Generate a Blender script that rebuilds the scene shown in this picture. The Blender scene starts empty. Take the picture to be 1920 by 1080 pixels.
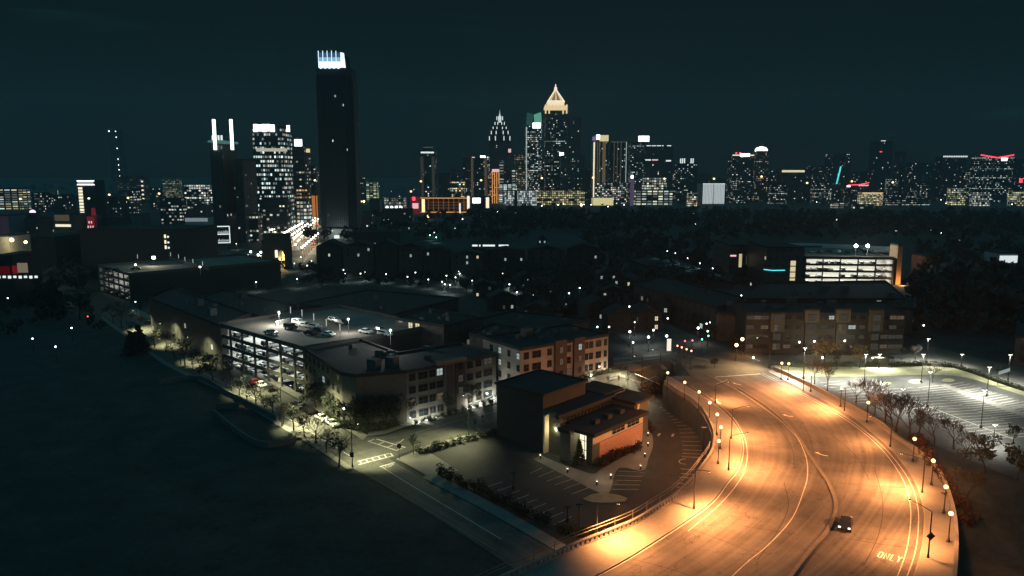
import bpy, math, random
from mathutils import Vector, Matrix

R = random.Random(7)
sc = bpy.context.scene
COL = sc.collection
PI = math.pi

# ---------------------------------------------------------------- camera model (photo pixels -> places)
F, CX, CY, H = 1400.0, 960.0, 540.0, 58.0
PITCH = math.atan((540 - 330) / F)
SN, CS = math.sin(PITCH), math.cos(PITCH)


def ray(u, v):
    x, y = (u - CX) / F, -(v - CY) / F
    return x, CS + y * SN, -SN + y * CS


def P(u, v, z=0.0):
    x, y, dz = ray(u, v)
    t = (z - H) / dz
    return Vector((x * t, y * t, z))


def zat(p, v):
    k = (CY - v) / F
    return H + (k * p[1] * CS - p[1] * SN) / (CS + k * SN)


def ss(a, b, x):
    t = max(0.0, min(1.0, (x - a) / (b - a)))
    return t * t * (3 - 2 * t)


PLAT = 5.9
DZ = 6.0
HAZE = .00013
LP = [(880, 1122), (977, 1077), (1030, 1054), (1075, 1032), (1145, 1004), (1192, 984), (1235, 957), (1265, 937), (1297, 907), (1322, 874), (1336, 850), (1339, 820), (1325, 785), (1305, 760), (1275, 740), (1246, 721)]
WALLX = sorted([(P(u, v, DZ).y, P(u, v, DZ).x) for u, v in LP])


def wallx(y):
    if y <= WALLX[0][0]:
        return WALLX[0][1]
    for (y0, x0), (y1, x1) in zip(WALLX, WALLX[1:]):
        if y <= y1:
            return x0 + (x1 - x0) * (y - y0) / (y1 - y0)
    return WALLX[-1][1]


def hz(x, y):
    """height of the ground"""
    sw = ss(3, 9, x - wallx(y)) * ss(108, 118, y)
    s = ((x + 24) * .79 + (y - 161) * .61) / 72
    q = -(x + 24) * .61 + (y - 161) * .79
    sr = ss(.1, .95, s) * ss(-13, -6.5, q) * (1 - ss(45, 90, q))
    z = PLAT * max(sw, sr)
    return z * (1 - ss(330, 440, y)) * (1 - ss(215, 285, x)) * ss(-75, -40, x)


def G(u, v, lift=0.0):
    """the place on the ground a pixel shows"""
    x, y, dz = ray(u, v)
    t, last = 60.0, 50.0
    while H + dz * t - hz(x * t, y * t) > 0 and t < 12000:
        last, t = t, t * 1.03
    for _ in range(30):
        m = (last + t) / 2
        if H + dz * m - hz(x * m, y * m) > 0:
            last = m
        else:
            t = m
    return Vector((x * t, y * t, H + dz * t + lift))


def crm(pts, n):
    """Catmull-Rom through the points, resampled to n points of even arc length"""
    pts = [Vector(p) for p in pts]
    dense = []
    for i in range(len(pts) - 1):
        p0, p1, p2, p3 = pts[max(0, i - 1)], pts[i], pts[i + 1], pts[min(len(pts) - 1, i + 2)]
        for k in range(12):
            t = k / 12
            dense.append(.5 * ((2 * p1) + (p2 - p0) * t + (2 * p0 - 5 * p1 + 4 * p2 - p3) * t * t + (3 * p1 - p0 - 3 * p2 + p3) * t ** 3))
    dense.append(pts[-1])
    L = [0.0]
    for a, b in zip(dense, dense[1:]):
        L.append(L[-1] + (b - a).length)
    out, j = [], 0
    for i in range(n):
        s = L[-1] * i / (n - 1)
        while j < len(L) - 2 and L[j + 1] < s:
            j += 1
        d = L[j + 1] - L[j]
        out.append(dense[j].lerp(dense[j + 1], 0 if d < 1e-9 else max(0, min(1, (s - L[j]) / d))))
    return out


def curve(px, n=60, z=DZ):
    return crm([P(u, v, z) for u, v in px], n)


def gcurve(px, n=40, lift=0.06):
    c = crm([G(u, v) for u, v in px], n)
    return [Vector((p.x, p.y, hz(p.x, p.y) + lift)) for p in c]


# ---------------------------------------------------------------- mesh helper
class MB:
    def __init__(s):
        s.v, s.f, s.m, s.uv, s.sm = [], [], [], [], []

    def face(s, pts, m=0, uv=None, smooth=False):
        i = len(s.v)
        s.v += [tuple(p) for p in pts]
        s.f.append(tuple(range(i, i + len(pts))))
        s.m.append(m)
        s.uv.append(uv or [(0, 0)] * len(pts))
        s.sm.append(smooth)

    def prism(s, poly, z0, z1, m=0, mt=None, bottom=False, uoff=0.0):
        """walls round a counter-clockwise outline, UVs in metres, and a top"""
        n = len(poly)
        ul = uoff
        zf = z0 if callable(z0) else (lambda x, y: z0)
        for i in range(n):
            a, b = poly[i], poly[(i + 1) % n]
            L = math.hypot(b[0] - a[0], b[1] - a[1])
            za, zb = zf(a[0], a[1]), zf(b[0], b[1])
            s.face([(a[0], a[1], za), (b[0], b[1], zb), (b[0], b[1], z1), (a[0], a[1], z1)], m, [(ul, za), (ul + L, zb), (ul + L, z1), (ul, z1)])
            ul += L + 3.7
        s.face([(p[0], p[1], z1) for p in poly], m if mt is None else mt)
        if bottom:
            s.face([(p[0], p[1], zf(p[0], p[1])) for p in reversed(poly)], m if mt is None else mt)

    def box(s, cx, cy, z0, sx, sy, h, rot=0.0, m=0, mt=None):
        c, n = math.cos(rot), math.sin(rot)
        poly = [(cx + x * c - y * n, cy + x * n + y * c) for x, y in ((-sx / 2, -sy / 2), (sx / 2, -sy / 2), (sx / 2, sy / 2), (-sx / 2, sy / 2))]
        s.prism(poly, z0, z0 + h, m, mt, True)

    def tube(s, p, q, r0, r1=None, n=6, m=0, cap=True):
        p, q = Vector(p), Vector(q)
        r1 = r0 if r1 is None else r1
        d = (q - p)
        if d.length < 1e-6:
            return
        d.normalize()
        a = d.cross(Vector((0, 0, 1)) if abs(d.z) < .9 else Vector((1, 0, 0))).normalized()
        b = d.cross(a)
        A = [p + (a * math.cos(2 * PI * i / n) + b * math.sin(2 * PI * i / n)) * r0 for i in range(n)]
        B = [q + (a * math.cos(2 * PI * i / n) + b * math.sin(2 * PI * i / n)) * r1 for i in range(n)]
        for i in range(n):
            j = (i + 1) % n
            s.face([A[i], A[j], B[j], B[i]], m, None, n > 4)
        if cap:
            s.face(B, m)
            s.face(A[::-1], m)

    def pipe(s, pts, r, n=6, m=0):
        for a, b in zip(pts, pts[1:]):
            s.tube(a, b, r, r, n, m)

    def lathe(s, c, prof, n=10, m=0):
        """prof: (radius, height) from the bottom up"""
        c = Vector(c)
        for (r0, h0), (r1, h1) in zip(prof, prof[1:]):
            for i in range(n):
                a0, a1 = 2 * PI * i / n, 2 * PI * (i + 1) / n
                q = [c + Vector((r0 * math.cos(a0), r0 * math.sin(a0), h0)), c + Vector((r0 * math.cos(a1), r0 * math.sin(a1), h0)),
                     c + Vector((r1 * math.cos(a1), r1 * math.sin(a1), h1)), c + Vector((r1 * math.cos(a0), r1 * math.sin(a0), h1))]
                if r0 < 1e-6:
                    q = [q[0], q[2], q[3]]
                elif r1 < 1e-6:
                    q = q[:3]
                s.face(q, m, None, True)

    def ball(s, c, r, m=0, n=8, rings=6, sz=1.0):
        s.lathe(c, [(r * math.sin(PI * k / rings) if 0 < k < rings else 0, -r * sz * math.cos(PI * k / rings)) for k in range(rings + 1)], n, m)

    def ribbon(s, A, B, m=0, sub=1, drape=None):
        """sheet between two lists of points; UV = (metres across, metres along)"""
        along = 0.0
        for i in range(len(A) - 1):
            step = ((A[i + 1] + B[i + 1]) / 2 - (A[i] + B[i]) / 2).length
            W0, W1 = (B[i] - A[i]).length, (B[i + 1] - A[i + 1]).length
            for k in range(sub):
                t0, t1 = k / sub, (k + 1) / sub
                q = [A[i].lerp(B[i], t0), A[i].lerp(B[i], t1), A[i + 1].lerp(B[i + 1], t1), A[i + 1].lerp(B[i + 1], t0)]
                if drape is not None:
                    q = [Vector((p.x, p.y, hz(p.x, p.y) + drape)) for p in q]
                uv = [(W0 * t0, along), (W0 * t1, along), (W1 * t1, along + step), (W1 * t0, along + step)]
                if (q[1] - q[0]).cross(q[3] - q[0]).z < 0:
                    q, uv = q[::-1], uv[::-1]
                s.face(q, m, uv)
            along += step

    def line(s, pts, w, m=0, lift=0.0):
        """flat stripe of width w along points"""
        A, B = [], []
        for i, p in enumerate(pts):
            d = pts[min(i + 1, len(pts) - 1)] - pts[max(i - 1, 0)]
            n = Vector((-d.y, d.x, 0)).normalized() * w / 2
            A.append(p + n + Vector((0, 0, lift)))
            B.append(p - n + Vector((0, 0, lift)))
        s.ribbon(A, B, m)

    def wall(s, pts, w, z0, z1, m=0):
        """upright wall of thickness w along points between heights (numbers or functions of the point)"""
        n_ = []
        for i, p in enumerate(pts):
            d = pts[min(i + 1, len(pts) - 1)] - pts[max(i - 1, 0)]
            n_.append(Vector((-d.y, d.x, 0)).normalized() * w / 2)
        f0 = z0 if callable(z0) else (lambda p: z0)
        f1 = z1 if callable(z1) else (lambda p: z1)

        def at(p, z):
            return Vector((p.x, p.y, z))
        ul = 0
        for i in range(len(pts) - 1):
            p, q = pts[i], pts[i + 1]
            L = (q - p).length
            for sg in (1, -1):
                a, b = p + n_[i] * sg, q + n_[i + 1] * sg
                fc = [at(a, f0(p)), at(b, f0(q)), at(b, f1(q)), at(a, f1(p))]
                uv = [(ul, f0(p)), (ul + L, f0(q)), (ul + L, f1(q)), (ul, f1(p))]
                s.face(fc[::-1] if sg > 0 else fc, m, uv[::-1] if sg > 0 else uv)
            s.face([at(p + n_[i], f1(p)), at(p - n_[i], f1(p)), at(q - n_[i + 1], f1(q)), at(q + n_[i + 1], f1(q))], m, [(ul, 0), (ul, w), (ul + L, w), (ul + L, 0)])
            ul += L
        for p, n in ((pts[0], n_[0]), (pts[-1], n_[-1])):
            s.face([at(p - n, f0(p)), at(p + n, f0(p)), at(p + n, f1(p)), at(p - n, f1(p))], m)

    def mesh(s, name, mats):
        me = bpy.data.meshes.new(name)
        me.from_pydata(s.v, [], s.f)
        for mt in (mats if isinstance(mats, (list, tuple)) else [mats]):
            me.materials.append(mt)
        me.polygons.foreach_set('material_index', s.m)
        me.polygons.foreach_set('use_smooth', s.sm)
        uv = me.uv_layers.new(name='UVMap')
        flat = [c for f in s.uv for p in f for c in p]
        uv.data.foreach_set('uv', flat)
        me.update()
        return me

    def build(s, name, mats, parent=None, loc=None):
        o = bpy.data.objects.new(name, s.mesh(name, mats))
        COL.objects.link(o)
        if parent:
            o.parent = parent
        if loc is not None:
            o.location = loc
        return o


def tag(o, label=None, cat=None, group=None, kind=None):
    for k, x in (('label', label), ('category', cat), ('group', group), ('kind', kind)):
        if x:
            o[k] = x
    return o


def thing(name, label, cat, loc=(0, 0, 0), rz=0.0, group=None):
    o = bpy.data.objects.new(name, None)
    COL.objects.link(o)
    o.location, o.rotation_euler = loc, (0, 0, rz)
    return tag(o, label, cat, group)


KIDS = {}


def children(o):
    return [c for c in bpy.data.objects if c.parent == o]


def dup(root, loc, rz=0.0, label=None, group=None, scale=None):
    if root.name not in KIDS:
        KIDS[root.name] = [(c, children(c)) for c in children(root)]
    r = root.copy()
    COL.objects.link(r)
    r.location, r.rotation_euler = loc, (0, 0, rz)
    if scale:
        r.scale = (scale,) * 3 if isinstance(scale, (int, float)) else scale
    if label:
        r['label'] = label
    if group:
        r['group'] = group
    for ch, gs in KIDS[root.name]:
        c = ch.copy()
        COL.objects.link(c)
        c.parent = r
        for g in gs:
            d = g.copy()
            COL.objects.link(d)
            d.parent = c
    return r


class Once:
    """the first call moves the prototype itself, later calls copy it"""
    def __init__(s, proto):
        s.p, s.used, s.first = proto, False, None

    def put(s, loc, rz=0.0, label=None, group=None, scale=None):
        o = dup(s.p, loc, rz, label, group, scale)
        s.used = True
        return o

    def drop(s):
        kids = []
        for c in children(s.p):
            kids += children(c) + [c]
        for o in kids + [s.p]:
            bpy.data.objects.remove(o)


ORD = ['zeroth', 'first', 'second', 'third', 'fourth', 'fifth', 'sixth', 'seventh', 'eighth', 'ninth', 'tenth', 'eleventh', 'twelfth', 'thirteenth',
       'fourteenth', 'fifteenth', 'sixteenth', 'seventeenth', 'eighteenth', 'nineteenth', 'twentieth', 'twenty-first', 'twenty-second', 'twenty-third', 'twenty-fourth', 'twenty-fifth',
       'twenty-sixth', 'twenty-seventh', 'twenty-eighth', 'twenty-ninth', 'thirtieth', 'thirty-first', 'thirty-second', 'thirty-third', 'thirty-fourth', 'thirty-fifth', 'thirty-sixth']


# ---------------------------------------------------------------- materials
def N(nt, t, **kw):
    n = nt.nodes.new(t)
    for k, x in kw.items():
        if k.startswith('i_'):
            n.inputs[k[2:].replace('_', ' ')].default_value = x
        else:
            setattr(n, k, x)
    return n


def math_(nt, op, a, b=None, clamp=False):
    n = nt.nodes.new('ShaderNodeMath')
    n.operation, n.use_clamp = op, clamp
    for i, x in enumerate((a, b)):
        if x is None:
            continue
        if isinstance(x, (int, float)):
            n.inputs[i].default_value = x
        else:
            nt.links.new(x, n.inputs[i])
    return n.outputs[0]


def pmat(name, col, rough=.85, metal=0.0, var=.3, scale=.6, spec=.25, coord='Object', stretch=(1, 1, 1), fine=6.0, bump=0.0):
    """surface with blotchy wear: large and fine noise round a base colour"""
    m = bpy.data.materials.new(name)
    m.use_nodes = True
    nt = m.node_tree
    b = nt.nodes['Principled BSDF']
    b.inputs['Roughness'].default_value = rough
    b.inputs['Metallic'].default_value = metal
    b.inputs['Specular IOR Level'].default_value = spec
    tc = N(nt, 'ShaderNodeTexCoord')
    mp = N(nt, 'ShaderNodeMapping')
    mp.inputs['Scale'].default_value = stretch
    nt.links.new(tc.outputs[coord], mp.inputs['Vector'])
    n1 = N(nt, 'ShaderNodeTexNoise', i_Scale=scale, i_Detail=5.0, i_Roughness=.62)
    n2 = N(nt, 'ShaderNodeTexNoise', i_Scale=scale * fine, i_Detail=3.0)
    nt.links.new(mp.outputs[0], n1.inputs['Vector'])
    nt.links.new(mp.outputs[0], n2.inputs['Vector'])
    s = math_(nt, 'ADD', math_(nt, 'MULTIPLY', n1.outputs[0], .65), math_(nt, 'MULTIPLY', n2.outputs[0], .35))
    f = math_(nt, 'ADD', math_(nt, 'MULTIPLY', math_(nt, 'SUBTRACT', s, .5), var * 4), 1.0)
    vm = N(nt, 'ShaderNodeVectorMath', operation='SCALE')
    vm.inputs[0].default_value = col[:3]
    nt.links.new(f, vm.inputs['Scale'])
    nt.links.new(vm.outputs[0], b.inputs['Base Color'])
    if bump:
        bp = N(nt, 'ShaderNodeBump', i_Strength=bump, i_Distance=.1)
        nt.links.new(n2.outputs[0], bp.inputs['Height'])
        nt.links.new(bp.outputs[0], b.inputs['Normal'])
    return m


def emis(name, col, strength, sample=False):
    m = bpy.data.materials.new(name)
    m.use_nodes = True
    nt = m.node_tree
    nt.nodes.clear()
    e = N(nt, 'ShaderNodeEmission')
    e.inputs[0].default_value = (*col, 1)
    e.inputs[1].default_value = strength
    o = N(nt, 'ShaderNodeOutputMaterial')
    nt.links.new(e.outputs[0], o.inputs[0])
    m.cycles.emission_sampling = 'AUTO' if sample else 'NONE'
    return m


def asphalt(name, col, streak=.35, cracks=.5):
    """road surface: wheel-track streaks along the lane, blotches, tar cracks (UV: across, along)"""
    m = bpy.data.materials.new(name)
    m.use_nodes = True
    nt = m.node_tree
    b = nt.nodes['Principled BSDF']
    b.inputs['Roughness'].default_value = .8
    b.inputs['Specular IOR Level'].default_value = .3
    uv = N(nt, 'ShaderNodeUVMap')
    mp = N(nt, 'ShaderNodeMapping')
    mp.inputs['Scale'].default_value = (.75, .012, 1)
    nt.links.new(uv.outputs[0], mp.inputs[0])
    ns = N(nt, 'ShaderNodeTexNoise', i_Scale=1.0, i_Detail=4.0, i_Roughness=.6)
    nt.links.new(mp.outputs[0], ns.inputs['Vector'])
    tc = N(nt, 'ShaderNodeTexCoord')
    nb = N(nt, 'ShaderNodeTexNoise', i_Scale=.16, i_Detail=6.0, i_Roughness=.65)
    nf = N(nt, 'ShaderNodeTexNoise', i_Scale=5.0, i_Detail=2.0)
    nd = N(nt, 'ShaderNodeTexNoise', i_Scale=.35, i_Detail=3.0)
    vo = N(nt, 'ShaderNodeTexVoronoi', feature='DISTANCE_TO_EDGE', i_Scale=.09)
    for n in (nb, nf, nd):
        nt.links.new(tc.outputs['Object'], n.inputs['Vector'])
    mx = N(nt, 'ShaderNodeMixRGB', blend_type='ADD', i_Fac=4.0)
    mx.inputs[0].default_value = 1.0
    sc_ = N(nt, 'ShaderNodeVectorMath', operation='SCALE')
    sc_.inputs['Scale'].default_value = 5.0
    nt.links.new(nd.outputs['Color'], sc_.inputs[0])
    nt.links.new(tc.outputs['Object'], mx.inputs[1])
    nt.links.new(sc_.outputs[0], mx.inputs[2])
    nt.links.new(mx.outputs[0], vo.inputs['Vector'])
    crack = math_(nt, 'LESS_THAN', vo.outputs['Distance'], .006)
    s = math_(nt, 'MULTIPLY', math_(nt, 'SUBTRACT', ns.outputs[0], .5), streak * 4)
    s = math_(nt, 'ADD', s, math_(nt, 'MULTIPLY', math_(nt, 'SUBTRACT', nb.outputs[0], .5), 1.7))
    s = math_(nt, 'ADD', s, math_(nt, 'MULTIPLY', math_(nt, 'SUBTRACT', nf.outputs[0], .5), .7))
    s = math_(nt, 'ADD', s, 1.0)
    s = math_(nt, 'SUBTRACT', s, math_(nt, 'MULTIPLY', crack, cracks))
    s = math_(nt, 'MAXIMUM', s, .2)
    vm = N(nt, 'ShaderNodeVectorMath', operation='SCALE')
    vm.inputs[0].default_value = col
    nt.links.new(s, vm.inputs['Scale'])
    nt.links.new(vm.outputs[0], b.inputs['Base Color'])
    return m


def facade(name, wall=(.03, .035, .04), bay=3.0, floor=3.6, lit=.25, row=.0, col=(1, .93, .78), strength=1.2, ww=.7, wh=.55, glass=(.012, .016, .02), cool=.3):
    """curtain of windows on UV metres: some lit, whole lit floors now and then; a window is a cell of the wall"""
    m = bpy.data.materials.new(name)
    m.use_nodes = True
    nt = m.node_tree
    b = nt.nodes['Principled BSDF']
    b.inputs['Roughness'].default_value = .5
    uv = N(nt, 'ShaderNodeUVMap')
    sp = N(nt, 'ShaderNodeSeparateXYZ')
    nt.links.new(uv.outputs[0], sp.inputs[0])
    oi = N(nt, 'ShaderNodeObjectInfo')
    cu, cv = math_(nt, 'DIVIDE', sp.outputs[0], bay), math_(nt, 'DIVIDE', sp.outputs[1], floor)
    iu, iv = math_(nt, 'FLOOR', cu), math_(nt, 'FLOOR', cv)
    fu, fv = math_(nt, 'FRACT', cu), math_(nt, 'FRACT', cv)
    inside = math_(nt, 'MULTIPLY', math_(nt, 'LESS_THAN', math_(nt, 'ABSOLUTE', math_(nt, 'SUBTRACT', fu, .5)), ww / 2),
                   math_(nt, 'LESS_THAN', math_(nt, 'ABSOLUTE', math_(nt, 'SUBTRACT', fv, .5)), wh / 2))
    seed = math_(nt, 'MULTIPLY', oi.outputs['Random'], 97.0)

    def rnd(a, b_, k):
        c = N(nt, 'ShaderNodeCombineXYZ')
        for i, x in enumerate((a, b_, math_(nt, 'ADD', seed, k))):
            if isinstance(x, (int, float)):
                c.inputs[i].default_value = x
            else:
                nt.links.new(x, c.inputs[i])
        w = N(nt, 'ShaderNodeTexWhiteNoise', noise_dimensions='3D')
        nt.links.new(c.outputs[0], w.inputs['Vector'])
        return w.outputs['Value']
    r1 = rnd(iu, iv, 1.0)
    rr = rnd(3.0, iv, 2.0)
    r3 = rnd(iu, iv, 5.0)
    r4 = rnd(math_(nt, 'FLOOR', math_(nt, 'DIVIDE', iu, 3.0)), iv, 9.0)
    thr = math_(nt, 'ADD', math_(nt, 'MULTIPLY', math_(nt, 'LESS_THAN', rr, row), .75), math_(nt, 'MULTIPLY', math_(nt, 'ADD', rr, math_(nt, 'MULTIPLY', r4, 1.2)), lit * .95))
    on = math_(nt, 'MULTIPLY', math_(nt, 'LESS_THAN', r1, thr), inside)
    st = math_(nt, 'MULTIPLY', on, math_(nt, 'MULTIPLY', math_(nt, 'ADD', math_(nt, 'POWER', r3, 2.2), .08), strength))
    mxc = N(nt, 'ShaderNodeMixRGB')
    mxc.inputs[1].default_value = (*col, 1)
    mxc.inputs[2].default_value = (.75, 1, .97, 1)
    nt.links.new(math_(nt, 'LESS_THAN', rnd(iu, iv, 12.0), cool), mxc.inputs[0])
    nt.links.new(mxc.outputs[0], b.inputs['Emission Color'])
    nt.links.new(st, b.inputs['Emission Strength'])
    mb = N(nt, 'ShaderNodeMixRGB')
    mb.inputs[1].default_value = (*wall, 1)
    mb.inputs[2].default_value = (*glass, 1)
    nt.links.new(inside, mb.inputs[0])
    nt.links.new(mb.outputs[0], b.inputs['Base Color'])
    m.cycles.emission_sampling = 'NONE'
    return m


def lamp(name, loc, power, col, parent=None, radius=.15, kind='POINT', spot=None, rot=None, size=None):
    d = bpy.data.lights.new(name, kind)
    d.energy, d.color = power, col
    if kind == 'AREA':
        d.shape = 'RECTANGLE'
        d.size, d.size_y = size
    else:
        d.shadow_soft_size = radius
    if kind == 'SPOT':
        d.spot_size, d.spot_blend = spot
    o = bpy.data.objects.new(name, d)
    COL.objects.link(o)
    o.location = loc
    if rot:
        o.rotation_euler = rot
    if parent:
        o.parent = parent
    return o


ORANGE = (1.0, .355, .105)
WARM = (1.0, .80, .50)
GREENISH = (.98, .93, .50)
COOL = (.86, 1.0, .95)

M = {}
M['ground'] = pmat('dark_soil_and_grass', (.030, .036, .033), var=.75, scale=.13)
M['road'] = asphalt('worn_asphalt', (.085, .080, .076), streak=.42, cracks=.35)
M['street'] = asphalt('street_asphalt', (.075, .075, .068), streak=.25)
M['lot'] = asphalt('lot_asphalt', (.055, .056, .056), streak=.12, cracks=.4)
M['lot_unlit'] = asphalt('unlit_lot_asphalt', (.028, .029, .030), streak=.12, cracks=.4)  # lot asphalt again, with the unlit dark put into its colour
M['walk'] = pmat('concrete_walk', (.17, .165, .15), var=.22, scale=.3)
M['conc'] = pmat('concrete', (.20, .19, .175), var=.25, scale=.35)
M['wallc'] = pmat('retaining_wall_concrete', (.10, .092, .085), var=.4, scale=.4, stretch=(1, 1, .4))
M['paint'] = pmat('road_paint', (.40, .39, .36), var=.45, scale=1.2)
M['fresh'] = pmat('fresh_road_paint', (.72, .70, .64), var=.25, scale=1.2)
M['yellow'] = pmat('yellow_road_paint', (.26, .21, .10), var=.3, scale=1.2)
M['lawn'] = pmat('short_lawn', (.22, .215, .125), var=.4, scale=.4)
M['bank'] = pmat('planted_bank', (.035, .032, .024), var=.5, scale=.7)
M['pole'] = pmat('dark_painted_steel', (.035, .034, .032), rough=.5, metal=.4, var=.1)
M['grey'] = pmat('galvanised_steel', (.16, .16, .15), rough=.5, metal=.4, var=.1)
M['roof'] = pmat('dark_roofing', (.022, .025, .027), var=.3, scale=.2)
M['dark'] = pmat('dark_cladding', (.026, .031, .034), var=.25, scale=.2)
M['black'] = pmat('black_rubber', (.01, .01, .01), var=.1)
M['glass'] = pmat('dark_glass', (.012, .016, .02), rough=.12, spec=.5, var=.1)
M['globe'] = emis('sodium_globe', (1.0, .66, .28), 3.4)
M['cool_globe'] = emis('white_globe', (.88, 1.0, .97), 6.0)
M['warm_globe'] = emis('warm_globe', (1.0, .82, .55), 12.0)
M['head_orange'] = emis('sodium_lamp_lens', (1.0, .6, .25), 8.0)
M['head_white'] = emis('white_lamp_lens', (1.0, 1.0, .92), 10.0)

# ---------------------------------------------------------------- world, camera, night light
w = bpy.data.worlds.new('World')
sc.world = w
w.use_nodes = True
nt = w.node_tree
bg = nt.nodes['Background']
sky = N(nt, 'ShaderNodeTexSky', sky_type='NISHITA')
sky.sun_disc = False
sky.sun_elevation = math.radians(1.0)
sky.sun_rotation = math.radians(180)
bw = N(nt, 'ShaderNodeRGBToBW')
nt.links.new(sky.outputs[0], bw.inputs[0])
tc = N(nt, 'ShaderNodeTexCoord')
mp = N(nt, 'ShaderNodeMapping')
mp.inputs['Scale'].default_value = (3.2, 3.2, 26.0)
mp.inputs['Location'].default_value = (.4, 1.3, 2.1)
nt.links.new(tc.outputs['Generated'], mp.inputs[0])
cn = N(nt, 'ShaderNodeTexNoise', i_Scale=1.6, i_Detail=6.0, i_Roughness=.6)
nt.links.new(mp.outputs[0], cn.inputs['Vector'])
cl = math_(nt, 'MULTIPLY', math_(nt, 'SUBTRACT', cn.outputs[0], .60, True), 7.0, True)
gn = N(nt, 'ShaderNodeTexNoise', i_Scale=1.3, i_Detail=2.0)
nt.links.new(tc.outputs['Generated'], gn.inputs['Vector'])
amt = math_(nt, 'ADD', math_(nt, 'MULTIPLY', cl, 1.5), math_(nt, 'ADD', math_(nt, 'MULTIPLY', gn.outputs[0], .5), .75))
lum = math_(nt, 'MULTIPLY', math_(nt, 'POWER', bw.outputs[0], .22), amt)
tint = N(nt, 'ShaderNodeVectorMath', operation='SCALE')
tint.inputs[0].default_value = (.29, 1.0, 1.13)
nt.links.new(lum, tint.inputs['Scale'])
# warm city glow low over the skyline, in front
sx = N(nt, 'ShaderNodeSeparateXYZ')
nt.links.new(tc.outputs['Generated'], sx.inputs[0])
el = math_(nt, 'POWER', 2.718, math_(nt, 'MULTIPLY', math_(nt, 'ABSOLUTE', sx.outputs[2]), -7.0))
az = math_(nt, 'MULTIPLY', math_(nt, 'MAXIMUM', sx.outputs[1], 0.0), el)
az = math_(nt, 'MULTIPLY', az, math_(nt, 'ADD', gn.outputs[0], .2))
gsc = N(nt, 'ShaderNodeVectorMath', operation='SCALE')
gsc.inputs[0].default_value = (.40, .34, .26)
nt.links.new(az, gsc.inputs['Scale'])
gadd = N(nt, 'ShaderNodeVectorMath', operation='ADD')
nt.links.new(tint.outputs[0], gadd.inputs[0])
nt.links.new(gsc.outputs[0], gadd.inputs[1])
nt.links.new(gadd.outputs[0], bg.inputs['Color'])
SKY_K = .0052
bg.inputs['Strength'].default_value = SKY_K

sun = bpy.data.lights.new('teal_fill_sun', 'SUN')  # added fill sun; lifts the blacks to teal
sun.energy, sun.angle, sun.color = .42, math.radians(170), (.10, .74, 1.0)
so = bpy.data.objects.new('teal_fill_sun', sun)
COL.objects.link(so)
so.rotation_euler = (math.radians(10), 0, 0)

cam = bpy.data.cameras.new('camera')
cam.sensor_fit = 'HORIZONTAL'
cam.sensor_width = 36.0
cam.lens = F / 1920 * 36
cam.clip_start, cam.clip_end = 1.0, 40000.0
co = bpy.data.objects.new('camera', cam)
COL.objects.link(co)
co.location = (0, 0, H)
co.rotation_euler = (PI / 2 - PITCH, 0, 0)
sc.camera = co

sc.view_settings.view_transform = 'Standard'
sc.view_settings.look = 'None'
sc.view_settings.exposure = 0.0
sc.view_settings.gamma = 1.0
sc.render.engine = 'CYCLES'
sc.cycles.use_denoising = True
sc.cycles.max_bounces = 4
sc.cycles.diffuse_bounces = 2
sc.cycles.glossy_bounces = 2
sc.cycles.transparent_max_bounces = 4
sc.cycles.sample_clamp_indirect = 2.0
sc.cycles.use_light_tree = True
# ================================================================ GROUND AND ROADS
def build_ground():
    b = MB()
    x0, x1, y0, y1, st = -264, 300, 30, 480, 3
    nx, ny = int((x1 - x0) / st), int((y1 - y0) / st)
    for i in range(nx + 1):
        for j in range(ny + 1):
            x, y = x0 + i * st, y0 + j * st
            b.v.append((x, y, hz(x, y)))
    for i in range(nx):
        for j in range(ny):
            a = i * (ny + 1) + j
            b.f.append((a, a + ny + 1, a + ny + 2, a + 1))
            b.m.append(0)
            b.uv.append([(0, 0)] * 4)
            b.sm.append(True)
    B = 30000
    for xa, xb, ya, yb in ((-B, x0, -B, B), (x1, B, -B, B), (x0, x1, -B, y0), (x0, x1, y1, B)):
        b.face([(xa, ya, 0), (xb, ya, 0), (xb, yb, 0), (xa, yb, 0)])
    tag(b.build('ground', M['ground']), kind='structure')


build_ground()


def sheet(name, A, B, mat, lift=.06, sub=6, n=40, flat=None):
    a = curve(A, n, flat) if flat is not None else gcurve(A, n, lift)
    c = curve(B, n, flat) if flat is not None else gcurve(B, n, lift)
    b = MB()
    b.ribbon(a, c, 0, sub, None if flat is not None else lift)
    return tag(b.build(name, mat), kind='structure')


# ---- the curved road on its embankment
NB = 90
LC = [(1000, 1130), (1122, 1077), (1222, 1019), (1325, 949), (1360, 907), (1381, 880), (1390, 845), (1384, 812), (1360, 779), (1325, 750), (1282, 724), (1250, 706)]
LI = [(1290, 996), (1345, 950), (1379, 912), (1397, 880), (1401, 845), (1393, 814), (1372, 780), (1338, 750), (1295, 724)]
MA = [(1342, 1110), (1400, 1055), (1440, 1022), (1485, 972), (1507, 920), (1514, 892), (1512, 860), (1500, 830), (1487, 812), (1462, 787), (1425, 760), (1382, 731), (1340, 708)]
MD = [(1455, 1110), (1482, 1081), (1522, 1029), (1550, 997), (1565, 965), (1566, 937), (1551, 902), (1522, 859), (1502, 827), (1480, 799), (1440, 764), (1400, 738), (1384, 729)]
RI = [(1666, 1110), (1684, 1077), (1700, 1030), (1707, 985), (1707, 950), (1700, 917), (1685, 885), (1657, 847), (1620, 812), (1573, 779), (1498, 737), (1423, 700)]
RO = [(1684, 1110), (1702, 1077), (1717, 1030), (1722, 985), (1721, 952), (1712, 917), (1695, 885), (1665, 847), (1630, 815), (1581, 779), (1505, 737), (1430, 700)]
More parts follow.
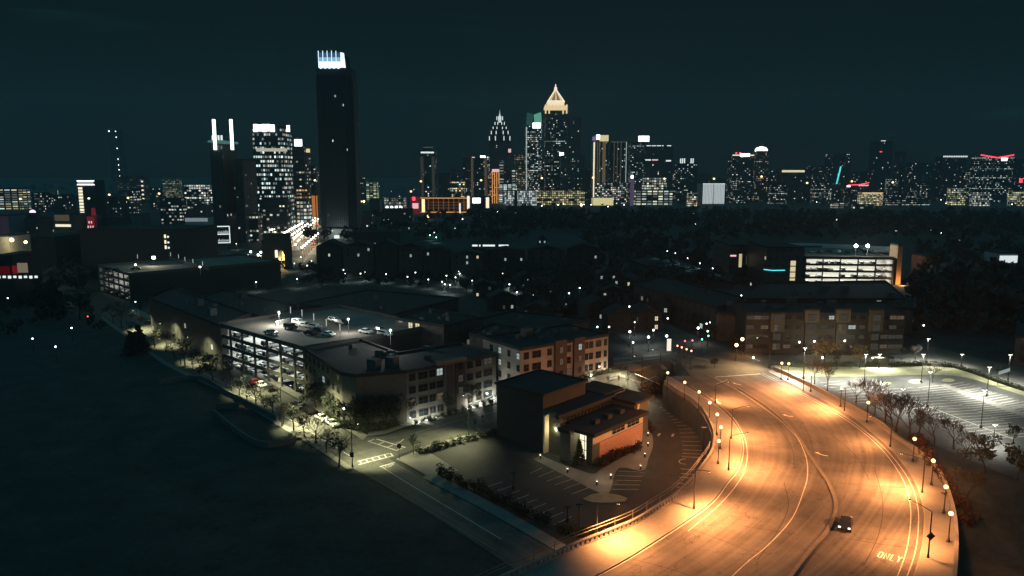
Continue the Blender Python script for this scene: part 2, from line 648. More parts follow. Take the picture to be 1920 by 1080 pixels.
RC = [(1700, 1115), (1715, 1077), (1728, 1030), (1733, 985), (1731, 952), (1721, 917), (1704, 885), (1674, 847), (1640, 815), (1590, 777), (1514, 736), (1440, 698)]
RP = [(1786, 1115), (1790, 1079), (1792, 1045), (1792, 1005), (1787, 965), (1772, 915), (1752, 880), (1715, 848), (1679, 824), (1650, 800), (1610, 775), (1570, 754), (1525, 729), (1482, 708), (1448, 693)]
cLP, cLC, cMD, cRC, cRP = (curve(c, NB) for c in (LP, LC, MD, RC, RP))
b = MB()
b.ribbon(cLC, cRC, 0, 14)
tag(b.build('road', M['road']), kind='structure')
UP = Vector((0, 0, .16))
for nm, a, c in (('sidewalk_left', cLP, cLC), ('sidewalk_right', cRC, cRP)):
    b = MB()
    a2, c2 = [p + UP for p in a], [p + UP for p in c]
    b.ribbon(a2, c2, 0, 3)
    for e in (a2, c2):
        b.wall(e, .18, DZ - .3, DZ + .163 if e is a2 else DZ + .164, 1)
    tag(b.build(nm, [M['walk'], M['conc']]), kind='structure')
b = MB()
b.wall(cMD, .55, DZ - .1, DZ + .17, 0)
tag(b.build('median_kerb', pmat('worn_kerb', (.13, .12, .11), var=.35, scale=.8)), kind='structure')
# slab under the road: spans the street at the near end, fill further on
b = MB()
near = [i for i in range(NB) if cLP[i].y < 116]
b.ribbon([p - Vector((0, 0, 1.2)) for p in (cLP[i] for i in near)], [p - Vector((0, 0, 1.2)) for p in (cRP[i] for i in near)], 0, 2)
for cc in (cLP, cRP):
    b.wall([cc[i] for i in near], .5, DZ - 1.2, DZ + .1, 0)
tag(b.build('bridge_deck', M['wallc']), kind='structure')

mk = MB()
for c, wd in ((LC, .0), (LI, .14), (MA, .15), (RI, .14), (RO, .14)):
    if wd:
        mk.line(curve(c, 110), wd, 0, .012)
mk.line([p + (cRC[i] - p).normalized() * .45 for i, p in enumerate(cLC)], .16, 0, .012)


def pline(pts, wd, z=DZ, lift=.012, m=0, bld=None):
    (bld or mk).line([P(u, v, z) for u, v in pts], wd, m, lift)


for pts, wd in (([(1342, 707), (1425, 701)], .5), ([(1290, 667), (1330, 676)], .3), ([(1398, 667), (1425, 677)], .3), ([(1150, 674), (1234, 665)], .35), ([(1152, 682), (1238, 671)], .35),
                ([(1190, 700), (1236, 720)], .18), ([(1344, 720), (1364, 712)], .2)):
    pline(pts, wd)


def arrow(tail, head, ln, wd=.22, z=DZ, side=1):
    """turn arrow: shaft from tail to head with a barbed head"""
    a, c = P(*tail, z), P(*head, z)
    d = (c - a).normalized()
    n = Vector((-d.y, d.x, 0)) * side
    mid = a.lerp(c, .55) + n * ln * .14
    mk.line(crm([a, mid, c], 8), wd, 2, .012)
    tip, up = c + d * ln * .30, Vector((0, 0, .014))
    w2 = Vector((-d.y, d.x, 0)) * ln * .17
    q = [c + w2 + up, tip + up, c - w2 + up]
    if (q[1] - q[0]).cross(q[2] - q[0]).z < 0:
        q = q[::-1]
    mk.face(q, 2)


arrow((1487, 781), (1473, 778.5), 2.4)
arrow((1552, 855), (1534, 849.5), 2.2)
arrow((1390, 721), (1378, 719), 2.2)
arrow((1352, 757), (1344, 750), 2.0)
# lettering in the lane
STROKES = {'O': [[(.1, .1), (.1, .9), (.5, 1), (.9, .9), (.9, .1), (.5, 0), (.1, .1)]], 'N': [[(.1, 0), (.1, 1), (.9, 0), (.9, 1)]],
           'L': [[(.15, 1), (.15, 0), (.9, 0)]], 'Y': [[(.05, 1), (.5, .5), (.95, 1)], [(.5, .5), (.5, 0)]],
           'S': [[(.9, .85), (.5, 1), (.1, .8), (.9, .25), (.5, 0), (.1, .15)]], 'T': [[(0, 1), (1, 1)], [(.5, 1), (.5, 0)]], 'P': [[(.1, 0), (.1, 1), (.9, .9), (.9, .55), (.1, .5)]]}


def words(txt, bl, br, tl, z, wd, bld, m=0):
    """letters painted on the road: baseline bl-br, top tl (photo pixels)"""
    o, e, t = P(*bl, z), P(*br, z), P(*tl, z)
    ux, uy = (e - o) / (len(txt) * 1.42 - .42), t - o
    for i, ch in enumerate(txt):
        for st in STROKES[ch]:
            bld.line([o + ux * (i * 1.42 + x) + uy * y for x, y in st], wd, m, .013)


words('ONLY', (1644, 1044), (1687, 1055), (1650, 1034), DZ, .17, mk, 2)
for pts in ([(1297, 992), (1345, 1010), (1402, 1032)], [(1392, 986), (1440, 994), (1490, 1001)], [(1185, 1048), (1260, 1068), (1330, 1092)], [(1570, 905), (1640, 912), (1700, 914)], [(1400, 830), (1450, 838), (1505, 836)],
            [(1590, 1010), (1650, 1020), (1716, 1028)], [(1470, 905), (1478, 950), (1455, 1000), (1420, 1050)], [(1640, 880), (1655, 940), (1648, 1000), (1620, 1060)], [(1540, 800), (1600, 850), (1630, 900)], [(1430, 770), (1480, 830), (1490, 880)]):
    mk.line(crm([P(u, v, DZ) for u, v in pts], 20), .09, 1, .008)
tag(mk.build('road_markings', [M['paint'], pmat('tar_seam', (.02, .019, .018), var=.2), M['fresh']]), kind='structure')

# ---- streets and ground sheets on the plateau
sheet('road_crossing', [(1150, 706), (1200, 719), (1246, 718), (1340, 713), (1446, 701)], [(1150, 672), (1195, 655), (1290, 643), (1390, 656), (1446, 668)], M['street'], .085, 6)
sheet('road_uphill', [(1192, 657), (1165, 634), (1120, 606)], [(1345, 650), (1275, 618), (1225, 600)], M['street'], .07, 4)
sheet('road_east', [(1440, 684), (1600, 683), (1720, 683), (1785, 685), (1850, 706), (1940, 738)], [(1440, 666), (1600, 667), (1705, 664), (1740, 650), (1820, 668), (1940, 695)], M['street'], .07, 4)
sheet('lawn_north', [(1446, 690), (1500, 708), (1640, 706), (1710, 703), (1780, 704), (1824, 711), (1872, 727), (1940, 749)], [(1446, 685), (1500, 686), (1640, 686), (1710, 686), (1780, 688), (1830, 701), (1885, 720), (1940, 739)], M['lawn'], .05, 3)
sheet('parking_lot_east', [(1500, 709), (1580, 749), (1640, 779), (1700, 811), (1770, 843), (1850, 876), (1930, 910), (2010, 945)], [(1510, 706), (1640, 706), (1710, 703), (1780, 704), (1824, 711), (1872, 727), (1940, 749), (2010, 775)], M['lot'], .06, 8)
# ---- low street and its continuation
sheet('road_south', [(190, 590), (212, 607), (232, 622), (272, 650), (325, 685), (430, 734), (520, 787), (600, 836), (660, 877), (750, 930), (860, 998), (985, 1082)],
      [(215, 572), (240, 585), (275, 600), (320, 628), (380, 664), (450, 694), (530, 735), (600, 777), (680, 830), (790, 896), (910, 960), (1050, 1040)], M['street'], .05, 5, 60)
sheet('road_cross', [(690, 872), (740, 858), (780, 842), (872, 817), (940, 799), (1030, 762), (1110, 727), (1165, 707)], [(668, 822), (718, 818), (770, 802), (850, 779), (930, 759), (1010, 733), (1075, 716), (1160, 686)], M['street'], .075, 5, 50)
sheet('sidewalk_south', [(792, 896), (910, 958), (1050, 1038)], [(808, 886), (935, 950), (1070, 1028)], M['walk'], .1, 1)
sheet('sidewalk_cross', [(780, 842), (872, 817), (940, 799), (1030, 762), (1110, 727)], [(800, 850), (890, 824), (950, 807), (1040, 770), (1118, 734)], M['walk'], .15, 1)
sheet('sidewalk_corner', [(742, 862), (760, 870), (800, 893)], [(790, 843), (815, 855), (860, 884)], M['walk'], .14, 2)
sheet('sidewalk_north', [(690, 818), (720, 815), (770, 799), (850, 776), (930, 756), (1010, 731), (1075, 714), (1140, 691)], [(690, 811), (722, 806), (770, 792), (850, 770), (930, 750), (1010, 725), (1075, 709), (1140, 687)], M['walk'], .15, 1)
sheet('sidewalk_garage', [(240, 583), (275, 598), (380, 661), (450, 691), (530, 732), (600, 774), (680, 826)], [(250, 578), (285, 593), (390, 656), (460, 686), (540, 726), (612, 768), (690, 817)], M['walk'], .14, 1)
sheet('sidewalk_field', [(190, 596), (205, 610), (265, 653), (315, 688), (420, 738), (510, 792), (590, 840), (655, 884)], [(190, 592), (212, 608), (272, 651), (325, 686), (430, 735), (520, 788), (600, 837), (662, 878)], M['walk'], .14, 1)

sm = MB()


def gline(pts, wd, m=0, lift=.10, n=14):
    sm.line(gcurve(pts, n, lift), wd, m)


gline([(660, 858), (575, 806), (470, 744), (360, 690)], .16)
gline([(716, 876), (760, 904), (830, 946), (940, 1012)], .2)
gline([(712, 876), (740, 868)], .45)
gline([(708, 872), (700, 862)], .01)
gline([(690, 828), (745, 846)], .3, 0, .11)
gline([(706, 824), (760, 840)], .45, 0, .11)
gline([(672, 872), (735, 856)], .25, 0, .11)
gline([(670, 866), (730, 851)], .25, 0, .11)
for k in range(6):
    t = k / 5
    u, v = 674 + 58 * t, 866 - 14.5 * t
    gline([(u, v - 1), (u + 5, v + 5)], .3, 0, .112, 4)
for k in range(4):
    t = k / 3
    u, v = 692 + 52 * t, 828 + 17 * t
    gline([(u, v), (u + 10, v - 3.5)], .3, 0, .112, 4)
gline([(680, 884), (730, 915), (810, 962), (930, 1034)], .14, 1)
gline([(770, 815), (850, 792), (930, 772)], .12, 0, .12)
gline([(742, 832), (750, 830), (757, 824)], .3, 0, .12, 6)
words('STOP', (719, 879), (735, 876), (724, 873), .0, .12, sm)
for vtx in range(len(sm.v)):
    x, y, z = sm.v[vtx]
    sm.v[vtx] = (x, y, max(z, hz(x, y) + .09))
tag(sm.build('street_markings', [M['paint'], M['yellow']]), kind='structure')

# ---- parking lot of the bank
sheet('parking_lot_west', [(770, 862), (850, 902), (910, 935), (990, 985), (1052, 1022), (1085, 1022)], [(935, 812), (1000, 850), (1060, 888), (1110, 925), (1150, 952), (1180, 980)], M['lot_unlit'], .05, 4)
sheet('parking_lot_wall', [(1125, 934), (1172, 934), (1200, 915), (1220, 885), (1226, 850), (1220, 810), (1212, 770), (1210, 752)], [(1150, 985), (1200, 972), (1250, 938), (1290, 905), (1318, 868), (1322, 830), (1300, 785), (1262, 752)], M['lot_unlit'], .045, 5, 50)
lm = MB()


def lline(a, c, wd=.13, lift=.075):
    lm.line([G(*a, lift), G(*c, lift)], wd)


for k in range(9):
    t = k / 8
    lline((911 + 128 * t, 914 + 70 * t), (943 + 129 * t, 904 + 65 * t))
for s_, e_ in (((994, 888), (1016, 878)), ((1009, 895), (1039, 883)), ((1025, 903), (1055, 892)), ((1040, 910), (1072, 899)), ((1056, 918), (1089, 906)), ((1072, 927), (1106, 914))):
    lline(s_, e_)
zz = [(1410, 372), (1430, 395), (1345, 420), (1370, 442), (1390, 465), (1415, 487), (1435, 510), (1455, 532), (1470, 556), (1485, 582), (1497, 610), (1505, 640), (1512, 672), (1518, 703), (1520, 735), (1518, 762), (1512, 787), (1505, 878), (1505, 912), (1495, 940), (1480, 985), (1475, 1015)]
for k, (x, y) in enumerate(zz[2:]):
    u, v = 900 + x / 4, 660 + y / 4
    lline((u, v), (u + 24 + min(k, 10) * 1.2, v - 5 + min(k, 12) * .55 + (2 if k > 14 else 0)))
for k in range(5):
    t = k / 4
    lline((1160 - 14 * t, 884 + 34 * t), (1206 - 8 * t, 886 + 32 * t))
for pts in ([(911, 914), (922, 925), (960, 948), (1010, 972), (1022, 976)], [(935, 916), (950, 926)]):
    pass
for cu, cv, ru, rv in ((1286, 866, 13, 5), ):
    lm.line([G(cu + ru * math.cos(a), cv + rv * math.sin(a), .075) for a in [k * PI / 8 + PI / 2 for k in range(9)]], .14)
for (u, v) in ((1236, 816), (1262, 817)):
    lm.line([G(u - 2, v + 2, .075), G(u + 1, v - 3, .075)], .5)
tag(lm.build('lot_markings_west', M['paint']), kind='structure')


def island(name, px, mat, h=.15, lab=None):
    pts = [G(u, v) for u, v in px]
    z0 = pts[0].z
    bb = MB()
    poly = [(p.x, p.y) for p in pts]
    ar = sum(a[0] * c[1] - c[0] * a[1] for a, c in zip(poly, poly[1:] + poly[:1]))
    bb.prism(poly if ar > 0 else poly[::-1], z0 - .1, z0 + h, 0, 1)
    return tag(bb.build(name, [M['conc'], mat]), kind='structure')


def oval(u, v, ru, rv, n=14):
    return [(u + ru * math.cos(2 * PI * k / n), v + rv * math.sin(2 * PI * k / n)) for k in range(n)]


island('kerb_island', [(1092, 937), (1110, 928), (1128, 925), (1160, 929), (1176, 935), (1172, 941), (1145, 944), (1110, 943)], M['lawn'])
island('kerb_strip', [(908, 918), (922, 930), (980, 964), (1035, 992), (1048, 992), (1020, 978), (962, 949), (926, 928), (912, 914)], M['bank'])
# plaza round the bank
sheet('plaza', [(1000, 862), (1060, 893), (1120, 923), (1142, 925), (1160, 879), (1205, 884), (1216, 860), (1224, 838), (1222, 815), (1210, 796)], [(1015, 855), (1045, 868), (1080, 880), (1112, 890), (1125, 882), (1150, 868), (1180, 850), (1195, 840), (1205, 830), (1204, 812)], M['walk'], .12, 3, 50)

# ---- stalls of the east lot
em = MB()


def eline(a, c, wd=.15, lift=.085):
    em.line([G(*a, lift), G(*c, lift)], wd)


for (d0, d1, n, lv, rv_) in (((1765, 722), (1935, 784), 18, (-46, 4), (40, -6)), ((1653, 729), (1900, 824), 20, (-30, 3), (54, -3))):
    for k in range(n):
        t = (k + .3) / n
        u, v = d0[0] + (d1[0] - d0[0]) * t, d0[1] + (d1[1] - d0[1]) * t
        g = 1 + .35 * t
        eline((u - 4, v), (u + lv[0] * g, v + lv[1] * g))
        eline((u + 4, v), (u + rv_[0] * g, v + rv_[1] * g))
    eline(d0, d1, .25)
for k in range(9):
    t = k / 8
    eline((1538 + 70 * t, 718 + 38 * t), (1575 + 75 * t, 715 + 38 * t))
for k in range(6):
    t = k / 5
    eline((1840 + 100 * t, 729 + 40 * t), (1812 + 100 * t, 733 + 42 * t))
tag(em.build('lot_markings_east', M['paint']), kind='structure')
for u, v, ru, rv_ in ((1717, 716, 14, 4), (1778, 714, 12, 3.5), (1657, 720, 15, 3)):
    island('kerb_island', oval(u, v, ru, rv_), M['lawn'])
bb = MB()
bb.ribbon(gcurve([(1764, 724), (1850, 757), (1935, 788)], 20, .11), gcurve([(1772, 720), (1858, 752), (1940, 782)], 20, .11))
tag(bb.build('path_lot', M['walk']), kind='structure')
# ================================================================ WALLS AND RAILINGS OF THE ROAD
def part(c, a, z):
    return [cLP[i] for i in range(NB) if a <= cLP[i].y <= z]


rw = thing('retaining_wall', 'tall dark curved concrete wall dropping from the lit road to the bank car park', 'wall')
b = MB()
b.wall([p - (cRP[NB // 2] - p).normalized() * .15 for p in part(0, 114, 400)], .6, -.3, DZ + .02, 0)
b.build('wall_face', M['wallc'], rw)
b = MB()
far = part(0, 131.5, 400)
b.wall(far, .3, DZ + .02, DZ + 1.0, 0)
b.build('parapet', M['conc'], rw)
b = MB()
b.wall(far, .42, DZ + 1.0, DZ + 1.12, 0)
b.build('coping', M['conc'], rw)

bs = thing('balustrade', 'low orange-lit concrete balustrade with narrow slots along the near side of the curved road', 'balustrade')
nearp = [p for p in cLP if p.y <= 133]
b = MB()
b.wall(nearp, .35, DZ + .02, DZ + .35, 0)
b.wall(nearp, .4, DZ + .95, DZ + 1.12, 0)
b.build('rail_beam', M['conc'], bs)
b = MB()
lens = crm(nearp, int(sum((q - p).length for p, q in zip(nearp, nearp[1:])) / .9))
for i, (p, q) in enumerate(zip(lens, lens[1:])):
    a = math.atan2(q.y - p.y, q.x - p.x)
    wdt = .52 if p.y < 121 else .86
    b.box(p.x, p.y, DZ + .35, wdt, .26, .6, a, 0)
b.build('infill', M['conc'], bs)
rl = thing('metal_railing', 'thin metal railing with spaced posts running outside the slotted balustrade', 'railing')
off = [p - (cRP[i] - p).normalized() * .75 for i, p in enumerate(cLP)]
off = [p for p in off if p.y < 136]
b = MB()
for h in (2.25, 1.75):
    b.pipe([p + Vector((0, 0, h)) for p in off], .06, 4)
b.build('top_rail', M['grey'], rl)
pm = MB()
pm.tube((0, 0, -.6), (0, 0, 2.3), .06, .06, 5)
pme = pm.mesh('post', M['grey'])
for p in crm(off, 18):
    o = bpy.data.objects.new('post', pme)
    COL.objects.link(o)
    o.parent, o.location = rl, p
rp = thing('roadside_parapet', 'low concrete parapet along the outer edge of the curved road beside the bare trees', 'wall')
b = MB()
b.wall(cRP, .35, DZ - 1.1, DZ + .95, 0)
b.build('wall_face', M['conc'], rp)
b = MB()
b.wall(cRP, .48, DZ + .95, DZ + 1.1, 0)
b.build('coping', M['conc'], rp)

# ================================================================ LAMPS
def proto_globe():
    t = thing('globe_lamp', 'p', 'street lamp')
    b = MB()
    b.lathe((0, 0, 0), [(.26, 0), (.26, .25), (.12, .6), (.09, .9), (.06, 3.7), (.13, 3.8), (.16, 3.95)], 8)
    b.build('post', M['pole'], t)
    b = MB()
    b.ball((0, 0, 4.3), .33, 0, 10, 8)
    b.build('globe', M['globe'], t)
    return t


gl = Once(proto_globe())
LG = [(1252, 699), (1284, 717), (1311, 735), (1331, 755), (1345, 777), (1352, 801), (1348, 827)]
for i, (u, v) in enumerate(LG):
    p = P(u, v, DZ + 4.45)
    o = gl.put((p.x, p.y, DZ + .16), 0, f'glowing globe street lamp on the inner kerb, {ORD[i + 1]} of seven counting from the road crossing', 'globe lamps along the curved road')
    lamp('bulb', (0, 0, 4.9), 1700 if i < 3 else 5000, ORANGE, o, .3)
RG = [(1466, 681), (1479, 682), (1522, 702), (1578, 728), (1628, 755), (1715, 823), (1750, 864), (1774, 913), (1783, 963)]
for i, (u, v) in enumerate(RG):
    p = P(u, v, DZ + 4.45)
    o = gl.put((p.x, p.y, DZ + .16), 0, f'glowing globe street lamp by the outer parapet, {ORD[i + 1]} of nine counting from the road crossing', 'globe lamps along the curved road')
    lamp('bulb', (0, 0, 4.9), 3400 if i > 1 else 1700, ORANGE, o, .3)
gl.drop()


def cobra(base, top, head, label, group, power, col, z=DZ, mat=None, base_z=None, spread=164, lens=None, blend=.9, curved=False, tilt=.52):
    """arm lamp: the pole stands at base, its arm reaches to the head (photo pixels of the three)"""
    p = P(*base, z) if base_z is None else Vector(base_z)
    ht = zat(p, top[1]) - p.z
    hd = P(*head, p.z + ht + .4)
    d = Vector((hd.x - p.x, hd.y - p.y, 0))
    t = thing('street_lamp', label, 'street lamp', p, math.atan2(d.y, d.x), group)
    L = d.length
    b = MB()
    b.tube((0, 0, 0), (0, 0, .5), .2, .16, 8)
    b.tube((0, 0, .5), (0, 0, ht), .12, .07, 8)
    b.build('pole', mat or M['pole'], t)
    b = MB()
    if curved:
        b.pipe([Vector((L * (1 - math.cos(a)), 0, ht - .3 + .9 * math.sin(a))) for a in [PI / 2 * k / 6 for k in range(7)]], .05, 5)
    else:
        b.pipe([Vector((0, 0, ht - .05)), Vector((L * .55, 0, ht + .32)), Vector((L, 0, ht + .42))], .05, 5)
    b.build('arm', mat or M['pole'], t)
    b = MB()
    hz_ = ht + (.42 if not curved else .58)
    b.lathe((L, 0, hz_ - .10), [(0, 0), (.16, .02), (.2, .08), (.13, .18), (0, .2)], 8)
    o = b.build('lamp_head', mat or M['pole'], t)
    o.scale = (1, 1, 1)
    b = MB()
    b.face([(L - .16, -.1, hz_ - .105), (L - .16, .1, hz_ - .105), (L + .16, .1, hz_ - .105), (L + .16, -.1, hz_ - .105)])
    b.build('lens', lens or M['head_orange'], o)
    if power:
        lamp('bulb', (L, 0, hz_ - .2), power, col, t, .2, 'SPOT', (math.radians(spread), blend), (0, -tilt, 0))
    return t


GC = 'arm lamps over the curved road'
KP = 36000
for base, top, head, lab, pw in (
        ((1366, 882), (1368, 817), (1402, 812), 'tall arm lamp on the inner sidewalk where the road bends most', 1.0),
        ((1371, 823), (1375, 767), (1404, 761), 'tall arm lamp between the fifth and sixth globe lamps of the inner kerb', .7),
        ((1341, 756), (1342, 722), (1366, 716), 'short-looking arm lamp beside the stop line near the road crossing', .4),
        ((1301, 955), (1303, 881), (1330, 884), 'arm lamp at the end of the solid parapet above the bank car park', 1.25),
        ((1119, 1006), (1119, 943), (1160, 944), 'pale tall pole standing at the slotted balustrade near the lawn island', .9),
        ((1740, 1046), (1750, 959), (1706, 937), 'arm lamp with a diamond sign on its pole beside the outer parapet', .72),
        ((1729, 924), (1735, 862), (1690, 850), 'arm lamp on the outer sidewalk between two globe lamps uphill of the diamond sign', 1.15),
        ((1669, 838), (1671, 790), (1632, 780), 'arm lamp on the outer sidewalk beside the dense bare trees', .35),
        ((1583, 771), (1584, 728), (1548, 722), 'arm lamp on the outer sidewalk close to the east parking lot corner', .95),
        ((1506, 733), (1508, 690), (1478, 686), 'farthest arm lamp of the outer sidewalk near the lawn', .9)):
    cobra(base, top, head, lab, GC, KP * pw, ORANGE, DZ + .1, M['grey'] if base[0] == 1119 else None, None, 152 if base[0] != 1119 else 166, None, .7, False, .42)

# diamond sign on its own pole strap
p = P(1744, 1006.5, DZ + 3.0)
t = thing('road_sign', 'dark diamond-shaped road sign on the lamp pole by the outer parapet', 'road sign', (p.x - .05, p.y - .2, DZ + 3.2))
b = MB()
b.prism([(-.62, 0), (0, -.62), (.62, 0), (0, .62)], 0, .03)
o = b.build('plate', M['pole'], t)
o.rotation_euler = (PI / 2, 0, 0)
b = MB()
b.box(0, .1, -.1, .1, .16, .2)
b.build('bracket', M['grey'], t)

GS = 'dark arm lamps along the low street'
for base, top, head, lab, pw in (
        ((661, 877), (660, 803), (671, 794), 'tall dark lamp pole with a small box at the corner of the crosswalks', .45),
        ((529, 800), (528, 726), (545, 722), 'tall dark lamp pole opposite the purple car', 1.25),
        ((434, 741), (430, 672), (447, 668), 'tall dark lamp pole opposite the open parking garage front', .8),
        ((339, 683), (339, 636), (352, 632), 'tall dark lamp pole across from the white delivery van', .4),
        ((290, 652), (290, 610), (300, 606), 'dark lamp pole beside the row of parked dark cars on the low street', .5),
        ((238, 622), (239, 585), (250, 582), 'farthest dark lamp pole of the low street beside the second garage', .7)):
    g = G(*base)
    cobra(base, top, head, lab, GS, 40000 * pw, GREENISH, 0, None, g, 120, M['head_white'])
g = G(879, 817)
cobra((879, 817), (879, 742), (869, 742), 'dark lamp pole with a curved arm on the grass facing the lit apartment front', 'curved arm lamps on the cross street', 17000, GREENISH, 0, None, g, 120, M['head_white'], .9, True)
g = G(1203, 722)
cobra((1203, 722), (1204, 668), (1190, 668), 'slim dark lamp pole on the corner lawn at the road crossing', 'curved arm lamps on the cross street', 26000, WARM, 0, None, g, 120, M['head_white'], .9, True)
g = G(1237, 721)
t = cobra((1237, 721), (1238, 658), (1224, 656), 'taller dark pole at the corner where the retaining wall begins', 'curved arm lamps on the cross street', 2000, ORANGE, 0, None, g, 120, M['head_white'], .9, True)
g = G(1442, 690)
cobra((1442, 690), (1443, 636), (1420, 634), 'dark lamp pole at the far end of the outer parapet by two paired globes', 'curved arm lamps on the cross street', 20000, (1, .62, .28), 0, None, g, 120, M['head_white'], .9, True)


def lot_lamp(base, top, lab, pw, grp='white lamp poles round the east parking lot'):
    p = G(*base)
    ht = zat(p, top[1]) - p.z
    t = thing('lot_lamp', lab, 'lamp post', p, 0, grp)
    b = MB()
    b.lathe((0, 0, 0), [(.3, 0), (.3, .7), (.1, .72), (.07, ht)], 8)
    b.build('pole', M['pole'], t)
    b = MB()
    b.box(0, 0, ht, 1.1, .26, .12)
    hd = b.build('lamp_head', M['pole'], t)
    b = MB()
    for s in (-1, 1):
        b.box(s * .36, 0, ht - .05, .26, .2, .04)
    b.lathe((0, 0, ht - .42), [(.05, 0), (.10, .2), (.07, .36)], 6)
    b.build('lens', M['head_white'] if pw else M['glass'], hd)
    if pw:
        lamp('bulb', (0, 0, ht - .35), pw, (1.0, .99, .82), t, .3, 'SPOT', (math.radians(160), .9))


KL = 9500
for base, top, lab, pw in (
        ((1839, 803), (1845, 731), 'tall dark lot lamp on a thick base, nearest standing on the lit stalls', 1.2),
        ((1739, 764), (1742, 697), 'tall lot lamp beside the bare tree row, left of the lit stalls', 1.1),
        ((1850, 744), (1854, 688), 'lot lamp at the kerb between the lot and the bright verge', 2.8),
        ((1727, 718), (1731, 664), 'lot lamp right of the small bare tree in the lot island', 2.6),
        ((1889, 720), (1894, 665), 'lot lamp on the dark verge beside the pale banner', 1.6),
        ((1737, 682), (1740, 635), 'lot lamp on the teal far side of the east road', 2.0),
        ((1620, 719), (1623, 664), 'lot lamp on the lawn corner left of the bus shelter', 5.2),
        ((1506, 711), (1508, 652), 'lot lamp behind the outer parapet near the leafy lit tree', 4.5),
        ((1648, 690), (1650, 664), 'short lot lamp just left of the bus shelter', 2.2),
        ((1690, 768), (1692, 729), 'lot lamp half hidden in the bare tree row', .6),
        ((1862, 838), (1864, 796), 'lot lamp beside the dark evergreen in the near corner of the lot', .7),
        ((1802, 688), (1803, 664), 'dim lamp on the verge between road and lot', .3)):
    lot_lamp(base, top, lab, KL * pw)
t = None
for base, top, lab, pw in (((963, 918), (963, 887), 'unlit-looking dark pole between the two stall rows of the bank car park', 0),
                           ((1064, 979), (1063, 950), 'dark lamp pole at the lower end of the bank car park', 0),
                           ((1085, 1006), (1084, 946), 'dark lamp pole by the lower corner of the bank car park', 0),
                           ((1318, 868), (1317, 802), 'lamp pole standing against the curved retaining wall', 0),
                           ((1264, 745), (1263, 716), 'small pole at the upper end of the stalls under the wall', 0)):
    lot_lamp(base, top, lab, pw, 'lamp poles of the bank car park')

# bollard lights round the bank
def proto_bollard():
    t = thing('bollard_light', 'p', 'bollard light')
    b = MB()
    b.lathe((0, 0, 0), [(.16, 0), (.16, .75)], 8)
    b.build('post', M['pole'], t)
    b = MB()
    b.lathe((0, 0, .75), [(.15, 0), (.15, .2)], 8)
    b.build('lens', emis('bollard_lens', (1, .85, .55), 2.2), t)
    b = MB()
    b.lathe((0, 0, .95), [(.2, 0), (.22, .08), (0, .16)], 8)
    b.build('cap', M['pole'], t)
    return t


bo = Once(proto_bollard())
for k, (u, v) in enumerate(((1013, 861), (1064, 887), (1119, 911), (1145, 899), (1201, 881), (1209, 858), (1215, 838), (1215, 819))):
    g = G(u, v, .1)
    o = bo.put(g, 0, f'small glowing bollard light on the bank plaza, {ORD[k + 1]} round from the lit entrance', 'bollard lights on the bank plaza')
    lamp('bulb', (0, 0, 1.25), 80 if k != 3 else 150, (1, .72, .42), o, .1)
bo.drop()

# ================================================================ THE BANK
M['brick'] = pmat('tan_brick', (.50, .27, .19), var=.3, scale=1.5, fine=5)
M['cream'] = pmat('cream_panel', (.50, .42, .30), var=.14, scale=.6)
M['stucco'] = pmat('grey_green_stucco', (.095, .095, .08), var=.25, scale=.4)
M['darkwall'] = pmat('dark_stone_wall', (.035, .038, .038), var=.3, scale=.5)
M['litglass'] = emis('lit_glass', (1.0, .95, .62), 1.1)
M['frame'] = pmat('window_frame', (.05, .048, .045), var=.1)
M['whitetrim'] = pmat('white_trim', (.5, .5, .47), var=.1)
bk = thing('bank_building', 'flat-roofed bank with a tan brick side, stepped dark roofs and a lit glass entrance', 'building', (16.23, 144.49, 0), math.radians(47.81))


def bbox(bl, a0, a1, b0, b1, z0, z1, m=0, mt=None):
    bl.prism([(a0, b0), (a1, b0), (a1, b1), (a0, b1)], z0, z1, m, mt, True)


b = MB()
bbox(b, 0, 15, 13, 26.5, 0, 12, 0, 1)
o = b.build('tall_block', [M['darkwall'], M['roof']], bk)
b = MB()
b.wall([Vector(p) for p in ((-.25, 12.75, 0), (15.25, 12.75, 0), (15.25, 26.75, 0), (-.25, 26.75, 0), (-.25, 12.75, 0))], .5, 11.9, 12.35)
b.build('parapet', M['roof'], o)
b = MB()
bbox(b, -.2, 24, 8.2, 12.98, 0, 9, 0, 1)
bbox(b, 15.02, 24, 13, 17, 0, 8.98, 0, 1)
bbox(b, 18.6, 24.5, 2.2, 8.18, 0, 8.2, 0, 1)
o = b.build('middle_block', [M['stucco'], M['roof']], bk)
b = MB()
bbox(b, -1.6, 19, 7.4, 8.15, 8.3, 9.15, 0)
bbox(b, 17.5, 25.4, 1.2, 8.9, 8.21, 8.75, 0)
bbox(b, 17, 24.6, 9, 17.6, 9.01, 9.3, 0)
b.build('roof_edge', M['roof'], o)
b = MB()
for k in range(14):
    bbox(b, 1 + k * 1.22, 1.9 + k * 1.22, 7.32, 7.38, 7.35, 8.1, 0)
b.build('clerestory_window', M['glass'], o)
b = MB()
bbox(b, 2.6, 18.2, .02, 8.18, 0, 6.2, 0)
bbox(b, 0, 2.58, 0, 1.5, 0, 6.2, 1)
bbox(b, -2, 2.58, 4.1, 6.8, 0, 6.19, 1)
b.build('low_block', [M['brick'], M['stucco']], bk)
b = MB()
bbox(b, .02, 18.35, -.12, .0, 4.35, 6.2, 0)
bbox(b, 18.22, 18.6, -.1, 2.2, 0, 6.2, 0)
b.build('cream_band', M['cream'], bk)
b = MB()
bbox(b, .02, 18.3, -.2, -.121, 4.2, 4.35, 0)
b.build('string_course', M['conc'], bk)
o = MB()
bbox(o, -.9, 19.3, -1.1, 6.85, 6.21, 6.95, 0)
bbox(o, -2.7, -.9, 3.8, 7.0, 6.21, 6.9, 0)
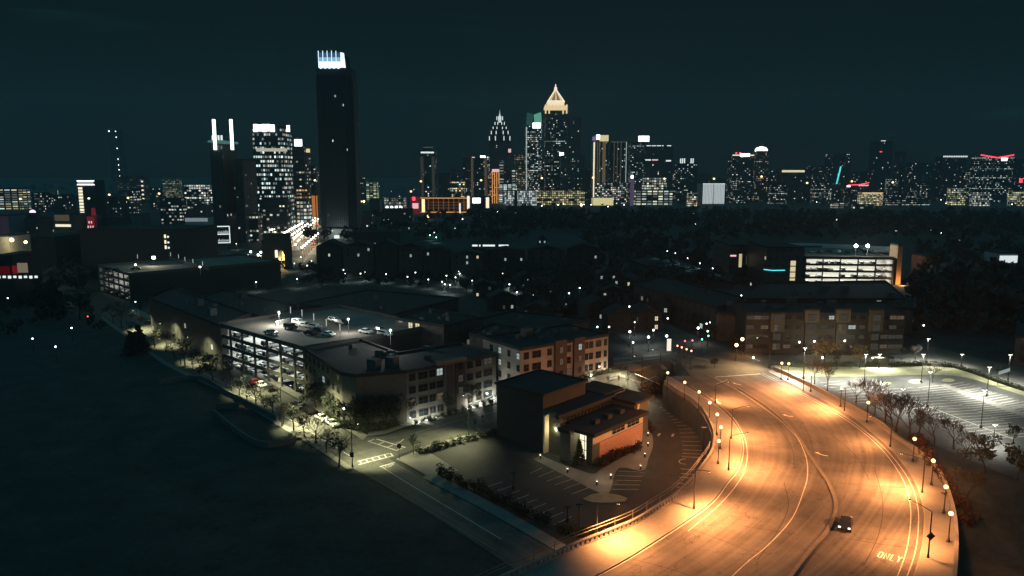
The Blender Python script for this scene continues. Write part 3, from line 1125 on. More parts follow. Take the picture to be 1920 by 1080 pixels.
bbox(o, 1.7, 19.3, 6.86, 8.1, 6.21, 6.93, 0)
o = o.build('low_roof', M['roof'], bk)
for k in range(3):
    b = MB()
    bbox(b, 4 + k * 4.6, 5.6 + k * 4.6, 2.2, 3.6, 6.96, 7.9, 0)
    b.build('roof_unit', M['dark'], o)
for k, a in enumerate((6.7, 12.3)):
    b = MB()
    bbox(b, a - .12, a + 4.72, -.2, -.122, 4.58, 6.02, 0)
    w_ = b.build('window', M['whitetrim'], bk)
    b = MB()
    for i in range(3):
        for j in range(2):
            bbox(b, a + .05 + i * 1.55, a + 1.5 + i * 1.55, -.23, -.202, 4.68 + j * .66, 5.28 + j * .66, 0)
    b.build('pane', M['glass'], w_)


def litwin(par, a, b0, b1, z0, z1, nb, nz, mat, name='window'):
    """lit glazing in the plane a = const with mullions"""
    f = MB()
    for i in range(nb + 1):
        y = b0 + (b1 - b0) * i / nb
        bbox(f, a - .09, a - .02, y - .05, y + .05, z0, z1, 0)
    for j in range(nz + 1):
        z = z0 + (z1 - z0) * j / nz
        bbox(f, a - .1, a - .025, b0, b1, z - .05, z + .05, 0)
    fo = f.build(name, M['frame'], par)
    g = MB()
    g.face([(a, b1, z0), (a, b0, z0), (a, b0, z1), (a, b1, z1)])
    g.build('pane', mat, fo)


litwin(bk, 1.2, 1.5, 4.1, .2, 6.1, 2, 3, M['litglass'])
litwin(bk, 2.0, 6.85, 8.9, 3.6, 6.15, 2, 2, M['litglass'])
litwin(bk, 2.0, 6.85, 9.6, .1, 2.6, 3, 1, emis('lit_doors', (1, .93, .6), .75), 'entrance_door')
b = MB()
bbox(b, 2.02, 2.3, 6.85, 11.3, 0, 6.2, 0)
bbox(b, -1.6, 2.3, 11.2, 11.6, 0, 8.25, 0)
bbox(b, 1.0, 2.0, 6.85, 9.9, 2.75, 3.3, 1)
b.build('entrance_wall', [M['cream'], M['frame']], bk)
lamp('bulb', (-.2, 9.2, 5.4), 900, (1, .9, .5), bk, .2)
lamp('bulb', (.4, 2.8, 5.6), 160, (1, .9, .55), bk, .1)
b = MB()
for k in range(11):
    bbox(b, 1.2, 2.9, 26.9, 27.3, 3.2 + k * .62, 3.42 + k * .62, 0)
b.build('louvre', M['whitetrim'], bk)
lv = bk
b = MB()
bbox(b, 19.3, 19.34, 2.5, 6, 5.2, 7.2, 0)
b.build('side_window', M['glass'], bk)
b = MB()
bbox(b, 18.63, 19.4, 1.35, 2.15, 0, 8.2, 0)
b.build('corner_pier', M['cream'], bk)
# ================================================================ CARS
PAINT = {'white': (.72, .72, .70), 'silver': (.38, .39, .40), 'black': (.012, .012, .014), 'red': (.30, .03, .02), 'purple': (.10, .03, .20), 'dark grey': (.05, .052, .055), 'tan': (.30, .25, .18)}
PM = {}
for k, c in PAINT.items():
    PM[k] = pmat('car_paint_' + k.replace(' ', '_'), c, rough=.3, metal=.15, var=.03, spec=.5)
M['tail'] = emis('tail_light_lit', (1.0, .50, .36), 3.5)
M['tail_off'] = pmat('tail_light', (.25, .02, .02), rough=.3, var=.05)
M['headl'] = pmat('headlight', (.5, .5, .5), rough=.2, var=.05)
M['rim'] = pmat('wheel_rim', (.3, .3, .3), rough=.4, metal=.6, var=.05)
SED = ([(-2.25, .45), (-2.3, .75), (-2.15, .98), (-1.5, 1.02), (-.85, 1.46), (.45, 1.48), (1.15, 1.02), (2.05, .88), (2.3, .68), (2.28, .38)], [(-1.38, 1.04), (-.83, 1.40), (.42, 1.42), (1.02, 1.04)])
SUV = ([(-2.3, .5), (-2.35, 1.0), (-2.2, 1.65), (-1.9, 1.76), (.6, 1.74), (1.2, 1.18), (2.1, 1.05), (2.35, .8), (2.33, .45)], [(-2.02, 1.16), (-1.86, 1.66), (.52, 1.66), (1.02, 1.18)])
VAN = ([(-3.0, .5), (-3.0, 2.5), (1.4, 2.55), (2.1, 1.6), (2.8, 1.35), (2.95, .9), (2.93, .45)], [(.9, 1.6), (.9, 2.3), (1.4, 2.35), (1.85, 1.62)])


def car_meshes(shape, paint, wd=.9):
    prof, win = shape
    body = MB()

    def extrude(bl, pr, w0, w1, m=0, taper=None):
        zmax = max(z for _, z in pr)
        zmin = min(z for _, z in pr)

        def y(z, s):
            k = max(0, (z - 1.0) / max(.1, zmax - 1.0)) if zmax > 1.0 else 0
            return s * (w0 - (w0 - w1) * k)
        n = len(pr)
        for s in (-1, 1):
            pts = [(x, y(z, s), z) for x, z in pr]
            bl.face(pts if s < 0 else pts[::-1], m)
        for i in range(n):
            (xa, za), (xb, zb) = pr[i], pr[(i + 1) % n]
            bl.face([(xa, y(za, -1), za), (xa, y(za, 1), za), (xb, y(zb, 1), zb), (xb, y(zb, -1), zb)], m, None, False)
    extrude(body, prof[::-1] + [(-1.9, .32), (1.9, .32)][:0], wd, wd * .78)
    gl_ = MB()
    zt = max(z for _, z in prof)
    for s in (-1, 1):
        pts = [(x, s * (wd - (wd * .22) * max(0, (z - 1) / (zt - 1)) + .012), z) for x, z in win]
        gl_.face(pts if s < 0 else pts[::-1])
    (xa, za), (xb, zb), (xc, zc), (xd, zd) = win
    yw, yr = wd * .86, wd * .74
    gl_.face([(xd + .14, -yw, zd + .0), (xd + .14, yw, zd + .0), (xc + .08, yr, zc + .03), (xc + .08, -yr, zc + .03)])
    gl_.face([(xa - .13, yw, za), (xa - .13, -yw, za), (xb - .07, -yr, zb + .03), (xb - .07, yr, zb + .03)])
    return body, gl_


def wheel_mesh():
    b = MB()
    for s in (1,):
        b.tube((0, -.11, 0), (0, .11, 0), .33, .33, 12)
    r = MB()
    for y in (-.115, .115):
        n = [(.2 * math.cos(2 * PI * k / 10), y, .2 * math.sin(2 * PI * k / 10)) for k in range(10)]
        r.face(n if y < 0 else n[::-1])
    return b.mesh('tyre', M['black']), r.mesh('rim', M['rim'])


TYRE, RIM = wheel_mesh()


def proto_car(kind, paint, lit=False):
    shape = {'car': SED, 'suv': SUV, 'van': VAN}[kind]
    t = thing('parked_car' if not lit else 'car', 'p', 'car' if kind != 'van' else 'van')
    if kind == 'van':
        t.name = 'delivery_van'
    body, gl_ = car_meshes(shape, paint, .9 if kind != 'van' else 1.0)
    body.build('body', PM[paint], t)
    gl_.build('glazing', M['glass'], t)
    xr = 1.42 if kind != 'van' else 1.9
    for x in (-xr, xr):
        for s in (-1, 1):
            o = bpy.data.objects.new('wheel', TYRE)
            COL.objects.link(o)
            o.parent, o.location = t, (x, s * .82, .33)
            q = bpy.data.objects.new('rim', RIM)
            COL.objects.link(q)
            q.parent = o
    x1, x0 = max(x for x, _ in shape[0]), min(x for x, _ in shape[0])
    for s in (-1, 1):
        b = MB()
        b.box(x1 - .08, s * .62, .66, .16, .36, .16)
        b.build('headlight', M['headl'], t)
        b = MB()
        b.box(x0 + .03, s * .66, .76, .16, .34, .2)
        b.build('tail_light', M['tail'] if lit else M['tail_off'], t)
    return t


CARS = {}


def car(kind, paint, loc, rz, label, group=None):
    k = (kind, paint)
    if k not in CARS:
        CARS[k] = Once(proto_car(kind, paint))
    return CARS[k].put(loc, rz, label, group)


def small_car_mesh(paint, shape=SED):
    body, gl_ = car_meshes(shape, paint)
    for i, f in enumerate(gl_.f):
        body.face([gl_.v[j] for j in f], 1)
    for x in (-1.42, 1.42):
        for s in (-1, 1):
            body.tube((x, s * .82 - .1, .33), (x, s * .82 + .1, .33), .33, .33, 8, 2)
    return body.mesh('small_car', [PM[paint], M['glass'], M['black']])


SMALL = {(p, s): small_car_mesh(p, SED if s == 'car' else SUV) for p in PAINT for s in ('car', 'suv')}


def scar(paint, loc, rz, label, group, shape='car'):
    o = bpy.data.objects.new('parked_car', SMALL[(paint, shape)])
    COL.objects.link(o)
    o.location, o.rotation_euler = loc, (0, 0, rz)
    return tag(o, label, 'car', group)


def ang(a, c):
    return math.atan2(c[1] - a[1], c[0] - a[0])


# the car on the curved road
p = P(1585, 988, DZ + .01)
t = proto_car('car', 'black', True)
t.location, t.rotation_euler = p, (0, 0, ang(P(1584, 1000, DZ), P(1592, 965, DZ)))
t['label'] = 'black car driving away on the curved road with bright rear lights'
t.name = 'moving_car'
lamp('bulb', (-2.6, 0, .8), 12, (1, .6, .45), t, .2)
# parked along the low street
GP = 'cars parked along the low street'
sd = ang(G(700, 800), G(600, 745))
d0 = ang(G(650, 800), G(560, 745))
for kind, paint, u, v, lab in (('car', 'red', 477, 720, 'red car parked behind the white car, left of the garage columns'),
                               ('car', 'white', 490, 725, 'white car parked between the red car and a dark car'),
                               ('car', 'black', 505, 732, 'black car parked just ahead of the white car beside the garage'),
                               ('car', 'purple', 560, 762, 'purple car parked alone in front of the garage end wall'),
                               ('suv', 'black', 579, 775, 'black high car parked behind two white cars at the apartment corner'),
                               ('car', 'white', 604, 788, 'white car parked between the black high car and the corner car'),
                               ('car', 'white', 624, 798, 'white car parked nearest to the street corner with dark glass'),
                               ('car', 'dark grey', 368, 662, 'dark car parked beyond the white delivery van'),
                               ('car', 'black', 278, 607, 'dark car parked nearest of the three under the lamp pole on the far street'),
                               ('suv', 'dark grey', 262, 599, 'middle dark car of the three on the far street'),
                               ('car', 'black', 249, 592, 'farthest dark car of the three on the far street'),
                               ('suv', 'dark grey', 425, 694, 'dark car parked at the left end of the garage front'),
                               ('car', 'dark grey', 155, 541, 'lone dark car far up the low street')):
    g = G(u, v, .06)
    car(kind, paint, g, d0 + PI if paint == 'white' else d0, lab, GP)
car('van', 'white', G(346, 645, .06), d0, 'white delivery van parked under trees on the low street')

# ================================================================ GARAGES
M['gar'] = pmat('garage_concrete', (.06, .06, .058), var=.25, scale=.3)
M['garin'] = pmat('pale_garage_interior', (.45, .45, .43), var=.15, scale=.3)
M['gartop'] = pmat('worn_deck_concrete', (.15, .14, .12), var=.35, scale=.12)
M['tube_light'] = emis('strip_light', (.92, 1, .95), 6.0)


def garage(name, label, A, B, depth, levels, fh, bay, power, col, skip=0, parapet=1.0, inner=14.0, spandrel=1.05):
    """open parking garage; A-B is the visible front seen left to right from outside"""
    A, B = Vector((A[0], A[1], 0)), Vector((B[0], B[1], 0))
    L = (B - A).length
    z0 = min(hz(A.x, A.y), hz(B.x, B.y))
    t = thing(name, label, 'parking garage', (A.x, A.y, z0), math.atan2(B.y - A.y, B.x - A.x))
    zt = levels * fh
    for k in range(levels + 1):
        b = MB()
        b.prism([(0, .1), (L, .1), (L, depth), (0, depth)], k * fh - .3, k * fh, 0, 1 if k == levels else 0, True)
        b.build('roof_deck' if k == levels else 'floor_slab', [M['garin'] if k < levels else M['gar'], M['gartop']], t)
        b = MB()
        b.box(L / 2, .0, k * fh - .35, L + .1, .24, spandrel + (parapet - .8 if k == levels else 0))
        if k:
            b.build('spandrel', M['gar'], t)
        if k == levels:
            b = MB()
            for c in (((0, 0), (0, depth)), ((L, 0), (L, depth)), ((0, depth), (L, depth))):
                b.wall([Vector((*c[0], 0)), Vector((*c[1], 0))], .25, zt - .3, zt + parapet)
            b.build('parapet', M['gar'], t)
    n = max(2, round(L / bay))
    cm = MB()
    cm.box(0, 0, 0, .55, .5, zt - .02)
    cme = cm.mesh('column', M['gar'])
    for k in range(n + 1):
        o = bpy.data.objects.new('column', cme)
        COL.objects.link(o)
        o.parent, o.location = t, (L * k / n, -.06, 0)
    b = MB()
    b.prism([(0, inner), (L, inner), (L, inner + .3), (0, inner + .3)], 0, zt - .35, 0)
    for x in (0, L - .3):
        b.prism([(x, .2), (x + .3, .2), (x + .3, depth), (x, depth)], 0, zt - .35, 0)
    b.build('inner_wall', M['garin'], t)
    b = MB()
    for x in (-.06, L):
        b.prism([(x, .2), (x + .06, .2), (x + .06, depth), (x, depth)], 0, zt + .1, 0)
    b.build('end_wall', M['dark'], t)
    lm_ = MB()
    for k in range(levels):
        for j in range(n):
            x = L * (j + .5) / n
            lm_.box(x, 4.5, (k + 1) * fh - .42, 1.4, .25, .08)
        lamp('strip_lamp', (L / 2, 5, (k + 1) * fh - .45), power * (1 if k >= skip else .25), col, t, kind='AREA', size=(L * .92, 6))
    lm_.build('strip_light', M['tube_light'], t)
    return t


zt1 = 12.4
gA, gB = G(415, 684), G(583, 744)
ga = garage('parking_garage', 'open-fronted parking garage with cars on four lit levels beside the low street', gA, gB, 44, 4, 3.1, 7.2, 2600, (.92, 1, .93), 0)
gdir = ang(gA, gB)
uu, vv = Vector((math.cos(gdir), math.sin(gdir), 0)), Vector((-math.sin(gdir), math.cos(gdir), 0))
cols = ['white', 'silver', 'black', 'dark grey', 'white', 'black', 'dark grey', 'silver']
Lg = (gB - gA).length
for k in range(4):
    s, i = 2.6 + R.random() * 2, 0
    while s < Lg - 2:
        if R.random() < .5:
            p = gA + uu * s + vv * 3.2
            pc = R.choice(cols)
            i += 1
            scar(pc, (p.x, p.y, k * 3.1 + .01), gdir + PI / 2, f'{pc} car {ORD[i]} from the left on the {("ground", "second", "third", "top covered")[k]} open garage level', 'cars inside the open garage', R.choice(['car', 'suv']))
        s += 2.7
rd = gdir + .15
k = 0
for paint, shape, u, v, lab in (('black', 'suv', 545, 617, 'black pickup-sized car at the lit end of the garage roof'),
                                ('white', 'suv', 560, 608, 'white high car beside the low white wall on the garage roof'),
                                ('white', 'car', 572, 613, 'white car second along the lit row on the garage roof'),
                                ('silver', 'suv', 592, 617, 'silver high car in the middle of the lit row on the garage roof'),
                                ('black', 'car', 583, 628, 'black car nearest in the lit row on the garage roof'),
                                ('dark grey', 'suv', 601, 625, 'dark grey car behind the nearest black car on the garage roof'),
                                ('white', 'car', 616, 630, 'white car at the right end of the lit row on the garage roof'),
                                ('white', 'car', 686, 625, 'white car alone on the dim side of the garage roof'),
                                ('silver', 'suv', 628, 604, 'silver car parked by the roof wall lamp'),
                                ('black', 'suv', 640, 609, 'black high car under the roof wall lamp'),
                                ('white', 'suv', 722, 630, 'white van-like car below the right wall lamp of the garage roof'),
                                ('dark grey', 'car', 712, 622, 'dark grey car beside the van-like car on the garage roof'),
                                ('silver', 'car', 508, 627, 'silver car in the dark front corner of the garage roof')):
    p = P(u, v, zt1)
    scar(paint, p, rd + (PI / 2 if k % 3 else 0) * 0 + .0, lab, 'cars on the garage roof', shape)
    k += 1
# roof posts and wall lamps
def proto_post():
    t = thing('roof_post_light', 'p', 'lamp post')
    b = MB()
    b.tube((0, 0, 0), (0, 0, 2.2), .07, .07, 6)
    b.build('post', M['grey'], t)
    b = MB()
    b.tube((0, 0, 2.2), (0, 0, 4.3), .12, .12, 6)
    b.build('tube', emis('dim_tube', (.9, .95, .85), .55), t)
    return t


rpst = Once(proto_post())
for i, (u, v) in enumerate(((545.5, 598), (567, 604), (589, 612), (612.5, 623), (638, 633))):
    p = P(u, v + 2, zt1)
    rpst.put(p, 0, f'slim pale post light on the garage roof, {ORD[i + 1]} of five from the far end', 'post lights on the garage roof')
for i, (u, v, pw) in enumerate(((523, 586, 8000), (653, 599, 2500), (732, 620, 3000))):
    p = P(u, v, zt1 + 4)
    t = thing('flood_light', ('white flood lamp on a short mast at the far end of the garage roof', 'white flood lamp on the dark wall beside the garage roof', 'white flood lamp at the right end of the garage roof under lit windows')[i], 'flood lamp', (p.x, p.y, zt1))
    b = MB()
    b.tube((0, 0, 0), (0, 0, 3.9), .08, .06, 6)
    b.build('mast', M['grey'], t)
    b = MB()
    b.ball((0, 0, 4.1), .32, 0, 8, 6)
    b.build('lamp_globe', M['cool_globe'], t)
    lamp('bulb', (0, -.6, 4.3), pw, (1, .97, .86), t, .3)
p = P(585, 606, zt1 + 6)
b = MB()
pts = [P(u, v, zt1) for u, v in ((517, 611), (543, 603))]
b.wall(pts, .3, zt1, zt1 + 1.3)
tag(b.build('low_wall', M['whitetrim']), 'short pale wall at the far end of the lit garage roof', 'wall')

# second garage, up the street
gA2, gB2 = G(188, 546), G(246, 567)
g2 = garage('parking_garage', 'dark parking garage up the street with small lit openings and a pale lit roof', gA2, gB2, 75, 4, 3.2, 7.5, 700, (1, 1, .9), 0)
d2 = ang(gA2, gB2)
u2, v2 = Vector((math.cos(d2), math.sin(d2), 0)), Vector((-math.sin(d2), math.cos(d2), 0))
L2 = (gB2 - gA2).length
for k in range(4):
    for j in range(4):
        if R.random() < .75:
            p = gA2 + u2 * (3 + j * (L2 - 5) / 3.6) + v2 * 3
            pc = R.choice(cols)
            scar(pc, (p.x, p.y, k * 3.2 + .01), d2 + PI / 2, f'{pc} car in the far dark garage, place {ORD[j + 1]} on level {ORD[k + 1]}', 'cars in the far garage')
zt2 = 12.8
for u, v, pc, lab in ((205, 507, 'black', 'black car on the pale roof of the far garage by the side wall'), (217, 508, 'dark grey', 'dark grey car next to the black one on the far garage roof'), (255, 506, 'black', 'dark car standing alone beside the roof lamp of the far garage')):
    scar(pc, P(u, v, zt2), d2 + 1, lab, 'cars on the far garage roof')
for i, (u, v) in enumerate(((320, 474), (335, 478), (347, 483), (362, 487), (380, 492), (258, 478))):
    p = P(u, v + 7, zt2 + 2)
    rpst.put((p.x, p.y, zt2), 0, f'slim pale post light on the far garage roof, {ORD[i + 1]} of six', 'post lights on the far garage roof')
for i, (u, v, pw) in enumerate(((288, 484, 3800), (254, 496, 900), (375, 500, 900))):
    p = P(u, v, zt2 + 4)
    t = thing('flood_light', ('square white flood lamp over the bare roof of the far garage', 'small round lamp at the parapet of the far garage roof', 'pale lamp at the right edge of the far garage roof')[i], 'flood lamp', (p.x, p.y, zt2))
    b = MB()
    b.tube((0, 0, 0), (0, 0, 3.6), .1, .08, 6)
    b.build('mast', M['grey'], t)
    b = MB()
    b.box(0, 0, 3.6, 1.5 if i == 0 else .7, .3, 1.3 if i == 0 else .6)
    b.build('lamp_box', M['head_white'], t)
    lamp('bulb', (0, -.8, 5), pw, (1, .93, .72), t, .4)
b = MB()
b.wall([P(316, 487, zt2), P(392, 507, zt2)], .4, zt2, zt2 + 1.6)
b.wall([P(316, 487, zt2), P(330, 482, zt2)], .4, zt2, zt2 + 3.0)
tag(b.build('ramp_wall', M['gar']), 'concrete ramp wall crossing the pale roof of the far garage', 'wall')
rpst.drop()

# third garage, right of the wood
g3A, g3B = P(1508, 532, 4), P(1672, 534, 4)
g3 = garage('parking_garage', 'long brightly lit parking garage with three rows of parked cars, right of the dark wood', g3A, g3B, 60, 4, 3.3, 9.0, 5000, (1, .97, .84), 0, 1.0, 10, 1.15)
d3 = ang(g3A, g3B)
z3 = g3.location.z
L3 = (g3B - g3A).length
for k in range(4):
    s, i = 2.0, 0
    while s < L3 - 1.5:
        if R.random() < .72:
            i += 1
            pc = R.choice(cols)
            scar(pc, (g3A.x + s * math.cos(d3), g3A.y + s * math.sin(d3) + 3, z3 + k * 3.3 + .01), d3 + PI / 2, f'{pc} car in the bright garage, {ORD[i]} from the left on level {ORD[k + 1]}', 'cars in the bright garage', R.choice(['car', 'suv']))
        s += 2.9
zt3 = z3 + 13.2
for i, (u, v, pw) in enumerate(((1605, 461, 5000), (1627, 461, 5000))):
    p = P(u, v, zt3 + 6)
    t = thing('flood_light', ('left one of two dazzling flood lamps on the bright garage roof', 'right one of two dazzling flood lamps on the bright garage roof')[i], 'flood lamp', (p.x, p.y, zt3), 0, 'flood lamps on the bright garage roof')
    b = MB()
    b.tube((0, 0, 0), (0, 0, 5.6), .14, .1, 6)
    b.build('mast', M['grey'], t)
    b = MB()
    b.ball((0, 0, 6), .85, 0, 10, 8)
    b.build('lamp_globe', emis('flood_globe', (.95, 1, .98), 30), t)
    lamp('bulb', (0, -1.5, 6.5), pw, (1, 1, .93), t, .5)
b = MB()
b.wall([P(1430, 462, zt3), P(1520, 463, zt3), P(1668, 470, zt3)], .5, zt3 - 1, zt3 + 2.2)
tag(b.build('roof_wall', M['whitetrim']), 'long pale floodlit wall at the back of the bright garage roof', 'wall')
pc_ = ['black', 'dark grey', 'white', 'black', 'silver', 'black', 'dark grey', 'white', 'black', 'dark grey', 'black', 'silver']
for i in range(12):
    u = 1452 + i * 17
    p = P(u, 473 + (i % 3), zt3)
    scar(pc_[i], p, d3 + PI / 2, f'{pc_[i]} car on the roof of the bright garage, {ORD[i + 1]} along its row', 'cars on the bright garage roof', 'suv' if i % 2 else 'car')

for o_ in CARS.values():
    o_.drop()

# ================================================================ APARTMENTS
WM = {}


def win_mesh(wd, ht, lit, nx=2, nz=2):
    """window: frame with bars, and its pane"""
    k = (round(wd, 2), round(ht, 2), lit)
    if k not in WM:
        f = MB()
        for i in range(nx + 1):
            f.box(-wd / 2 + wd * i / nx, -.03, 0, .07, .06, ht)
        for j in range(nz + 1):
            f.box(0, -.032, ht * j / nz - .035, wd + .07, .062, .07)
        g = MB()
        g.face([(-wd / 2, .0, 0), (wd / 2, .0, 0), (wd / 2, .0, ht), (-wd / 2, .0, ht)])
        WM[k] = (f.mesh('window', M['frame']), g.mesh('pane', LITM[lit]))
    return WM[k]


LITM = {0: M['glass'], 1: emis('pane_warm', (1, .9, .58), .75), 2: emis('pane_white', (.85, 1, .95), .42), 3: emis('pane_dim', (.8, .82, .66), .055), 4: emis('pane_dim_warm', (1, .75, .5), .10)}


def front(t, A, B, wins, off=.03):
    """windows on the wall from A to B (left to right seen from outside): (s, z, width, height, lit)"""
    A, B = Vector((A[0], A[1], 0)), Vector((B[0], B[1], 0))
    d = (B - A).normalized()
    nrm = Vector((d.y, -d.x, 0))
    rz = math.atan2(d.y, d.x)
    for s, z, wd, ht, lit in wins:
        f, g = win_mesh(wd, ht, lit)
        o = bpy.data.objects.new('window', f)
        COL.objects.link(o)
        p = A + d * s + nrm * off
        o.parent, o.location, o.rotation_euler = t, (p.x - t.location.x, p.y - t.location.y, z - t.location.z), (0, 0, rz)
        q = bpy.data.objects.new('pane', g)
        COL.objects.link(q)
        q.parent = o


def bump(t, name, A, B, s0, s1, z0, z1, dep, mat):
    A, B = Vector((A[0], A[1], 0)), Vector((B[0], B[1], 0))
    d = (B - A).normalized()
    n = Vector((d.y, -d.x, 0))
    q = [A + d * s0 + n * dep, A + d * s1 + n * dep, A + d * s1 - n * .3, A + d * s0 - n * .3]
    b = MB()
    b.prism([(p.x - t.location.x, p.y - t.location.y) for p in q], z0 - t.location.z, z1 - t.location.z, 0, None, True)
    return b.build(name, mat, t)


def pick(ws):
    return R.choices([0, 1, 2, 3, 4], ws)[0]


# -- near block by the crosswalks
ap = [(-39.5, 168.5), (-36, 166.6), (-24.8, 170.2), (-4.1, 186.7), (-14.0, 199.4), (-29.5, 188), (-43.5, 205.5), (-56, 195)]
M['ap1'] = pmat('pale_rendered_wall', (.10, .098, .086), var=.2, scale=.4)
M['ap1b'] = pmat('dark_brick', (.06, .05, .045), var=.25, scale=.6)
t1 = thing('apartment_building', 'dark four-storey apartment block on the street corner with a pale lamp-lit ground floor', 'building')
b = MB()
b.prism(ap, -.5, 12.6, 0, 1)
b.build('wall', [M['ap1'], M['roof']], t1)
b = MB()
b.wall([Vector((*p, 0)) for p in ap + ap[:1]], .7, 12.3, 13.1)
b.build('roof_parapet', M['roof'], t1)
A1, B1 = ap[2], ap[3]
L1 = math.dist(A1, B1)


def hg(A, B, s):
    L = math.dist(A, B)
    return hz(A[0] + (B[0] - A[0]) * s / L, A[1] + (B[1] - A[1]) * s / L)


bump(t1, 'stair_bay', A1, B1, L1 * .40, L1 * .50, 0, 13.6, .9, M['ap1b'])
bump(t1, 'brick_bay', A1, B1, L1 * .52, L1 * .62, 0, 12.9, .5, M['ap1b'])
b = bump(t1, 'cornice', A1, B1, L1 * .30, L1 * .62, 12.9, 13.9, 1.3, M['ap1'])
ws = []
for fl in range(4):
    for s in (.06, .17, .27, .35, .69, .79, .90):
        wd = 2.6 if s in (.17, .90) else 1.7
        z = 1.0 + fl * 3.05 + hg(A1, B1, s * L1) * (1 if fl == 0 else .5) * .6
        ws.append((s * L1, z, wd, 1.7, pick((.75, .0, .0, .2, .05)) if fl < 3 else pick((.6, .0, .06, .34, 0))))
front(t1, A1, B1, ws)
front(t1, A1, B1, [(L1 * .57, 1.6 + 3.05 * k, 1.4, 1.7, pick((.5, .0, .2, .3, 0))) for k in range(1, 4)], .53)
A0, B0 = ap[7], ap[0]
L0 = math.dist(A0, B0)
front(t1, A0, B0, [(3 + k * 3.6, 1.1 + 3.05 * fl, 1.7, 1.6, pick((.93, .0, .03, .04, 0))) for k in range(8) for fl in range(4)])
for s_, pw, c_ in ((.06, 520, (1, 1, .82)), (.15, 520, (1, 1, .82)), (.27, 700, (1, 1, .85)), (.66, 700, (1, 1, .85)), (.77, 700, (1, 1, .85)), (.93, 900, (1, 1, .85))):
    d = Vector((B1[0] - A1[0], B1[1] - A1[1], 0)).normalized()
    n = Vector((d.y, -d.x, 0))
    q = Vector((A1[0], A1[1], 0)) + d * s_ * L1 + n * 1.5
    q.z = hg(A1, B1, s_ * L1) + .7
    b = MB()
    b.box(q.x, q.y, q.z - .6, .14, .14, .3)
    b.build('uplight', M['head_white'], t1)
    lamp('bulb', q, pw, c_, t1, .15)

# -- block behind the bank, orange side
gr, gl2 = G(1140, 692), None
g1_, g2_ = G(1074, 714), G(1129, 696)
dd = (g2_ - g1_)
dd.z = 0
dd.normalize()


def at_u(p, d, u):
    lo, hi = -80.0, 80.0
    for _ in range(50):
        m = (lo + hi) / 2
        q = p + d * m
        uu_ = CX + F * q.x / (q.y * CS - (3 - H) * SN)
        if uu_ < u:
            lo = m
        else:
            hi = m
    return p + d * lo


A2, B2 = at_u(g1_, dd, 976), at_u(g1_, dd, 1139)
A2, B2 = (A2.x, A2.y), (B2.x, B2.y)
n2 = Vector((-dd.y, dd.x, 0))
zt_2 = zat((B2[0], B2[1], 0), 629)
M['ap2'] = pmat('buff_brick', (.25, .22, .195), var=.25, scale=.5)
t2 = thing('apartment_building', 'buff brick apartment block lit orange behind the bank, with two dark brick bays', 'building')
fp = [A2, B2, (B2[0] + n2.x * 17, B2[1] + n2.y * 17), (A2[0] + n2.x * 17, A2[1] + n2.y * 17)]
b = MB()
b.prism(fp, -.5, zt_2, 0, 1)
b.build('wall', [M['ap2'], M['roof']], t2)
b = MB()
b.wall([Vector((*p, 0)) for p in fp + fp[:1]], .6, zt_2 - .2, zt_2 + .5)
b.build('roof_parapet', M['roof'], t2)
L = math.dist(A2, B2)
M['ap2b'] = pmat('dark_red_brick', (.07, .05, .045), var=.25, scale=.6)
for s0, s1 in ((.36, .49), (.575, .70)):
    bump(t2, 'brick_bay', A2, B2, L * s0, L * s1, 0, zt_2 + .9, .7, M['ap2b'])
ws = []
for fl in range(5):
    z = zt_2 - 2.6 - fl * 3.1
    for s, wd in ((.06, 1.5), (.17, 2.7), (.31, 1.4), (.53, 1.2), (.735, 1.2), (.79, 1.4), (.88, 1.9), (.965, 1.0)):
        if z > hg(A2, B2, s * L) + .2:
            ws.append((s * L, z, wd, 1.75, pick((.86, 0, .02, .02, .1))))
front(t2, A2, B2, ws)
for s0 in (.425, .64):
    front(t2, A2, B2, [(L * s0, zt_2 - 2.4 - 3.1 * fl, 1.1, 1.6, (4 if (fl, s0) != (0, .64) else 2) if fl < 2 else 0) for fl in range(4)], .73)
front(t2, fp[3], A2, [(4 + 4 * k, zt_2 - 2.6 - 3.1 * fl, 1.2, 1.6, pick((.7, 0, .15, .15, 0))) for k in range(4) for fl in range(4)])
d = Vector((B2[0] - A2[0], B2[1] - A2[1], 0)).normalized()
n = Vector((d.y, -d.x, 0))
for s_, pw, c_ in ((.74, 420, (1, .9, .66)), (.95, 420, (1, .8, .55)), (.2, 500, (1, .72, .48))):
    q = Vector((*A2, 0)) + d * s_ * L + n * 1.8
    q.z = hg(A2, B2, s_ * L) + .8
    b = MB()
    b.box(q.x, q.y, q.z - .5, .3, .3, .3)
    b.build('uplight', M['head_white'], t2)
    lamp('bulb', q, pw, c_, t2, .15)

# -- long block facing the lawn
A3, B3 = P(1396, 662, PLAT), P(1692, 662, PLAT)
A3, B3 = (A3.x, A3.y), (B3.x, B3.y)
L = math.dist(A3, B3)
zt_3 = zat((A3[0], A3[1], 0), 589)
M['ap3'] = pmat('brown_brick', (.040, .039, .036), var=.25, scale=.5)
M['ap3b'] = pmat('olive_panel', (.10, .092, .068), var=.2, scale=.4)
t3 = thing('apartment_building', 'long brown four-storey apartment block facing the lamp-lit lawn, with four pale stair bays', 'building')
fp3 = [A3, B3, (B3[0] + 4, B3[1] + 20), (A3[0] + 2, A3[1] + 20)]
b = MB()
b.prism(fp3, PLAT - 1, zt_3, 0, 1)
b.build('wall', [M['ap3'], M['roof']], t3)
b = MB()
b.wall([Vector((*p, 0)) for p in fp3 + fp3[:1]], .6, zt_3 - .3, zt_3 + .5)
b.build('roof_parapet', M['roof'], t3)
# hipped dark roof mass behind
bays = [((1441, 1466), 587), ((1503, 1530), 581), ((1561, 1588), 580), ((1624, 1649), 581)]


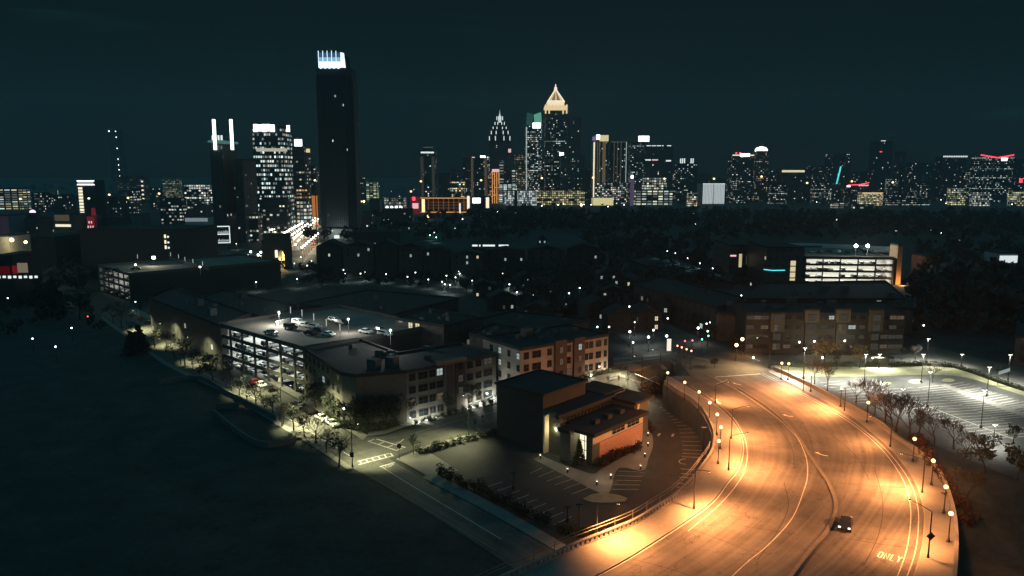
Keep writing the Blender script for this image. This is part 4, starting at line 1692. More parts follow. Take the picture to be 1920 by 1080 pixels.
def su(u):
    return (u - 1396) / 296 * L


for i, ((ua, ub), vt) in enumerate(bays):
    zt_ = zat((A3[0], A3[1], 0), vt)
    z_lo = zat((A3[0], A3[1], 0), 621 if i in (0, 3) else 603)
    o = bump(t3, 'stair_bay', A3, B3, su(ua), su(ub), z_lo, zt_, .9, M['ap3b'])
    bump(t3, 'lower_bay', A3, B3, su(ua + 3), su(ub - 3), PLAT - .5, z_lo - .02, .5, M['ap3'])
    bump(t3, 'bay_cap', A3, B3, su(ua - 1), su(ub + 1), zt_, zt_ + .5, 1.2, M['roof'])
    zz_ = [zat((A3[0], A3[1], 0), v) for v in (601, 619, 637, 655)]
    for j, z in enumerate(zz_):
        front(t3, A3, B3, [(su((ua + ub) / 2 - 3.5), z, 1.1, 1.9, (3, 4, 3, 4)[j] if (i + j) % 2 else 3), (su((ua + ub) / 2 + 3.5), z, 1.1, 1.9, 3)], .95 if z > z_lo else .55)
ws = []
for j, v in enumerate((599, 617, 635, 653)):
    z = zat((A3[0], A3[1], 0), v)
    for u in (1404, 1417, 1431, 1474, 1495, 1539, 1555, 1594, 1613, 1655, 1670, 1683):
        ws.append((su(u), z, 2.2 if u not in (1495, 1555, 1613) else 1.6, 1.15, R.choices([0, 1, 2, 3, 4], (.45, .02 if j > 1 else .0, .02, .36, .15))[0]))
front(t3, A3, B3, ws)
for v, u, pw in ((655, 1415, 300), (655, 1545, 120), (655, 1640, 160)):
    q = P(u, 668, PLAT + 1)
    b = MB()
    b.box(q.x, q.y + 1, PLAT + .1, .3, .3, .5)
    b.build('uplight', M['warm_globe'], t3)
    lamp('bulb', (q.x, q.y, PLAT + 2.5), pw * 1.2, (1, .75, .42), t3, .2)
# ================================================================ TREES AND SHRUBS
M['bark'] = pmat('bark', (.03, .026, .022), var=.3, scale=2.0)
M['twig'] = pmat('winter_twigs', (.03, .027, .025), var=.3, scale=1.0)
M['leaf'] = pmat('evergreen_leaves', (.034, .046, .030), var=.5, scale=.6)
M['leaf_lit'] = pmat('lamplit_leaves', (.34, .31, .18), var=.5, scale=.7)  # lightened leaf copy; part of the lamplight is put into its colour
M['red_twig'] = pmat('reddish_twigs', (.05, .026, .019), var=.45, scale=.7)


def bare_tree(seed, depth=5):
    """tree of unit height ~10 m: trunk with limbs, and a mesh of fine twigs"""
    r = random.Random(seed)
    tr, tw = MB(), MB()

    def grow(p, d, L, rad, k):
        if k == 0:
            return
        q = p
        for sgm in range(2):
            d = (d + Vector((r.gauss(0, .10), r.gauss(0, .10), .05))).normalized()
            q2 = q + d * L / 2
            (tr if k >= depth - 2 else tw).tube(q, q2, max(rad, .026), max(rad * .8, .022), 5 if k >= depth - 1 else 3, 0, False)
            q, rad = q2, rad * .8
        nb = 4 if k > 3 else (4 if k > 1 else 3)
        az = r.random() * 6.3
        for i in range(nb):
            a = az + 2 * PI * i / nb + r.gauss(0, .3)
            ax = d.cross(Vector((math.cos(a), math.sin(a), .13))).normalized()
            spread = r.uniform(.28, .66)
            nd = (d * math.cos(spread) + ax * math.sin(spread)).normalized()
            nd.z += .08
            start = p.lerp(q, r.uniform(.55, 1.0))
            grow(start, nd.normalized(), L * r.uniform(.62, .84), rad * .62, k - 1)
    grow(Vector((0, 0, 0)), Vector((0, 0, 1)), 3.2, .17, depth)
    zt = max(v[2] for v in tw.v)
    for bl in (tr, tw):
        bl.v = [(x * 10 / zt, y * 10 / zt, z * 10 / zt) for x, y, z in bl.v]
    return tr, tw


def leaf_cloud(b, r, clumps, n, size, m=0):
    for c, rad in clumps:
        for _ in range(n):
            while True:
                q = Vector((r.uniform(-1, 1), r.uniform(-1, 1), r.uniform(-1, 1)))
                if .25 < q.length < 1:
                    break
            p = Vector(c) + q * rad
            a, e = Vector((r.gauss(0, 1), r.gauss(0, 1), r.gauss(0, 1))).normalized(), Vector((r.gauss(0, 1), r.gauss(0, 1), r.gauss(0, 1))).normalized()
            e = (e - a * e.dot(a)).normalized()
            s = size * r.uniform(.6, 1.3)
            b.face([p - a * s - e * s * .6, p + a * s - e * s * .6, p + a * s * .7 + e * s * .7, p - a * s * .8 + e * s * .6], m)


def proto_tree(kind, seed):
    r = random.Random(seed)
    t = thing('tree', 'p', 'tree')
    if kind == 'bare':
        tr, tw = bare_tree(seed)
        tr.build('trunk', M['bark'], t)
        tw.build('crown', M['twig'], t)
    elif kind == 'thin':
        tr, tw = bare_tree(seed, 4)
        leaf_cloud(tw, r, [((r.gauss(0, 1.0), r.gauss(0, 1.0), r.uniform(4.5, 8.8)), 1.3) for _ in range(9)], 26, .22)
        tr.build('trunk', M['bark'], t)
        tw.build('crown', M['leaf'], t)
    elif kind in ('leafy', 'pale'):
        tr, tw = bare_tree(seed, 4)
        cl_ = [((r.gauss(0, 1.7), r.gauss(0, 1.7), r.uniform(4.0, 8.7)), r.uniform(.8, 1.6)) for _ in range(16)]
        leaf_cloud(tw, r, cl_, 70, .22)
        tr.build('trunk', M['bark'], t)
        tw.build('crown', M['leaf'] if kind == 'leafy' else M['leaf_lit'], t)
    elif kind == 'cone':
        tr, tw = MB(), MB()
        tr.tube((0, 0, 0), (0, 0, 8), .25, .05, 6)
        for k in range(15):
            z = .7 + k * .6
            rad = 2.7 * (1 - z / 10.4)
            leaf_cloud(tw, r, [((rad * .6 * math.cos(a), rad * .6 * math.sin(a), z), max(.35, rad * .55)) for a in [r.random() * 6.3 for _ in range(5)]], 22, .25)
        tr.build('trunk', M['bark'], t)
        tw.build('crown', M['leaf'], t)
    return t


TP = {k: [Once(proto_tree(k, 11 * i + len(k))) for i in range(n)] for k, n in (('bare', 4), ('thin', 3), ('leafy', 3), ('pale', 1), ('cone', 2))}
TC = [0]


def tree(kind, base, top_v, label, group=None, wide=1.0, at=None):
    g = at or G(*base)
    h = max(1.5, zat(g, top_v) - g.z)
    TC[0] += 1
    s = h / 10
    return TP[kind][TC[0] % len(TP[kind])].put(g, R.random() * 6.3, label, group, (s * wide, s * wide, s))


GB = 'bare winter trees between the curved road and the east lot'
for i, (u, v, tv, wd) in enumerate(((1527, 722, 668, .8), (1551, 733, 679, .8), (1605, 757, 712, 1.0), (1626, 772, 705, .9), (1640, 779, 722, .8), (1660, 793, 733, 1.0), (1672, 801, 730, 1.0), (1680, 810, 738, 1.0), (1704, 823, 742, 1.15), (1723, 822, 765, .8), (1752, 832, 776, 1.1), (1788, 842, 786, 1.1), (1812, 858, 806, .9))):
    tree('bare', (u, v), tv, f'bare winter tree beyond the outer parapet, {ORD[i + 1]} of thirteen going down the road', GB, wd * 1.4)
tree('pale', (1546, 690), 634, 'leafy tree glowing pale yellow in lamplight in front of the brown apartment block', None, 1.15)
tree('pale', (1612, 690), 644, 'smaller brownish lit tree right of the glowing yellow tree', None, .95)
tree('thin', (1568, 692), 655, 'darker thin tree between the two lit trees on the lawn')
tree('bare', (1748, 718), 676, 'small spreading bare tree on the island of the east lot', None, 1.3)
tree('bare', (1690, 675), 648, 'small bare tree right of the bus shelter', 'small trees on the north lawn')
tree('bare', (1716, 677), 645, 'small dark tree at the corner where the east road turns', 'small trees on the north lawn', .8)
tree('leafy', (1871, 700), 684, 'low dark shrub-like tree on the far verge of the east road')
tree('leafy', (1846, 886), 812, 'dense dark evergreen in the near corner of the east lot', None, 1.25)
tree('leafy', (1906, 900), 838, 'second dark evergreen at the edge of the frame below the east lot', None, 1.25)
tree('leafy', (1900, 830), 795, 'dark rounded evergreen standing on the last lit stalls', None, 1.0)
tree('bare', (1812, 950), 880, 'bare reddish tree on the dark slope below the outer parapet', None, 1.2)
GT = 'small street trees along the low street'
for i, (u, v, tv, k) in enumerate(((213, 607, 580, 'bare'), (228, 616, 590, 'bare'), (311, 660, 633, 'bare'), (347, 686, 646, 'thin'), (375, 702, 668, 'thin'), (400, 716, 676, 'leafy'), (449, 747, 716, 'thin'), (480, 764, 726, 'thin'), (513, 784, 748, 'thin'), (551, 808, 764, 'thin'), (592, 832, 776, 'bare'), (636, 876, 822, 'thin'))):
    tree(k, (u, v), tv - 14, f'small tree on the street\'s field side, {ORD[i + 1]} of twelve from the far end', GT, 1.25)
GT2 = 'trees along the building side of the low street'
for i, (u, v, tv, k) in enumerate(((265, 592, 566, 'thin'), (288, 604, 575, 'thin'), (312, 617, 585, 'leafy'), (385, 656, 610, 'leafy'), (402, 664, 622, 'leafy'), (592, 766, 716, 'leafy'), (620, 784, 735, 'leafy'), (645, 800, 752, 'leafy'), (668, 806, 742, 'leafy'), (692, 808, 738, 'leafy'), (716, 806, 738, 'leafy'), (742, 801, 736, 'leafy'))):
    tree(k, (u, v), tv, f'dark tree against the street\'s buildings, {ORD[i + 1]} of twelve from the far end', GT2, 1.15)
for i, (u, v, tv, k) in enumerate(((248, 628, 600, 'bare'), (292, 648, 618, 'thin'), (328, 672, 640, 'bare'), (362, 695, 660, 'thin'), (424, 731, 694, 'bare'), (464, 756, 720, 'bare'), (497, 775, 738, 'thin'), (532, 797, 756, 'bare'), (571, 820, 772, 'thin'), (612, 850, 800, 'bare'))):
    tree(k, (u, v), tv, f'dark tree in the second row of the street\'s field side, {ORD[i + 1]} from the far end', 'second row of trees along the low street', 1.25)
tree('cone', (262, 662), 606, 'broad black conifer on the field edge beside the low street', None, 1.5)
tree('cone', (246, 664), 618, 'second black conifer behind the broad one at the field edge', None, 1.4)
tree('cone', (75, 572), 512, 'tall black conifer below the red lit storefront', None, 1.6)
tree('cone', (100, 590), 520, 'black conifer mass right of the red lit storefront', None, 1.7)
tree('leafy', (150, 600), 545, 'black round tree by the red signal light', None, 1.3)
tree('thin', (775, 852), 812, 'small lit tree on the street corner beside the stop sign', None, 1.1)
tree('thin', (906, 802), 777, 'small upright tree under the curved arm lamp, right one of the pair', 'pair of small upright trees on the cross street', .6)
tree('thin', (890, 808), 784, 'small upright tree under the curved arm lamp, left one of the pair', 'pair of small upright trees on the cross street', .55)
tree('leafy', (840, 776), 730, 'dark tree in front of the middle of the corner apartment block')
tree('leafy', (887, 762), 718, 'dark tree in front of the right end of the corner apartment block')
for i, (u, v, tv) in enumerate(((1140, 722, 703), (1160, 723, 702), (1177, 728, 690))):
    tree('thin', (u, v), tv, f'small upright tree behind the bank, {("left", "middle", "right")[i]} one of three', 'upright trees behind the bank', .55)
tree('cone', (1086, 872), 822, 'dark evergreen standing in front of the lit bank window', None, 1.05)
tree('leafy', (1340, 690), 668, 'low dark tree on the island of the road crossing', None, 1.3)
tree('leafy', (1447, 692), 682, 'dark round bush at the start of the outer parapet', None, 1.6)
GM = 'dark trees among the mid-town houses'
for i, (u, v, tv, k, wd) in enumerate(((600, 520, 490, 'cone', 1.3), (622, 524, 497, 'leafy', 1.2), (788, 536, 518, 'cone', 1.1), (772, 540, 522, 'leafy', 1.2), (875, 548, 520, 'leafy', 1.3), (905, 545, 512, 'leafy', 1.3), (935, 560, 528, 'leafy', 1.2), (965, 548, 515, 'leafy', 1.2), (1010, 565, 530, 'leafy', 1.3), (1040, 585, 552, 'bare', 1.2), (1060, 560, 522, 'leafy', 1.3), (1090, 590, 555, 'bare', 1.2), (1130, 600, 560, 'leafy', 1.2), (1150, 615, 575, 'bare', 1.2), (1185, 600, 560, 'leafy', 1.2), (1210, 590, 552, 'bare', 1.3), (1105, 620, 585, 'bare', 1.2), (1245, 580, 545, 'leafy', 1.3), (1020, 600, 570, 'bare', 1.2), (985, 590, 560, 'leafy', 1.3), (950, 620, 595, 'leafy', 1.2), (1330, 640, 605, 'leafy', 1.2), (1375, 655, 625, 'leafy', 1.2), (1300, 620, 585, 'leafy', 1.1), (1395, 668, 640, 'bare', 1.0))):
    tree(k, (u, v), tv, f'dark tree among the white lamps in the middle distance, {ORD[i + 1]} in its scattered stand', GM, wd)
for ks in TP.values():
    for o in ks:
        o.drop()


def proto_shrub(seed, mat):
    r = random.Random(seed)
    t = thing('shrub', 'p', 'shrub')
    st = MB()
    for k in range(7):
        a = r.random() * 6.3
        st.tube((0, 0, 0), (.5 * math.cos(a), .5 * math.sin(a), .7), .04, .015, 4)
    st.build('stem', M['bark'], t)
    b = MB()
    leaf_cloud(b, r, [((r.gauss(0, .4), r.gauss(0, .4), r.uniform(.5, 1.0)), .55) for _ in range(6)], 45, .11)
    b.build('foliage', mat, t)
    return t


SH = {'red': Once(proto_shrub(1, M['red_twig'])), 'dark': Once(proto_shrub(2, M['leaf']))}


def shrub(k, base, s, label, group):
    SH[k].put(base, R.random() * 6.3, label, group, s)


Mb = Matrix.Rotation(math.radians(47.81), 4, 'Z')
for i in range(9):
    p = Vector((16.23, 144.49, 0)) + (Mb @ Vector((1.2 + i * 1.45, -1.3 - .5 * R.random() - .08 * i, 0)))
    shrub('red', p, 1.15 + .3 * R.random(), f'brown shrub along the tan brick wall of the bank, {ORD[i + 1]} from its corner', 'shrubs at the bank wall')
for i in range(14):
    u, v = 1206 + (i % 7) * 7 + R.uniform(-2, 2), 733 + (i // 7) * 9 - (i % 7) * .8 + R.uniform(-2, 2)
    shrub('red', G(u, v), 1.3 + .4 * R.random(), 'reddish shrub on the planted slope at the upper end of the retaining wall', 'shrubs on the planted slope')
for i in range(7):
    u, v = 1206 + i * 2.5, 792 + i * 3.2 + R.uniform(-1, 1)
    shrub('red', G(u, v, .1), .95, f'reddish shrub beside the right end of the bank, {ORD[i + 1]} toward the plaza', 'shrubs right of the bank')
for i in range(22):
    t = i / 21
    u, v = 1700 + 95 * t + R.uniform(4, 14), 822 + 160 * t + R.uniform(-6, 6)
    shrub('red', G(u + 10, v), 1.0 + .5 * R.random(), 'reddish bare shrub on the dark slope just outside the curved parapet', 'shrubs outside the parapet')
for i in range(16):
    t = i / 15
    u, v = 612 + 130 * t, 786 + 18 * math.sin(t * 3.0) + 12 * t
    shrub('dark', G(u, v), 1.2 + .5 * R.random(), 'dark rounded shrub at the foot of the corner apartment block', 'shrubs at the apartment corner')
for i in range(12):
    t = i / 11
    u, v = 780 + 140 * t, 797 - 39 * t
    shrub('dark', G(u, v), .8 + .3 * R.random(), f'clipped dark shrub below the lamp-lit apartment front, {ORD[i + 1]} from the corner', 'shrubs below the lit apartment front')
for i in range(14):
    t = i / 13
    shrub('dark', G(830 + 190 * t + R.uniform(-4, 4), 892 + 92 * t + R.uniform(-4, 4)), 1.2 + .5 * R.random(), 'dark shrub in the strip between the low street and the bank car park', 'shrubs beside the bank car park')
for i in range(12):
    t = i / 11
    shrub('dark', G(788 + 140 * t, 852 - 38 * t), 1.0 + .3 * R.random(), 'dark shrub on the verge between the cross street and the bank car park', 'shrubs on the cross street verge')
for i in range(7):
    shrub('dark', G(1052 + i * 9, 1000 + i * 1.2), 1.3, 'dark shrub at the lower end of the bank car park', 'shrubs at the lower end of the car park')
for o in SH.values():
    o.drop()


def hedge(name, label, px, w_, h, mat=None):
    pts = gcurve(px, 24, 0)
    r = random.Random(len(px) + int(px[0][0]))
    b = MB()
    b.wall(pts, w_ * .7, lambda p: hz(p.x, p.y) - .1, lambda p: hz(p.x, p.y) + h * .8)
    leaf_cloud(b, r, [((p.x, p.y, p.z + h * .55), w_ * .75) for p in pts], 60, .16)
    o = b.build(name, mat or M['leaf'])
    return tag(o, label, 'hedge')


hedge('hedge', 'long clipped dark hedge between the bright lawn and the street left of the bus shelter', [(1482, 687), (1560, 687), (1642, 687)], 1.2, 1.1)
hedge('hedge', 'clipped dark hedge running on right of the bus shelter along the lawn', [(1672, 687), (1740, 686), (1785, 689)], 1.2, 1.1)
hedge('hedge', 'curving dark hedge along the verge of the east lot under the lamps', [(1790, 690), (1830, 702), (1880, 720), (1935, 738)], 1.0, 1.0)
hedge('hedge', 'low dark hedge below the buff apartment block', [(1080, 716), (1110, 706), (1172, 694)], 1.2, .8)

# ---- far dark wood: one mass nobody could count
M['wood'] = pmat('dark_wood_foliage', (.030, .038, .032), var=.35, scale=.15)
r = random.Random(5)
b = MB()


def wood(u0, u1, v0, v1, n, h0, h1, leaves=46):
    for _ in range(n):
        g = P(r.uniform(u0, u1), r.uniform(v0, v1), 0)
        if g.y < 420:
            g.z = hz(g.x, g.y)
        h = r.uniform(h0, h1)
        cl_ = [((g.x + r.gauss(0, h * .2), g.y + r.gauss(0, h * .2), g.z + h * r.uniform(.35, .85)), h * r.uniform(.18, .3)) for _ in range(5)]
        leaf_cloud(b, r, cl_, leaves // 5, h * .12)


wood(880, 1400, 402, 434, 330, 10, 16)
wood(1400, 1980, 406, 440, 300, 10, 16)
wood(700, 900, 405, 440, 40, 9, 14)
wood(1300, 1960, 440, 452, 60, 9, 14)
wood(1720, 2000, 470, 640, 170, 9, 15)
wood(1100, 1330, 440, 520, 110, 8, 13)
wood(690, 1000, 500, 545, 40, 5, 8)
wood(930, 1340, 520, 560, 100, 6, 10)
wood(980, 1330, 560, 612, 90, 5, 9)
wood(560, 1000, 445, 452, 70, 8, 12)
wood(430, 660, 500, 540, 40, 5, 8)
wood(1380, 1480, 520, 556, 24, 6, 9)
wood(1700, 1940, 560, 668, 90, 5, 9)
wood(0, 660, 347, 362, 120, 12, 20)
wood(1000, 1980, 350, 366, 150, 12, 18)
wood(100, 185, 500, 545, 30, 6, 10)
wood(-60, 190, 575, 640, 24, 4, 7)
wood(60, 400, 372, 384, 60, 10, 15)
wood(660, 1000, 352, 366, 60, 12, 18)
tag(b.build('woodland', M['wood']), 'dark wood in front of the skyline', 'wood', None, 'stuff')
# ================================================================ SKYLINE
FA = {}


def fa(key, **kw):
    k = key + str(sorted(kw.items()))
    if k not in FA:
        base = dict(flat=dict(lit=.08, bay=3.2, floor=3.8, ww=.55, wh=.4), office=dict(lit=.20, row=.12, bay=3.2, floor=4.0, ww=.7, wh=.42), resi=dict(lit=.11, bay=4.6, floor=4.2, ww=.45, wh=.4),
                    dark=dict(lit=.035, bay=4, floor=3.8, ww=.4, wh=.5), bright=dict(lit=.75, row=.4, bay=3.6, floor=4.0, ww=.75, wh=.62, strength=1.6))[key]
        base = dict(base)
        base.update(kw)
        if key in ('office', 'resi', 'flat') and 'lit' in kw:
            base['lit'] = kw['lit'] * .85
        FA[k] = facade('windowed_wall', **base)
    return FA[k]


def span(u0, u1, Y, z=23.0):
    """left and right x of a thing seen between two pixel columns at distance Y"""
    d = Y * CS - (z - H) * SN
    return (u0 - CX) / F * d, (u1 - CX) / F * d


def tower(label, u0, u1, vt, Y, mat, name='office_tower', depth=None, rot=0.0, base=0.0, group=None, cut=None):
    """box tower; returns its root, centre, width, top height"""
    zq = zat((0, Y, 0), vt) * .8
    x0, x1 = span(u0, u1, Y, zq)
    dp = depth or (x1 - x0) * .8
    # the side wall that shows takes its share of the columns
    if u1 < CX:
        x1 = max(span(u0, u1, Y + dp, zq)[1], x0 + (x1 - x0) * .45)
    elif u0 > CX:
        x0 = min(span(u0, u1, Y + dp, zq)[0], x1 - (x1 - x0) * .45)
    wd = x1 - x0
    cx = (x0 + x1) / 2
    zt = zat((cx, Y, 0), vt)
    t = thing(name, label, 'building', (cx, Y + dp / 2, base), rot, group)
    b = MB()
    s = 1.0
    if rot:
        s = 1 / (abs(math.cos(rot)) + abs(math.sin(rot)) * dp / wd)
    b.box(0, 0, -1, wd * s, dp * s, zt - base + 1)
    for i in range(len(b.uv)):
        pass
    b.build('wall', mat, t)
    b = MB()
    b.box(0, 0, zt - base, wd * s * .96, dp * s * .96, max(.8, (zt - base) * .012))
    b.build('roof', M['roof'], t)
    return t, wd * s, dp * s, zt - base


def glow(t, name, mat, x0, x1, z0, z1, y0, y1):
    b = MB()
    b.prism([(x0, y0), (x1, y0), (x1, y1), (x0, y1)], z0, z1, 0, None, True)
    return b.build(name, mat, t)


E_ = {k: emis('glow_' + k, c, s) for k, (c, s) in dict(white=((.92, 1, 1), 3.0), soft=((.9, 1, .98), 1.0), warmw=((1, .9, .65), 1.2), gold=((1, .80, .42), 1.5), golddim=((1, .68, .28), .35), green=((.30, .95, .70), .38), greendim=((.2, .85, .7), .08),
                                                  red=((1, .06, .10), 2.2), reddim=((1, .08, .10), .12), orange=((1, .45, .14), .8), orangedim=((1, .42, .16), .25), blue=((.10, .38, .95), .9), cyan=((.1, .8, .85), 1.2), purple=((.48, .30, .9), .30), purpledim=((.40, .32, .75), .10),
                                                  yellow=((.98, .86, .40), .8), pink=((1, .55, .60), 1.0), grey=((.62, .62, .52), .12), tan=((.75, .55, .35), .10), teal=((.2, .8, .6), 1.2), pale=((.75, .85, .85), .55), dot=((.95, 1, .98), 5.0), warmdot=((1, .72, .38), 6.0)).items()}

# -- the three towers left of the boulevard
t, wd, dp, zt = tower('dark tower topped by two tall glowing white light bars', 395, 446, 272, 640, fa('dark', lit=.02), depth=34)
for k, (ua, va, ub, vb) in enumerate(((401, 224, 406, 281), (433, 224, 438, 281))):
    xa, _ = span(ua, ub, 640, zat((0, 640, 0), 250))
    z0, z1 = zat((0, 640, 0), vb), zat((0, 640, 0), va)
    o = glow(t, 'light_bar', E_['white'], xa - t.location.x, xa - t.location.x + 2.0, z0, z1, -dp / 2 - 2.4, -dp / 2 - .4)
z = zat((0, 640, 0), 265)
glow(t, 'canopy', emis('crown_green', (.35, 1, .85), .16), -wd / 2 - 1.2, wd / 2 + 1.5, z - .8, z + .8, -dp / 2 - .3, dp / 2)
for x in (-wd * .28, wd * .18, wd * .42):
    glow(t, 'crown_light', E_['soft'], x, x + 1.3, z + 1, z + 5, -dp / 2 - .2, -dp / 2 + .6)
tower('lower dark wing joined right of the light-bar tower', 440, 476, 300, 650, fa('flat', lit=.05, ww=.4, wh=.4), depth=34)
t, wd, dp, zt = tower('office tower with a broad blazing white rooftop sign and many lit windows', 474, 548, 238, 760, fa('office', lit=.60, row=.16, bay=2.3, floor=4.4, strength=1.5, cool=.7, wh=.5), depth=30)
M['signbox'] = emis('white_sign_letters', (.9, 1, 1), 4.0)
xa, xb = span(475, 515, 760, 110)
z0, z1 = zat((0, 760, 0), 247), zat((0, 760, 0), 233)
sx = xa - t.location.x
s_w = (xb - xa)
b = MB()
for k in range(5):
    b.prism([(sx + s_w * (k + .06) / 5, -dp / 2 - 1.2), (sx + s_w * (k + .94) / 5, -dp / 2 - 1.2), (sx + s_w * (k + .94) / 5, -dp / 2 - .3), (sx + s_w * (k + .06) / 5, -dp / 2 - .3)], z0 + (.6 if k % 2 else 0), z1 - (.5 if k in (1, 4) else 0), 0, None, True)
b.build('rooftop_sign', M['signbox'], t)
xa, xb = span(537, 543, 760, 110)
glow(t, 'side_sign', E_['white'], xa - t.location.x, xb - t.location.x, zat((0, 760, 0), 247), zat((0, 760, 0), 235), -dp / 2 - .5, -dp / 2 - .1)
xa, xb = span(480, 538, 760, 90)
glow(t, 'lit_floor', emis('lit_floor', (1, 1, .8), .45), xa - t.location.x, xb - t.location.x, zat((0, 760, 0), 284), zat((0, 760, 0), 278), -dp / 2 - .25, -dp / 2 - .02)
tower('stepped dark podium with scattered lights below the sign tower', 486, 546, 372, 742, fa('flat', lit=.12), depth=16)
t, wd, dp, zt = tower('shorter office tower with a square white rooftop sign, beside the boulevard', 549, 582, 276, 860, fa('office', lit=.2, row=.1, col=(1, .85, .6)), depth=26)
xa, xb = span(551, 565, 860, 95)
glow(t, 'rooftop_sign', E_['white'], xa - t.location.x, xb - t.location.x, zat((0, 860, 0), 275), zat((0, 860, 0), 261), -dp / 2 + 2, -dp / 2 + 3)
xa, xb = span(574, 581, 860, 90)
glow(t, 'side_sign', E_['yellow'], xa - t.location.x, xb - t.location.x, zat((0, 860, 0), 286), zat((0, 860, 0), 279), -dp / 2 - .4, -dp / 2 - .05)
tower('brown lamp-lit building front at the head of the boulevard', 545, 584, 352, 850, fa('office', lit=.35, col=(1, .6, .3), wall=(.09, .055, .04), cool=.05), 'office_building', 12)
tower('small dark tower with few lights behind the boulevard', 583, 598, 312, 980, fa('flat', lit=.15), depth=20)
t, wd, dp, zt = tower('narrow orange floodlit building at the end of the boulevard', 582, 600, 366, 900, pmat('orange_render', (.4, .26, .17)), 'office_building', 12)
glow(t, 'floodlight_glow', emis('orange_front_glow', (1, .36, .10), .42), -wd / 2, wd / 2, 3, zt - .6, -dp / 2 - .2, -dp / 2 - .02)  # floodlight on the front, put in as its own emission
glow(t, 'lit_ground_floor', emis('yellow_front', (1, .72, .30), .95), -wd / 2, wd / 2, 0, 5, -dp / 2 - .35, -dp / 2 - .21)

# -- tall dark crowned tower
x0, x1 = span(592, 662, 700, 110)
cx, wd = (x0 + x1) / 2, x1 - x0
t = thing('office_tower', 'tallest black tower with a blue-white glowing scalloped crown', 'building', (cx, 700 + wd * .45, 0))
zt = zat((cx, 700, 0), 127)
M['darktower'] = fa('dark', lit=.012, bay=3.4, floor=4.0, wall=(.024, .030, .033), glass=(.022, .027, .03))
oct_ = [(-.5, -.30), (-.30, -.5), (.30, -.5), (.5, -.30), (.5, .30), (.30, .5), (-.30, .5), (-.5, .30)]
b = MB()
b.prism([(x * wd, y * wd) for x, y in oct_], 0, zt * .93, 0, 0)
b.prism([(x * wd * .95, y * wd * .95) for x, y in oct_], zt * .93, zt, 0, 0)
b.build('wall', [M['darktower']], t)
b = MB()
for k in range(12):
    x = -wd * .30 + wd * .60 * k / 11
    b.box(x, -wd * .505, 6, .5, .5, zt * .92)
for (xa, ya), (xb, yb) in ((oct_[0], oct_[1]), (oct_[2], oct_[3])):
    for k in range(1, 5):
        f = k / 5
        b.box((xa + (xb - xa) * f) * wd, (ya + (yb - ya) * f) * wd, 6, .5, .5, zt * .92)
b.build('pier', pmat('tower_pier', (.026, .034, .040), var=.1), t)
zc = zat((cx, 700, 0), 98)
b = MB()
g2 = MB()
g3 = MB()
nC = 5
for k in range(nC):
    xa, xb = -wd * .36 + wd * .58 * k / nC, -wd * .36 + wd * .58 * (k + 1) / nC
    n = 7
    mid = []
    for i in range(n + 1):
        f = i / n
        mid.append((xa + (xb - xa) * f, -wd * .47 - 1.6 * math.sin(PI * f), zt - 1.2 * math.sin(PI * f)))
    for (xa_, ya_, za_), (xb_, yb_, zb_) in zip(mid, mid[1:]):
        b.face([(xa_, ya_, za_), (xb_, yb_, zb_), (xb_, yb_, zt + (zc - zt) * .38), (xa_, ya_, zt + (zc - zt) * .38)])
        g3.face([(xa_, ya_, zt + (zc - zt) * .38), (xb_, yb_, zt + (zc - zt) * .38), (xb_, yb_ + .2, zt + (zc - zt) * .66), (xa_, ya_ + .2, zt + (zc - zt) * .66)])
        g2.face([(xa_, ya_ + .2, zt + (zc - zt) * .66), (xb_, yb_ + .2, zt + (zc - zt) * .66), (xb_, yb_ + .5, zc - .5), (xa_, ya_ + .5, zc - .5)])
    b.box(xa, -wd * .475, zt, .5, .5, zc - zt + 1.2)
b.face([(wd * .22, -wd * .47, zt - 1), (wd * .32, -wd * .30, zt - 1), (wd * .28, -wd * .30, zc), (wd * .22, -wd * .47, zc)])
b.build('crown_base_glow', emis('crown_white', (.75, .92, 1), 1.5), t)
g3.build('crown_middle_glow', emis('crown_pale_blue', (.36, .66, .92), .75), t)
g2.build('crown_upper_glow', emis('crown_blue', (.08, .26, .50), .38), t)
b = MB()
b.box(0, 0, zt, wd * .6, wd * .6, (zc - zt) * .9)
b.build('crown_core', M['roof'], t)
t, wd, dp, zt = tower('grey podium under the tallest black tower with one bright square window', 597, 665, 430, 690, pmat('grey_podium', (.12, .125, .12)), 'podium', 10)
xa, xb = span(625, 635, 690)
glow(t, 'lit_window', E_['soft'], xa - t.location.x, xb - t.location.x, zat((0, 690, 0), 447), zat((0, 690, 0), 441), -dp / 2 - .4, -dp / 2 - .05)
lamp('bulb', (0, -14, 9), 6000, (.95, 1, .95), t, .5)

# -- centre left
Y1 = 1500
t, wd, dp, zt = tower('slender tower with two pale piers and a lit flat crown, standing alone', 787, 819, 283, Y1, fa('resi', lit=.10, strength=2.0), depth=30)
for x in (-wd * .36, wd * .36):
    glow(t, 'pier', emis('pier_grey_glow', (.5, .5, .42), .06), x - wd * .10, x + wd * .10, 0, zt * .9, -dp / 2 - 1, -dp / 2 - .1)  # light tone of the piers put in as faint emission
glow(t, 'crown_light', E_['soft'], -wd * .42, wd * .42, zt - 4.5, zt - 1.5, -dp / 2 - 1.2, -dp / 2 - .1)
glow(t, 'crown_tier', E_['grey'], -wd * .28, wd * .28, zt + 6, zt + 8, -dp / 2 + 2, dp / 4)
b = MB()
b.box(0, 0, zt, wd * .6, dp * .6, 6)
b.build('penthouse', M['dark'], t)
tower('low dark block right of the slender pier tower', 822, 846, 325, Y1 + 40, fa('resi', lit=.08), depth=24)
t, wd, dp, zt = tower('dark tower framed by two brownish piers with red and white rooftop lights', 868, 914, 297, Y1 + 60, fa('resi', lit=.10), depth=30)
